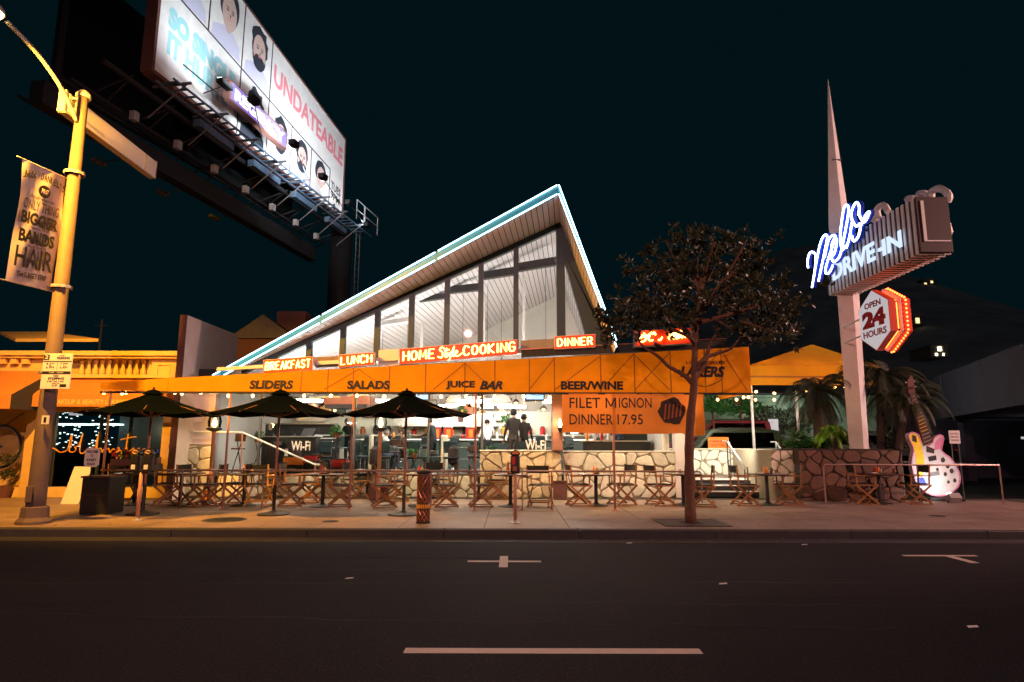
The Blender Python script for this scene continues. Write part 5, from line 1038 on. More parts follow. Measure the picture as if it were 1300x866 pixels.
tb=[(648,643,'square patio table behind the parking meter'),(757,642,'square patio table with bottles in front of the banner'),(868,641,'square patio table half hidden by the tree trunk'),(975,641,'square patio table at the entry steps with orange condiments'),(1118,640,'square patio table by the guitar at the right rail'),(533,642,'square patio table behind the slim lattice bin'),(409,643,'square patio table between the second umbrella and third canopy pole'),(309,642,'square patio table right of the second canopy pole'),(228,641,'square patio table in shade before the stone base'),(170,641,'square patio table behind the double parking meter'),(466,632,'small patio table in the back row left of the third umbrella pole'),(350,631,'square patio table in the back row behind the second umbrella pole')]
t0=ptable(); t0['group']='square tables set out on the patio'; TP=[]
for i,(u,v,lb) in enumerate(tb):
    p=atz(u,v,.152)
    if p.y<15.6: p=p*(15.6/p.y); p.z=.152
    TP.append(p.copy())
    if i==0: t0.location=p; t0['label']=lb
    else: copy_tree(t0,loc=p,label=lb)
def cond(p,m1,lb,dx=0):
    q=p+V((dx,0,.768)); s=thing('condiment_caddy',lb,'condiment caddy',q)
    obj('tray',MB().box((q.x-.09,q.y-.06,q.z),(q.x+.09,q.y+.06,q.z+.02)),'black_metal',s)
    obj('ketchup_bottle',MB().lathe([(.028,.02),(.03,.13),(.012,.17),(.012,.2),(.004,.2)],(q.x-.045,q.y,q.z),8),m1,s); obj('mustard_bottle',MB().lathe([(.026,.02),(.026,.12),(.01,.15),(.004,.17)],(q.x+.03,q.y+.01,q.z),8),'wood_yellow',s); obj('salt_shaker',MB().lathe([(.02,.02),(.018,.08),(.01,.1),(.004,.1)],(q.x+.07,q.y-.02,q.z),8),'stainless',s)
for i,(k,m1,lb) in enumerate(((0,'red_plastic','condiment caddy on the table behind the parking meter'),(1,'orange_plastic','condiment caddy on the table in front of the banner'),(3,'orange_plastic','orange condiment caddy on the table by the entry steps'),(4,'red_plastic','condiment caddy on the table by the guitar'),(5,'red_plastic','red condiment caddy behind the slim lattice bin'),(6,'red_plastic','condiment caddy on the table before the second Wi-Fi window'),(7,'orange_plastic','orange condiment caddy right of the second canopy pole'))): cond(TP[k],m1,lb)
for k,lb in ((0,'folded white paper menu on the table behind the parking meter'),(5,'white paper menu on the table behind the slim lattice bin'),(2,'white paper menu on the table by the tree trunk'),(1,'white paper menu lying on the table in front of the banner')):
    q=TP[k]+V((.2,-.1,.767)); setp(obj('paper_menu',MB().obox(q,V((.13,.03,0)),V((-.02,.1,0)),V((0,0,.003))),'paper'),lb,'menu',kind='thing')
# tableware on every table
rr=random.Random(31)
for k,tp_ in enumerate(TP):
    q=tp_+V((-.18,-.16,.767)); nm_=tb[k][2].replace('square patio ','').replace('small patio ','')
    s=thing('plate','white plate on the '+nm_,'plate',q); obj('dish',MB().lathe([(.06,0),(.11,.012),(.115,.016),(.01,.008)],q,14),'sign_white',s); obj('napkin',MB().obox(q+V((.0,.0,.022)),V((.045,.01,0)),V((-.008,.04,0)),V((0,0,.006))),'paper',s)
    for j in range(2):
        g=tp_+V((rr.uniform(-.05,.3),rr.uniform(-.3,-.1) if j else rr.uniform(.1,.3),.767)); s=thing('drinking_glass',('tall' if j else 'short')+' drinking glass on the '+nm_,'glass',g); hg=.15 if j else .1; obj('cup',MB().lathe([(.03,0),(.037,hg),(.033,hg),(.027,.008)],g,10),'glass',s); obj('drink',MB().lathe([(.026,.009),(.031,hg*.7),(.005,hg*.7)],g,10),'rust_wood' if (k+j)%2 else 'fern_leaf',s)
# umbrellas
def umb():
    s=thing('patio_umbrella','','umbrella'); r,ze,za_=1.44,2.12,2.60; n=8
    mb=MB(); rim=[V((r*math.cos(2*math.pi*(k+.5)/n),r*math.sin(2*math.pi*(k+.5)/n),ze)) for k in range(n)]; ap=V((0,0,za_))
    for k in range(n):
        a,b=rim[k],rim[(k+1)%n]; m_=5
        g=[]
        for i in range(m_+1):
            f=i/m_; pa=ap.lerp(a,f)+V((0,0,-.05*math.sin(math.pi*f))); pb=ap.lerp(b,f)+V((0,0,-.05*math.sin(math.pi*f))); pm=(pa+pb)/2+V((0,0,-.05*f)); g.append([pa,pm,pb])
        n0=len(mb.v)
        for row in g: mb.v+=row
        for i in range(m_):
            for j in range(2): mb.f.append((n0+i*3+j,n0+(i+1)*3+j,n0+(i+1)*3+j+1,n0+i*3+j+1))
    obj('cloth',mb,'umbrella_cloth',s)
    obj('vent_cap',MB().lathe([(.22,za_-.06),(.12,za_+.02),(.02,za_+.05)],(0,0,0),8),'umbrella_cloth',s)
    for k in range(n): obj('rib',MB().tube([(0,0,za_-.12),rim[k]+V((0,0,-.015))],.012,5),'wood',s); obj('strut',MB().tube([(0,0,2.05),ap.lerp(rim[k],.5)+V((0,0,-.06))],.009,4),'wood',s)
    obj('pole',MB().tube([(0,0,.6),(0,0,za_-.02)],.026,8),'pink_pole',s,smooth=True); obj('pole_sleeve',MB().tube([(0,0,.06),(0,0,.62)],.036,8),'cast_iron',s); obj('base',MB().lathe([(.33,0),(.32,.03),(.1,.06),(.05,.09)],(0,0,0),20),'cast_iron',s)
    obj('finial',MB().ball((0,0,za_+.07),.03,8),'wood_dark',s)
    return s
us_=[(193,655,'black patio umbrella before the peach pier, nearest the shop'),(355,653,'black patio umbrella standing under the SLIDERS lettering'),(517-1,653,'black patio umbrella under the JUICE lettering, nearest the parking meter')]
u0=umb(); u0['group']='black umbrellas along the patio rail'
for i,(u,v,lb) in enumerate(us_):
    p=V((at(u,520,14.0).x,14.0,.152)); 
    if i==0: u0.location=p; u0['label']=lb
    else: copy_tree(u0,loc=p,label=lb,rz=i*.2)
# rails
def rail(pts,posts,lbl):
    s=thing('patio_rail',lbl,'rail',pts[0]); obj('top_rail',MB().tube(pts,.022,8),'rail_metal',s,smooth=False)
    for p in posts: obj('post',MB().tube([(p[0],p[1],.15),(p[0],p[1],max(q_.z for q_ in pts)-.01)],.018,6),'rail_metal',s); obj('post_foot',MB().lathe([(.05,.15),(.05,.16),(.02,.165)],(p[0],p[1],0),8),'rail_metal',s)
RY=15.12; z=at(600,598,RY).z; xa=at(128,600,RY).x; xe=at(890,598,RY).x
rail([V((xa,RY,z)),V((xe-.06,RY,z)),V((xe-.015,RY,z-.02)),V((xe,RY,z-.07)),V((xe,RY,z-.7))],[(at(u,600,RY).x,RY) for u in (232,335,548,663,700)],'long low metal rail in front of the patio from planter to tree')
RY=16.9; a=at(1045,590,RY); d=at(1268,586,RY); zz=a.z
rail([V((a.x,RY,.15)),V((a.x,RY,zz-.06)),V((a.x+.05,RY,zz)),V((d.x,RY,zz))],[(at(1165,600,RY).x,RY),(d.x,RY)],'low metal rail at the right in front of the guitar')
s=thing('patio_rail','shiny return rail running back from the right rail corner','rail',V((d.x,RY,zz))); obj('top_rail',MB().tube([V((d.x,RY,zz)),V((d.x-.9,19.6,zz))],.022,8),'galv',s); obj('post',MB().tube([V((d.x-.9,19.6,.15)),V((d.x-.9,19.6,zz))],.018,6),'galv',s)
# heat lanterns
for (u,v,Y,lb) in ((272,545,16.6,'patio lantern with glowing flame glass beside the pinkish wall'),(483,545,17.0,'patio lantern with glowing glass in front of the seated man'),):
    p=at(u,v,Y); s=thing('patio_lantern',lb,'lantern',(p.x,Y,.15))
    obj('post',MB().tube([(p.x,Y,.15),(p.x,Y,p.z-.02)],.05,8),'pink_pole',s); obj('tray',MB().lathe([(.07,-.06),(.19,-.01),(.19,.03),(.02,.03)],p,14),'black_metal',s)
    gx=obj('glass_chimney',MB().lathe([(.15,.04),(.17,.2),(.13,.36),(.125,.36),(.165,.2),(.145,.04)],p,14),'glass',s); obj('flame',MB().lathe([(.03,.05),(.07,.12),(.05,.22),(.01,.32)],p,10),'flame',s,smooth=True); obj('foot',MB().lathe([(.2,0),(.18,.03),(.05,.05)],(p.x,Y,.15),12),'cast_iron',s)
    lamp('lantern_light','POINT',p+V((0,-.1,.2)),25,(1,.6,.3),.08,parent=s)
p=at(711,543,18.0); s=thing('wall_torch','glowing torch lamp on the brown column','wall lamp',p); obj('cup',MB().lathe([(.02,-.12),(.08,-.02),(.08,0),(.01,0)],p+V((0,-.02,0)),10),'black_metal',s); obj('flame',MB().lathe([(.03,0),(.06,.08),(.04,.17),(.01,.26)],p+V((0,-.02,0)),10),'flame',s,smooth=True); obj('bracket',MB().box((p.x-.02,p.y,p.z-.1),(p.x+.02,18.19,p.z-.06)),'black_metal',s); lamp('torch_light','POINT',p+V((-.1,-.15,.15)),22,(1,.55,.25),.06,parent=s)
# handrail inside at left
s=thing('stair_handrail','white handrail sloping down to the right behind the second canopy pole','handrail',at(285,548,18.2)); q=[at(232,548,18.15),at(308,549,18.15),at(400,590,18.0),at(411,590,18.0)]; obj('top_rail',MB().tube(q,.025,8),'white_paint',s); 
for p in (q[1],q[2],q[0]): obj('post',MB().tube([p,V((p.x,p.y,.15))],.02,6),'pink_pole',s)
# parking meters
def meter(p,two,lb,tilt=0):
    s=thing('parking_meter',lb,'parking meter',p); zz=p.z
    obj('post',MB().tube([p,p+V((0,0,.92))],.035,10),'pink_pole',s,smooth=True); obj('foot_plate',MB().lathe([(.1,0),(.1,.012),(.05,.03),(.045,.06)],p,12),'galv',s)
    if two: obj('yoke',MB().box((p.x-.14,p.y-.03,zz+.9),(p.x+.14,p.y+.03,zz+.95)),'black_metal',s)
    for dx in ((-.125,.125) if two else (0,)):
        h=obj('meter_head',MB().bbox((p.x+dx-.09,p.y-.07,zz+.93),(p.x+dx+.09,p.y+.07,zz+1.28),.025),'cast_iron',s)
        c=p+V((dx,0,1.28)); mb=MB(); mb.prism([c+V((.095*math.cos(k*math.pi/10),-.06,.10*math.sin(k*math.pi/10))) for k in range(11)],(0,.12,0)); obj('meter_dome',mb,'cast_iron',s)
        obj('window',MB().prism([c+V((.065*math.cos(k*math.pi/8),-.066,.02+.06*math.sin(k*math.pi/8))) for k in range(9)],(0,.008,0)),'orange_plastic' if not two else 'galv',s)
        obj('red_band',MB().box((p.x+dx-.07,p.y-.076,zz+1.10),(p.x+dx+(-.0 if not two else .07),p.y-.07,zz+1.25)),'red_plastic' if not two else 'cast_iron',s); obj('coin_plate',MB().bbox((p.x+dx-.05,p.y-.08,zz+.98),(p.x+dx+.03,p.y-.07,zz+1.07),.006),'copper' if not two else 'sign_white',s)
        if two: obj('frame_trim',MB().tube([c+V((-.05,-.075,.02)),c+V((-.02,-.075,.07)),c+V((.06,-.075,.05)),c+V((.03,-.075,.0)),c+V((-.05,-.075,.02))],.008,4),'wood_yellow',s)
meter(atz(654,664,.152),False,'single parking meter with red front on a post near the middle of the kerb'); meter(atz(174,661,.152),True,'double headed dark parking meter at the left of the patio')
# slim lattice litter bin
p=atz(537,664,.152); s=thing('litter_bin','slim round dark bin with a criss-cross pattern and yellow band on the pavement','bin',p)
obj('body',MB().lathe([(.118,.02),(.122,.04),(.122,.9),(.118,.94)],p,20),'wood_dark',s,smooth=True); obj('foot',MB().lathe([(.14,0),(.14,.03),(.12,.035)],p,20),'cast_iron',s); obj('rim',MB().lathe([(.125,.92),(.14,.94),(.14,.97),(.11,.98),(.105,.94)],p,20),'cast_iron',s); 
lt=MB()
for k in range(10):
    for sg in(-1,1):
        pts=[p+V((.125*math.cos(2*math.pi*(k/10)+sg*f*2.4),.125*math.sin(2*math.pi*(k/10)+sg*f*2.4),.38+f*.5)) for f in [i/10 for i in range(11)]]; lt.tube(pts,.006,3,cap=False)
        pts=[p+V((.125*math.cos(2*math.pi*(k/10)+sg*f*1.0),.125*math.sin(2*math.pi*(k/10)+sg*f*1.0),.05+f*.2)) for f in [i/5 for i in range(6)]]; lt.tube(pts,.006,3,cap=False)
obj('lattice',lt,'copper',s)
bd=MB()
for k in range(22): a=2*math.pi*k/22; bd.obox(p+V((.126*math.cos(a),.126*math.sin(a),.315)),V((-math.sin(a),math.cos(a),0))*.011,V((math.cos(a),math.sin(a),0))*.003,V((0,0,.035)))
obj('yellow_band',bd,'wood_yellow',s)
# white board, welcome sign, dark planter box at left
p=atz(88,640,.152); s=thing('sandwich_board','blank white board leaning beside the dark box at left','board',p); obj('board',MB().prism([p+V((-.22,0,0)),p+V((.22,0,0)),p+V((.3,.25,.9)),p+V((-.14,.25,.9))],(0,.03,0)),'sign_white',s); obj('prop_leg',MB().tube([p+V((0,.5,0)),p+V((.05,.26,.85))],.012,5),'black_metal',s)
Yb=13.9; a=at(100,648,Yb); d=at(136,607,Yb); s=thing('planter_box','dark square planter box standing on the pavement by the first canopy pole','planter',V((a.x,Yb,.15))); obj('box',MB().bbox((a.x,Yb,.16),(d.x+.06,Yb+.6,d.z),.015),'cast_iron',s); obj('rim',MB().box((a.x-.02,Yb-.02,d.z),(d.x+.08,Yb+.62,d.z+.04)),'wood_dark',s); obj('board_line',MB().box((a.x,Yb-.006,.55),(d.x+.06,Yb,.56)),'wood_dark',s)
for i,q in enumerate(((a.x+.05,Yb+.05),(d.x,Yb+.05),(a.x+.05,Yb+.55),(d.x,Yb+.55))): obj('foot',MB().box((q[0]-.03,q[1]-.03,.15),(q[0]+.03,q[1]+.03,.165)),'cast_iron',s)
Ys=13.8; a=at(106,593,Ys); d=at(127,569,Ys); s=thing('welcome_sign','white plaque reading WELCOME TO SUNSET PLAZA above the dark planter box','sign',a)
mb=MB(); c=.05; mb.prism([(a.x+c,Ys,a.z),(d.x-c,Ys,a.z),(d.x,Ys,a.z+c),(d.x,Ys,d.z-c),(d.x-c,Ys,d.z),(a.x+c,Ys,d.z),(a.x,Ys,d.z-c),(a.x,Ys,a.z+c)],(0,.02,0)); obj('plaque',mb,'sign_white',s); obj('stake',MB().tube([((a.x+d.x)/2,Ys+.03,.9),((a.x+d.x)/2,Ys+.03,d.z-.05)],.018,5),'black_metal',s)
hh=(d.z-a.z)
for i,w_ in enumerate(('WELCOME','TO','SUNSET','PLAZA')): ww=(d.x-a.x)*(.8,.2,.66,.55)[i]; xm_=(a.x+d.x)/2; txt(w_,(xm_-ww/2,Ys-.002,a.z+hh*(.74-.215*i)),ww,hh*.14,FX,FU,'black_ink',s,bold=.03,ext=.003)
# flowers
for (u,v,lb,m_) in ((160,576,'red flowers in a box on the patio rail left of the parking meter','red_plastic'),(187,574,'mixed flowers with purple blooms behind the double parking meter','purple_sign' if 0 else 'fern_leaf')):
    p=at(u,v,15.3); s=thing('flower_box',lb,'flower box',p); obj('trough',MB().bbox((p.x-.3,15.2,p.z-.28),(p.x+.3,15.4,p.z-.12),.01),'brown_wall',s); obj('leaves',leafcloud((p.x,15.3,p.z-.05),(.32,.12,.12),200,.07,int(u)),'bush_leaf',s); 
    rr=random.Random(int(u))
    for k in range(22): obj('bloom',MB().ball((p.x+rr.uniform(-.28,.28),15.2+rr.uniform(0,.15),p.z+rr.uniform(-.06,.1)),rr.uniform(.02,.04),6),'red_plastic' if u==160 else 'ink_blue',s)
    obj('stand',MB().tube([(p.x,15.3,.15),(p.x,15.3,p.z-.28)],.03,6),'cast_iron',s)
for (u,v,Y,w_,h_,lb) in ((345,632,17.6,.1,.1,'x'),): pass
p=atz(500,640,.152); s=thing('storage_box','dark red storage box on the patio behind the chairs left of the third umbrella','box',p)
Yq=17.4; a=at(468,641,Yq); d=at(491,622,Yq); obj('box',MB().bbox((a.x,Yq,.16),(d.x,Yq+.35,.16+.42),.015),'brown_wall',s); obj('lid',MB().bbox((a.x-.02,Yq-.02,.58),(d.x+.02,Yq+.37,.61),.01),'wood_dark',s)
p=atz(708,640,.152); s=thing('pot_box','brown square planter at the foot of the brown column','planter',p); a=at(703,640,17.9); d=at(720,640,17.9); obj('box',MB().bbox((a.x,17.8,.15),(d.x,18.1,.62),.015),'brown_wall',s); obj('rim',MB().box((a.x-.015,17.785,.62),(d.x+.015,18.115,.65)),'wood_dark',s)
p=atz(262,636,.152); setp(obj('shopping_bag',MB().prism([p+V((-.1,0,0)),p+V((.12,0,.0)),p+V((.15,.02,.3)),p+V((-.12,.03,.27))],(0,.12,0)),'orange_plastic'),'small orange bag under the chairs left of the second canopy pole','bag',kind='thing')
mat('guitar_yellow',(.8,.55,.04),.4,nz=.15,ns=8); mat('guitar_pink',(.6,.2,.35),.4)
# ================================================================== ENTRY: steps, low wall behind, handrails
xs0,xs1=at(868,600,19.2).x,at(1012,600,19.0).x
s=thing('entry_steps','three broad pale steps with dark risers up to the restaurant entrance','steps',(xs0,18.9,.15))
for k in range(3):
    y0=18.9+k*.32; z0=.15+k*.155
    obj('riser',MB().box((xs0,y0+.02,z0),(xs1,22.4,z0+.125)),'canopy_edge',s); obj('tread',MB().bbox((xs0,y0-.0,z0+.125),(xs1,y0+.36 if k<2 else 22.4,z0+.155),.008),'concrete',s)
wl=thing('retaining_wall','pale flagstone wall behind the entry steps','wall',(xs0,22.4,.6)); zt_=at(940,571,22.4).z
obj('mortar_body',MB().box((xs0-.8,22.4,.1),(xs1+1.2,22.8,zt_)),'mortar',wl); stones(wl,(xs0-.8,22.4,.62),(1,0,0),(0,0,1),xs1-xs0+2.0,zt_-.64,.36,41,'stone_pale'); obj('coping',MB().bbox((xs0-.85,22.33,zt_),(xs1+1.25,22.85,zt_+.04),.01),'stone_pale',wl)
lamp('soffit_wash','SPOT',((xs0+xs1)/2,19.0,2.75),1500,(1,.93,.74),.15,(0,.75,-.5),angle=130,parent=s)
obj('wash_fitting',MB().lathe([(.09,2.78),(.09,2.9),(.02,2.9)],((xs0+xs1)/2,19.0,0),10),'black_metal',s)
for (u0,v0,u1,v1,lb) in ((923,560,945,592,'shiny stair handrail in the middle of the entry steps'),(985,561,1006,592,'shiny stair handrail at the right of the entry steps'),(866,560,872,592,'shiny stair handrail at the left end of the entry steps by the tree')):
    a=at(u0,v0,20.2); d=at(u1,v1,18.75); h=thing('stair_handrail',lb,'handrail',d); obj('top_rail',MB().tube([a+V((-.03,.3,.0)),a,d,d+V((0,-.04,-.1))],.025,8),'chrome',h)
    for p in (a,d): obj('post',MB().tube([p,V((p.x,p.y,.17 if p is d else .6))],.02,6),'mid_steel',h); obj('post',MB().tube([p+V((.08,0,-.02)),V((p.x+.08,p.y,.17 if p is d else .6))],.02,6),'mid_steel',h)
# ================================================================== PLANTER WALL right
px0,px1=at(1015,600,17.6).x,at(1146,600,17.6).x; PYW=17.6; pz_=at(1080,571,PYW).z
pl=thing('planter_wall','dark red-brown flagstone planter wall at right under the palms','planter wall',(px0,PYW,.15))
obj('mortar_body',MB().box((px0,PYW,.1),(px1,21.0,pz_-.02)),'mortar_dark',pl); stones(pl,(px0,PYW,.15),(1,0,0),(0,0,1),px1-px0,pz_-.17,.34,51,'stone_dark')
pe=obj('pale_end',MB().box((px0-.62,PYW+.3,.1),(px0-.01,21.0,pz_-.02)),'mortar',pl); stones(pe,(px0-.62,PYW+.3,.6),(1,0,0),(0,0,1),.6,pz_-.64,.3,55,'stone_pale')
obj('soil',MB().box((px0+.1,PYW+.15,pz_-.02),(px1-.1,20.9,pz_+.02)),'soil',pl)
# shrubs
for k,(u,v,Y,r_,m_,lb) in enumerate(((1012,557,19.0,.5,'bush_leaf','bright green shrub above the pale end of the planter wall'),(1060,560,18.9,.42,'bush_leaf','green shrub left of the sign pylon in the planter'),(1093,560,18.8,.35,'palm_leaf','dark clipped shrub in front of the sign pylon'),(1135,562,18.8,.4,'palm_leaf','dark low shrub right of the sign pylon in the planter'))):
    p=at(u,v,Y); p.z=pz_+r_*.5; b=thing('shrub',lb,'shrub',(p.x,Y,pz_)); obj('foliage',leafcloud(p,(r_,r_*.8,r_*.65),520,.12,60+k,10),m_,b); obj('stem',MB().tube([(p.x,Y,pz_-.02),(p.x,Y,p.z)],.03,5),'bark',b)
def palm(base,h,lean,nf,L_,m_,lb,seed,droop=1.0,tr=.12,skirt=0):
    rr=random.Random(seed); s=thing('palm_tree',lb,'palm tree',base); top=base+V((lean,0,h))
    rings=[]; pts=smooth_path([base,base+V((lean*.3,0,h*.4)),base+V((lean*.7,.03,h*.75)),top],5); obj('trunk',MB().tube(pts,[tr*(1.15-.25*i/len(pts))*(1+.07*(i%2)) for i in range(len(pts))],9),'palm_bark',s)
    for k in range(nf):
        az=2*math.pi*k/nf*1.618*3+rr.uniform(-.2,.2); el=rr.uniform(-.5,1.15) if not skirt else rr.uniform(-.9,1.1); l=L_*rr.uniform(.75,1.1); d=V((math.cos(az)*math.cos(el),math.sin(az)*math.cos(el),math.sin(el)))
        pts=[]; p=top.copy(); dd=d.copy()
        for i in range(9): pts.append(p.copy()); p=p+dd*l/8; dd=(dd+V((0,0,-.17*droop*(1+i*.12)))).normalized()
        mb=MB().tube(pts,[.014*(1-.09*i) for i in range(9)],3,cap=False)
        for i in range(1,9):
            a=pts[i]; ax=(pts[i]-pts[i-1]).normalized(); sd=ax.cross(V((0,0,1))).normalized() if abs(ax.z)<.98 else V((1,0,0)); ll=l*.30*math.sin(math.pi*(i+.8)/10)+.08
            for j in range(4):
                q=pts[i-1].lerp(pts[i],j/4)
                for sg in(-1,1):
                    e=(sd*sg*.8+ax*.75+V((0,0,-.35*droop))).normalized()*ll*rr.uniform(.8,1.15); wv=ax*.014
                    mb.add([q-wv,q+wv,q+e*.55+wv*.9+V((0,0,.01)),q+e],[(0,1,2),(0,2,3)])
        obj('frond',mb,m_,s)
    return s
q=at(1040,560,19.2); palm(V((q.x,19.2,pz_)),1.75,.05,40,1.5,'palm_leaf','dark bushy palm in front of the orange tent, left of the pylon',3,1.5,.14,1)
q=at(1118,560,18.9); palm(V((q.x,18.9,pz_)),2.1,.15,44,1.55,'palm_leaf','dark palm with leaning trunk between pylon and guitar',5,1.3,.1,1)
q=at(1140,560,18.5); palm(V((q.x,18.5,pz_)),1.5,.45,30,1.25,'palm_leaf','smaller dark palm leaning right just behind the guitar neck',8,1.3,.09,1)
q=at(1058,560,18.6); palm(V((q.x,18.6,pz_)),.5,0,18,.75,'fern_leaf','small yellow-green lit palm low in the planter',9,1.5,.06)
lamp('planter_uplight','SPOT',(at(1050,570,18.15).x,18.2,pz_+.05),26,(1,.85,.3),.04,(.1,.5,.8),angle=100,parent=pl); obj('spot_fitting',MB().lathe([(.04,0),(.05,.06),(.01,.06)],(at(1050,570,18.15).x,18.15,pz_),8),'black_metal',pl)
# ================================================================== SIGN PYLON
X0=9.31; PYL=18.25
s=thing('sign_pylon','tall pale spire pylon carrying the neon restaurant name and slatted sign cabinet','pylon sign',(9.65,PYL,pz_))
bl=at(1078,570,PYL); br=at(1103,570,PYL); tl=at(1062,362,PYL); tr_=at(1090,362,PYL); tip=at(1051,101,PYL)
sl=at(1050,300,PYL); sr=at(1079,300,PYL)
def taper(p0,p1,p2,p3,dy,dy2,m,nm): # quad column with front-left and front-right faces meeting on a ridge
    f0=(p0+p1)/2+V((.0,-dy,0)); f1=(p2+p3)/2+V((0,-dy2,0)); b0=(p0+p1)/2+V((0,dy,0)); b1=(p2+p3)/2+V((0,dy2,0))
    return obj(nm,MB().add([p0,f0,p1,b0,p2,f1,p3,b1],[(0,1,5,4),(1,2,6,5),(2,3,7,6),(3,0,4,7),(3,2,1,0),(4,5,6,7)]),m,s)
bl.z=br.z=pz_; 
taper(V((bl.x,PYL,pz_-.1)),V((br.x,PYL,pz_-.1)),V((tl.x,PYL,tl.z)),V((tr_.x,PYL,tr_.z)),.25,.25,'white_paint','leg')
zS=at(1064,275,PYL).z; a=at(1052,290,PYL); d=at(1080,290,PYL)
taper(V((tl.x+.02,PYL,tl.z)),V((tr_.x,PYL,tl.z)),V((a.x,PYL,a.z)),V((d.x,PYL,a.z)),.22,.2,'white_paint','mast')
taper(V((a.x,PYL,a.z+.01)),V((d.x,PYL,a.z+.01)),V((tip.x-.012,PYL,tip.z)),V((tip.x+.012,PYL,tip.z)),.2,.01,'white_paint','spire')
q=at(1060,205,PYL); obj('joint_band',MB().box((q.x-.13,PYL-.14,q.z),(q.x+.15,PYL+.1,q.z+.015)),'mid_steel',s)
# cabinet: slats
cx0,cx1=9.36,10.08; cy0,cy1=14.2,18.55; cz0,cz1=6.0,7.33
cab=obj('cabinet',MB().box((cx0,cy0,cz0+.03),(cx1,cy1,cz1-.02)),'canopy_edge',s)
obj('end_panel',MB().bbox((cx0-.02,cy0-.05,cz0+.0),(cx1+.02,cy0-.002,cz1),.01),'sign_end',s); obj('end_trim',MB().box((cx0+.08,cy0-.07,cz0+.25),(cx0+.15,cy0-.05,cz1-.1)).box((cx0+.15,cy0-.07,cz0+.25),(cx1-.03,cy0-.05,cz0+.28)),'sign_white',s)
ns=22
for k in range(ns):
    y=cy0+.05+k*(cy1-cy0-.06)/ns
    obj('slat',MB().box((cx0-.022,y,cz0-.022),(cx0,y+.085,cz1)),'sign_white',s); obj('slat',MB().box((cx0-.02,y+.002,cz0-.02),(cx1+.02,y+.083,cz0-.002)),'sign_white',s); obj('slat',MB().box((cx1,y,cz0-.022),(cx1+.022,y+.085,cz1)),'sign_white',s)
# DRIVE-IN letters: measured in the cabinet's plane
xP=cx0-.13
a=atx(1058,357,xP); d=atx(1146,313,xP); dz=(d.z-a.z)
tt0=atx(1058,333,xP); tt1=atx(1146,290,xP)
Xd=(d-a); Lw=Xd.length; 
for w_,f0,f1 in (('DRIVE',0,.66),('-',.69,.735),('IN',.76,1.0)):
    O=a+Xd*f0; hh=(tt0.z-a.z)*(1-f0)+(tt1.z-d.z)*f0
    if w_=='-': obj('hyphen',MB().box((xP,O.y-Lw*.05,O.z+hh*.4),(xP+.06,O.y,O.z+hh*.56)),'letter_white',s); continue
    txt(w_,O,Lw*(f1-f0),hh*.92,Xd.normalized(),(0,0,1),'letter_white',s,name='lit_letters',ext=.02,bold=.03)

# script name
def sc(pts): return [atx(1000+x/5.773,230+y/5.773,cx0-.35) for x,y in pts]
strokes=[[(150,635),(145,590),(160,530),(185,520),(205,550),(200,650),(178,780)],[(178,780),(205,620),(235,470),(265,400),(290,410),(270,520),(225,735)],[(270,560),(300,430),(340,395),(345,430),(300,560),(275,660),(300,675),(330,620)],
[(320,560),(345,520),(360,440),(345,420),(325,460),(318,540),(335,590),(375,560),(395,500)],[(395,500),(425,350),(445,230),(440,180),(415,190),(395,300),(385,420),(400,500),(430,470)],[(430,490),(455,400),(470,300)],
[(520,250),(525,190),(505,155),(480,190),(465,260),(500,330),(535,310),(520,400),(485,440),(470,400)],[(535,330),(570,250),(600,225),(560,300),(520,240)]]
for q in strokes:
    pts=smooth_path(sc(q),4)
    b=obj('script_channel',MB().tube([p+V((.07,0,0)) for p in pts],.062,6),'ink_blue',s); obj('script_tube',MB().tube(pts,.026,6),'neon_script_white',b,smooth=True)
obj('script_support',MB().tube([sc([(300,560)])[0]+V((.07,0,0)),V((cx0,17.4,7.0))],.03,5).tube([sc([(440,300)])[0]+V((.07,0,0)),V((cx0,16.2,7.2))],.03,5),'mid_steel',s)
# rear script of the other face (seen from behind, unlit white letter backs)
def sr_(pts): return [atx(1000+x/5.773,230+y/5.773,cx1+.35) for x,y in pts]
for q in ([(665,270),(655,215),(680,180),(710,180),(735,225)],[(590,290),(600,270),(640,285),(650,300)],[(875,135),(900,125),(930,135)],[(950,130),(965,95),(1000,90),(1030,110),(1035,130)],[(1050,130),(1055,80),(1100,55),(1150,70),(1180,110),(1170,150)],[(1120,200),(1135,290),(1150,370),(1180,375),(1150,280),(1125,220)]):
    obj('rear_script',MB().tube(smooth_path(sr_(q),4),.09,6),'sign_white',s)
# OPEN 24 HOURS hexagon, bulbs around
hx=9.22
hp=[(1106,369),(1127,381),(1131,420),(1114,446),(1094,428),(1090,395)]
hv=[atx(u,v,hx) for u,v in hp]
# regular hexagon fitted to those six points: centre, half height and half width
cyh=sum(p.y for p in hv)/6; czh=sum(p.z for p in hv)/6; hw_=(max(p.y for p in hv)-min(p.y for p in hv))/2; hhz=(max(p.z for p in hv)-min(p.z for p in hv))/2
def hexa(x,k=1.0): return [V((x,cyh+a*hw_*k,czh+b*hhz*k)) for a,b in ((0,1),(-1,.5),(-1,-.5),(0,-1),(1,-.5),(1,.5))]
h=thing('hours_sign','hexagonal sign reading OPEN 24 HOURS ringed with red bulbs, beside the pylon','sign',(hx,cyh,czh))
obj('front_box',MB().prism(hexa(hx),(.16,0,0)),'red_face',h); obj('face_panel',MB().prism(hexa(hx-.012,.97),(.008,0,0)),'hours_face',h)
obj('middle_box',MB().prism(hexa(hx+.165,.9),(.13,0,0)),'canopy_edge',h); obj('rear_box',MB().prism(hexa(hx+.30,1.02),(.22,0,0)),'red_face',h)
obj('rim_trim',MB().prism(hexa(hx+.298,1.03),(-.025,0,0)),'box_white',h)
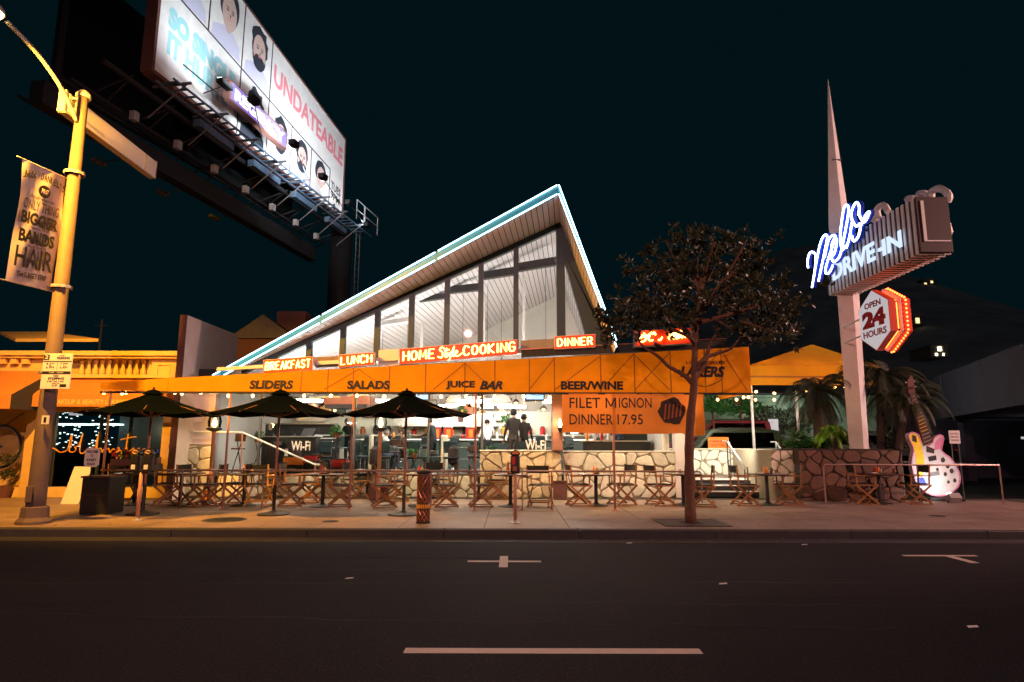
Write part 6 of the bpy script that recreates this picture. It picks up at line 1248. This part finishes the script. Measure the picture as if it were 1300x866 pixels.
hq=hexa(hx+.40,1.06)
for i in range(6):
    a,b=hq[i],hq[(i+1)%6]
    for k in range(8): p=a.lerp(b,(k+.5)/8); obj('bulb',MB().ball(p,.028,6),'red_bulb',h)
hq=hexa(hx+.22,.93)
for i in range(6): obj('neon_tube',MB().tube([hq[i].lerp(hq[(i+1)%6],.05),hq[i].lerp(hq[(i+1)%6],.95)],.014,5),'red_bulb',h)
YX=V((0,-1,0))
def ht(w_,wd,hh_,z,b_,m='sign_red'): txt(w_,(hx-.0125,cyh+wd/2,czh+z),wd,hh_,YX,(0,0,1),m,h,bold=b_,ext=.006)
ht('OPEN',hw_*1.1,hhz*.2,hhz*.42,.03); ht('24',hw_*1.55,hhz*.56,-hhz*.22,.07); ht('HOURS',hw_*1.55,hhz*.22,-hhz*.52,.03)
for z in (czh+.2,czh-.25): obj('arm',MB().tube([(hx+.1,cyh+hw_*.9,z),(9.55,PYL-.1,z)],.025,6),'white_paint',h)
# ================================================================== GUITAR STATUE
g=at(1190,600,17.9); gy=17.9
s=thing('guitar_statue','giant upright painted guitar sculpture with white spotlit body and patterned neck','guitar sculpture',(g.x,gy,.15))
G=lambda u,v,dy=0:at(u,v,gy)+V((0,dy,0))
body=[(1163,612),(1157,590),(1160,572),(1157,563),(1153,553),(1158,549),(1166,552),(1170,562),(1178,566),(1184,562),(1186,556),(1194,552),(1198,557),(1195,572),(1205,580),(1214,592),(1219,606),(1216,618),(1205,627),(1190,630),(1175,625)]
bp_=smooth_path([G(*q) for q in body]+[G(*body[0])],2)[:-1]
obj('body',MB().prism(bp_,(0,.16,0)),'guitar_white',s); obj('binding',MB().tube(bp_+[bp_[0]],.02,5,cap=False),'guitar_pink',s)
def gp(pts,m_,o,nm='painted_patch'): obj(nm,MB().prism([G(*q,-o) for q in pts],(0,.004,0)),m_,s)
gp([(1155,552),(1160,550),(1166,554),(1170,566),(1174,590),(1170,606),(1164,604),(1162,575),(1156,562)],'guitar_yellow',.004); gp([(1187,562),(1194,554),(1197,558),(1194,570),(1186,572)],'guitar_pink',.004); gp([(1158,552),(1163,554),(1164,562),(1158,560)],'cloth_brown',.008); gp([(1176,566),(1186,570),(1186,576),(1176,574)],'cloth_brown',.006); gp([(1163,608),(1172,606),(1176,614),(1170,618)],'ink_blue',.006)
for (u,v,r_) in ((1197,584,3),(1203,592,2.6),(1200,602,2.4),(1208,598,2.8),(1212,610,2.4),(1190,596,2),(1204,612,2)): gp([(u+r_*math.cos(k),v+r_*1.2*math.sin(k)) for k in range(0,6)],'cloth_brown',.007,'painted_spot')
gp([(1178,580),(1188,578),(1189,584),(1179,586)],'black_ink',.008,'pickup'); gp([(1180,600),(1192,598),(1193,603),(1181,605)],'chrome',.01,'bridge')
neck=[(1172,566),(1184,562),(1160,497),(1154,499)]; obj('neck',MB().prism([G(*q,-.03) for q in neck],(0,.08,0)),'wood_dark',s)
for k in range(15): f=k/15; a=G(1172-18*f+1,566-66*f,-.045); d=G(1184-24*f-1,562-64*f,-.045); obj('fret',MB().tube([a,d],.008,4),'guitar_yellow' if 3<k<12 else 'galv',s)
gp([(1153,500),(1161,497),(1159,482),(1156,476),(1151,484)],'brown_wall',.03,'headstock'); obj('headstock_body',MB().prism([G(*q,-.02) for q in ((1153,500),(1161,497),(1159,482),(1156,476),(1151,484))],(0,.06,0)),'wood_dark',s)
for k,(u,v) in enumerate(((1150,486),(1151,492),(1161,484),(1162,491))): obj('tuning_peg',MB().ball(G(u,v),.025,6),'chrome',s)
obj('base_plate',MB().bbox((g.x-.45,gy-.3,.15),(g.x+.5,gy+.4,.24),.02),'cast_iron',s)
q=at(1211,633,17.2); f=thing('ground_floodlight','small lit floodlight on the ground at the foot of the guitar','floodlight',(q.x,17.2,.15)); obj('housing',MB().obox((q.x,17.2,.27),V((.15,0,0)),V((0,.06,.06)),V((0,-.06,.08))),'galv',f); obj('lens',MB().obox((q.x,17.27,.33),V((.12,0,0)),V((0,.045,.045)),V((0,.004,-.004))),'drive_light',f); obj('bracket',MB().box((q.x-.16,17.18,.15),(q.x+.16,17.24,.2)),'black_metal',f)
lamp('guitar_light','AREA',(q.x-.1,17.15,.45),15,(1,.96,.92),.22,(-.28,.7,.5),.1,parent=f)
# ================================================================== RIGHT: garage wall, driveway, notice
s=thing('parking_garage','dark windowless overhanging garage wall at the right edge','building',(20,30,0))
a=V((16.2,20.0,0)); b_=V((20.4,31.0,0)); dd=(b_-a)
obj('upper_wall',MB().prism([(a.x-1.2*0,a.y,2.95),(b_.x,b_.y,2.85),(b_.x,b_.y,4.85),(a.x,a.y,4.85)],(8,-2,0)),'garage_wall',s)
for k in range(4): p=a+dd*(k+.5)/4; obj('panel_joint',MB().tube([V((p.x-.01,p.y,3.0)),V((p.x-.01,p.y,4.84))],.012,4),'mid_steel',s)
obj('lower_wall',MB().box((18.5,33,.0),(40,33.4,2.9)),'garage_wall',s); obj('ceiling_lamp',MB().box((21.6,26.2,1.9),(24,27.5,2.0)),'hours_face',s)
for p in ((16.8,20.6),(20.5,30.2)): obj('column',MB().box((p[0]+.6,p[1],0),(p[0]+1.0,p[1]+.4,2.9)),'garage_wall',s)
q=at(1212,555,20); s=thing('notice_sign','small pale notice sign on a post right of the guitar','sign',q); obj('plate',MB().bbox((q.x-.17,20,q.z-.2),(q.x+.17,20.02,q.z+.2),.005),'sign_white',s); obj('post',MB().tube([(q.x-.1,20.04,0),(q.x-.1,20.04,q.z)],.02,5).tube([(q.x+.12,20.04,0),(q.x+.12,20.04,q.z)],.02,5),'mid_steel',s)
for k,w_ in enumerate(('NOTICE','PRIVATE','PARKING')): txt(w_,(q.x-.12,19.998,q.z+.08-.1*k),.24,.05,FX,FU,'black_ink',s,ext=.003)
# ================================================================== REAR LOT: tent, wall, cars, trees
TY=24.0; a=at(952,486,TY); d=at(1100,486,TY)
s=thing('rear_tent','orange tent canopy with yellow valance behind the entrance and palms','canopy',(a.x,TY,2.8))
e0=at(951,464,TY); e1=at(1115,464,TY); ap=at(1035,452,TY+2.0); zr_=e0.z
obj('roof_fabric',MB().add([(e0.x,TY,zr_),(e1.x,TY,zr_),(ap.x,TY+2.2,zr_+1.15),(e0.x,TY+4.5,zr_),(e1.x,TY+4.5,zr_)],[(0,1,2),(1,4,2),(4,3,2),(3,0,2)]),'tent_roof',s)
obj('valance',MB().box((e0.x,TY-.01,at(990,478,TY).z),(e1.x,TY,zr_-.005)),'canopy_yellow',s); obj('valance_lower',MB().box((e0.x,TY-.02,at(990,489,TY).z),(e1.x,TY-.012,at(990,479,TY).z)),'canopy_yellow',s); obj('trim',MB().box((e0.x,TY-.03,at(990,479,TY).z-.02),(e1.x,TY-.022,at(990,479,TY).z+.05)),'frame_shadow_trim',s)
for u in (1012,1098,955): x=at(u,500,TY).x; obj('pole',MB().tube([(x,TY+.1,.1),(x,TY+.1,zr_)],.05,8),'white_paint',s)
for k in range(3): x=e0.x+.8+k*1.6; obj('tube_lamp',MB().tube([(x-.4,TY+.5,zr_-.35),(x+.4,TY+.5,zr_-.35)],.03,5),'yellow_tube',s)
string([at(u,v,TY-.15) for u,v in ((960,497),(983,499),(1008,497),(1024,496),(1038,494),(1060,492),(1073,491))],'warm bulb string hanging along the front of the rear tent',r=.055)
s=thing('rear_wall','rough pale green-lit retaining wall at the back of the parking lot','wall',(12,31,0)); obj('wall_body',MB().box((4.8,31,0),(17.9,31.4,4.0)),'green_wall',s); obj('coping',MB().box((4.8,30.95,4.0),(17.9,31.45,4.1)),'kerb_concrete',s)
lamp('lot_light','POINT',(13.2,28.0,3.9),260,(.75,1,.8),.2,parent=s); obj('lamp_fitting',MB().lathe([(.12,4.0),(.12,4.1),(.02,4.15)],(13.2,28.0,0),8).tube([(13.2,28.0,4.1),(13.2,31,4.1)],.03,5),'black_metal',s)
def car(lb,c,rz,m_,suv=True):
    s=thing('parked_car',lb,'car',c,rz); W_=.92; L2=2.25; h1=.95 if suv else .8; h2=1.75 if suv else 1.4
    prof=[(-L2,.45),(-L2,h1),(-L2+.12,h1+.05),(-L2+(.25 if suv else .6),h2-.05),(-L2+.5 if suv else -L2+1.1,h2),(.4,h2),(1.0,h1+.1),(2.1,h1-.05),(L2,h1-.2),(L2,.45)]
    bm=MB().prism([(x,-W_,z) for x,z in prof],(0,2*W_,0)); obj('body',bm,m_,s,local=True)
    gl=[(-L2+.35,h1+.1),(-L2+(.45 if suv else .85),h2-.12),(.35,h2-.12),(.85,h1+.1)]
    for y in(-W_-.004,W_-.004): obj('side_window',MB().prism([(x,y,z) for x,z in gl],(0,.008,0)),'car_glass',s,local=True)
    obj('rear_window',MB().prism([(-L2+.1,-W_+.12,h1+.12),(-L2+.1,W_-.12,h1+.12),(-L2+.2,W_-.18,h2-.15),(-L2+.2,-W_+.18,h2-.15)],(-.02,0,0)),'car_glass',s,local=True)
    for x in(-1.4,1.35):
        for y in(-W_-.01,W_-.21):
            wl_=obj('wheel',MB().add([(x+.34*math.cos(a)*k_,y+dy,.34+.34*math.sin(a)*k_) for (k_,dy) in((.85,0),(1,.03),(1,.19),(.85,.22)) for a in [i*math.pi/8 for i in range(16)]],[(r_*16+i,r_*16+(i+1)%16,(r_+1)*16+(i+1)%16,(r_+1)*16+i) for r_ in range(3) for i in range(16)]+[tuple(range(16)),tuple(range(48,64))]),'tyre',s,local=True); obj('rim',MB().prism([(x+.2*math.cos(i*math.pi/6),y-.004,.34+.2*math.sin(i*math.pi/6)) for i in range(12)],(0,.008,0)),'galv',wl_,local=True)
    for y in (-W_+.02,W_-.2): obj('tail_light',MB().box((-L2-.012,y,h1-.25),(-L2,y+.18,h1+.05)),'tail_red',s,local=True); obj('headlight',MB().box((L2,y,h1-.4),(L2+.01,y+.18,h1-.25)),'sign_white',s,local=True)
    obj('bumper',MB().bbox((-L2-.08,-W_+.02,.4),(-L2-.001,W_-.02,.6),.02),'cast_iron',s,local=True); 
    for y in (-W_+.15,W_-.15): obj('roof_rail',MB().tube([(-L2+.7,y,h2+.01),(-L2+.75,y,h2+.05),(.15,y,h2+.05),(.2,y,h2+.01)],.02,5),'cast_iron',s,local=True)
    return s
q=at(925,570,25.0); car('dark olive SUV parked behind the entry wall',(q.x-.3,25.2,.45),R(172),'car_paint')
q=at(930,560,28); car('dark red car parked beyond the olive SUV',(q.x-.6,28.3,.9),R(178),'car_red')
q=at(1000,570,28); car('dark blue car in the lot behind the tent pole',(q.x,28.4,.5),R(95),'car_paint',False)
q=at(1062,565,28); car('silver car seen through the palms behind the planter',(q.x+.6,28.6,.75),R(170),'car_silver',False)
q=at(1145,565,28); car('dark car far behind the guitar neck',(q.x,28.8,.6),R(178),'cloth_black' and 'car_paint',False)
q=at(912,562,23.6); s=thing('warning_sign','orange-red sign with lettering on the wall behind the entry','sign',q); obj('plate',MB().bbox((q.x-.38,23.6,q.z-.23),(q.x+.38,23.62,q.z+.2),.02),'orange_plastic',s); obj('post',MB().tube([(q.x,23.64,.5),(q.x,23.64,q.z)],.02,5),'mid_steel',s)
for k,w_ in enumerate(('ONLY','THIS CAR LOT','PARKING HERE')): pass
txt('PARKING',(q.x-.3,23.597,q.z+.0),.6,.09,FX,FU,'red_plastic',s,ext=.003,bold=.02); txt('VALET ONLY',(q.x-.3,23.597,q.z-.14),.6,.09,FX,FU,'red_plastic',s,ext=.003,bold=.02)
lamp('lot_light_front','POINT',(7.5,21.8,3.3),30,(1,.8,.5),.1,parent=wl)
q=at(982,540,29); s=thing('lot_sign','small yellowish parking lot sign on the rear wall','sign',q); obj('plate',MB().box((q.x-.22,29,q.z-.28),(q.x+.22,29.02,q.z+.28)),'hours_face',s); obj('post',MB().tube([(q.x,29.03,.2),(q.x,29.03,q.z)],.02,5),'mid_steel',s)
for k,(u,v,Y,r_,lb) in enumerate(((905,512,27,.7,'green lit bush behind the canopy end above the cars'),(940,516,28,.7,'second green bush behind the bulb string above the red car'),(975,530,29.5,1.0,'dark ivy bush on the rear wall right of the cars'),(1010,535,29.5,.9,'dark ivy bush on the rear wall left of the small palm'))):
    p=at(u,v,Y); b=thing('bush',lb,'bush',(p.x,Y,p.z-1)); obj('foliage',leafcloud(p,(r_*1.3,r_,r_*.7),700,.2,80+k,12),'bush_leaf' if k<2 else 'palm_leaf',b); obj('stem',MB().tube([(p.x,Y,0),p],.05,5),'bark',b)
# ================================================================== TREE at the kerb
tb_=atz(877,664,.152); s=thing('street_tree','dark leafy magnolia street tree with a slim brown trunk at the kerb','tree',tb_)
TYr=tb_.y; T=lambda u,v,dy=0:at(u,v,TYr)+V((0,dy,0))
tp=smooth_path([tb_,T(875,600),T(876,540),T(881,490),T(882,450),T(884,420),T(888,385),T(890,350)],4); nT=len(tp)
obj('trunk',MB().tube(tp,[max(.02,.108-.075*(i/nT)**.8)*(1+.09*math.sin(i*2.3)) for i in range(nT)],10),'bark',s,smooth=True)
br=[[(880,488),(868,476),(850,466),(835,452),(815,438),(800,415)],[(882,470),(895,455),(912,448),(930,442),(945,425)],[(884,440),(872,428),(850,420),(838,405)],[(881,480),(896,462),(903,440),(915,420),(930,395)],[(885,430),(878,400),(860,370),(845,345)],[(887,400),(905,370),(920,345),(930,320)],[(889,370),(880,340),(872,318)],[(886,410),(930,400),(965,390)],[(884,430),(840,395),(805,375),(785,390)],[(888,380),(900,330),(905,310)],[(880,486),(870,478),(862,470)]]
rr=random.Random(9)
for k,q in enumerate(br):
    dy=[0,.1,-.2,.2,.5,-.5,.3,-.3,.3,-.1,0][k]; pts=smooth_path([T(u,v,dy*i/(len(q)-1)*1.6) for i,(u,v) in enumerate(q)],3); n_=len(pts); obj('branch',MB().tube(pts,[.055*(1-.75*i/n_) for i in range(n_)],6),'bark',s,smooth=True)
for k in range(26):
    a=T(rr.uniform(800,970),rr.uniform(320,430),rr.uniform(-.9,.9)); c_=T(885,390); b_=a.lerp(c_,.45); obj('twig',MB().tube([b_,a],[.018,.007],4),'bark',s)
lf=MB(); clumps=[]
for (u,v,ru,rv) in ((835,355,32,28),(870,330,34,26),(905,318,34,20),(940,335,30,28),(965,365,28,26),(985,395,20,25),(945,390,34,24),(900,365,40,28),(860,380,38,24),(815,385,32,28),(790,405,26,22),(775,418,15,18),(975,420,26,20),(830,412,34,16),(950,420,24,14),(880,305,22,10),(920,305,14,12),(1000,410,12,18),(850,320,18,16),(865,405,20,10),(762,400,9,8),(800,345,12,9),(1012,388,9,9),(990,365,10,8),(958,328,12,8),(895,298,12,7),(822,318,10,8),(770,432,9,9),(1005,436,8,10)):
    clumps.append((T(u,v),ru*TYr/F,rv*TYr/F))
for (c_,rx_,rz_) in clumps:
    nL=int(900*rx_*rz_*3.0)+30
    for sub in range(max(4,nL//14)):
        d0=V((rr.gauss(0,.6),rr.gauss(0,.8),rr.gauss(0,.6))); cc=c_+V((d0.x*rx_,d0.y*rx_*1.1,d0.z*rz_)); ax=V((rr.gauss(0,1),rr.gauss(0,1),rr.gauss(.5,1))).normalized()
        for i in range(9):
            d=(ax+V((rr.gauss(0,1),rr.gauss(0,1),rr.gauss(0,1)))*.75).normalized(); sd=d.cross(V((rr.gauss(0,1),rr.gauss(0,1),rr.gauss(0,1)))).normalized(); l=rr.uniform(.10,.19); p=cc+d*.03; nn=d.cross(sd)*l*.08
            lf.add([p,p+d*l*.45+sd*l*.2,p+d*l,p+d*l*.45-sd*l*.2,p+d*l*.5-nn],[(0,1,4),(1,2,4),(2,3,4),(3,0,4)])
obj('crown',lf,'leaf',s)
gq=[atz(850,656,.152),atz(897,656,.152),atz(930,668,.152),atz(855,668,.152)]
gx0_,gx1_,gy0_,gy1_=tb_.x-.62,tb_.x+.62,12.2,13.3
s=thing('tree_grate','square dark soil bed with metal frame round the tree foot','tree grate',(tb_.x,12.75,.15)); obj('frame',MB().box((gx0_,gy0_,.148),(gx1_,gy0_+.05,.166)).box((gx0_,gy1_-.05,.148),(gx1_,gy1_,.166)).box((gx0_,gy0_+.05,.148),(gx0_+.05,gy1_-.05,.166)).box((gx1_-.05,gy0_+.05,.148),(gx1_,gy1_-.05,.166)),'cast_iron',s)
for k in range(14):
    y=gy0_+.07+k*.07
    for (x0_,x1_) in (((gx0_+.05,tb_.x-.2),(tb_.x+.2,gx1_-.05)) if abs(y-tb_.y)<.22 else ((gx0_+.05,gx1_-.05),)): obj('slat',MB().box((x0_,y,.15),(x1_,y+.045,.164)),'mid_steel',s)
obj('soil',MB().box((gx0_+.05,gy0_+.05,.145),(gx1_-.05,gy1_-.05,.156)),'soil',s)
# ================================================================== HILL and far lit houses, house behind the roofs
hm=MB(); n1=28
for j in range(8):
    for i in range(n1+1):
        x=-160+i*400/n1; y=60+j*28; prof=max(0,math.exp(-((x-120)/70)**2)); z=-1+(j/7)**1.2*(3+80*prof)+2*math.sin(i*1.3+j)*(j/7)
        hm.v.append(V((x,y,z)))
hm.f=[(j*(n1+1)+i,j*(n1+1)+i+1,(j+1)*(n1+1)+i+1,(j+1)*(n1+1)+i) for j in range(7) for i in range(n1)]
struct('hills',hm,'hill')
def house(u,v,Y,w_,h_,lb,wins,ms):
    p=at(u,v,Y); s=thing('far_house',lb,'house',(p.x,Y,p.z-h_)); obj('wall',MB().box((p.x-w_,Y,p.z-h_),(p.x+w_,Y+6,p.z+h_*.6)),'house_wall',s); obj('roof',MB().prism([(p.x-w_-.4,Y-.3,p.z+h_*.6),(p.x+w_+.4,Y-.3,p.z+h_*.6),(p.x,Y-.3,p.z+h_*1.2)],(0,6.6,0)),'hill',s)
    for (du,dv,su,sv) in wins:
        q=at(u+du,v+dv,Y-.05); k=Y/F; obj('window',MB().box((q.x-su*k/2,Y-.06,q.z-sv*k/2),(q.x+su*k/2,Y-.01,q.z+sv*k/2)),ms,s)
house(1165,405,150,1.6,1.4,'dark hillside house with one square lit window beside the hexagon sign',[(0,2,5,7)],'lit_window'); house(1180,358,200,2.4,1.2,'faint hillside house with two tiny lit windows right of the sign cabinet',[(-5,2,3,2),(3,0,3,3)],'lit_window')
house(1193,445,110,1.6,1.2,'far house with a bright round porch lamp above the garage',[(0,-2,5,5),(-4,5,3,3),(5,5,2,3)],'porch'); house(1187,402,170,2.4,1.2,'faint dark house with a dim window strip beyond the hexagon sign',[(-3,1,4,3),(4,1,4,3)],'house_wall')
s=thing('rear_house','dark gabled house rising behind the neon roof at left','house',(-9,30,0)); a=at(300,430,30); d=at(370,400,30); obj('wall',MB().box((a.x,30,0),(d.x,36,a.z)),'brown_wall',s); obj('roof',MB().prism([(a.x-.3,29.8,a.z),(d.x+.3,29.8,a.z),((a.x+d.x)/2,29.8,d.z)],(0,6.5,0)),'mid_steel',s); q=at(352,395,31); obj('chimney',MB().box((q.x,31,a.z),(q.x+1.4,32,q.z)),'brown_wall',s)
q=at(130,405,28); s=thing('roof_mast','thin antenna mast standing on the shop roof','antenna',(q.x,28,0)); obj('mast',MB().tube([(q.x,28,4),(q.x,28,q.z)],.04,5),'mid_steel',s); obj('cross_arm',MB().tube([(q.x-.3,28,q.z-.3),(q.x+.3,28,q.z-.3)],.02,4),'mid_steel',s)
q=at(252,473,18.4); s=thing('roof_equipment','dark flat equipment box on the roof between party wall and neon roof','roof equipment',q); obj('box',MB().bbox((q.x-.25,18.4,q.z-.35),(q.x+1.0,18.9,q.z+.1),.02),'black_metal',s); obj('curb',MB().box((q.x-.4,18.35,q.z-.5),(q.x+1.2,19.0,q.z-.35)),'mid_steel',s)
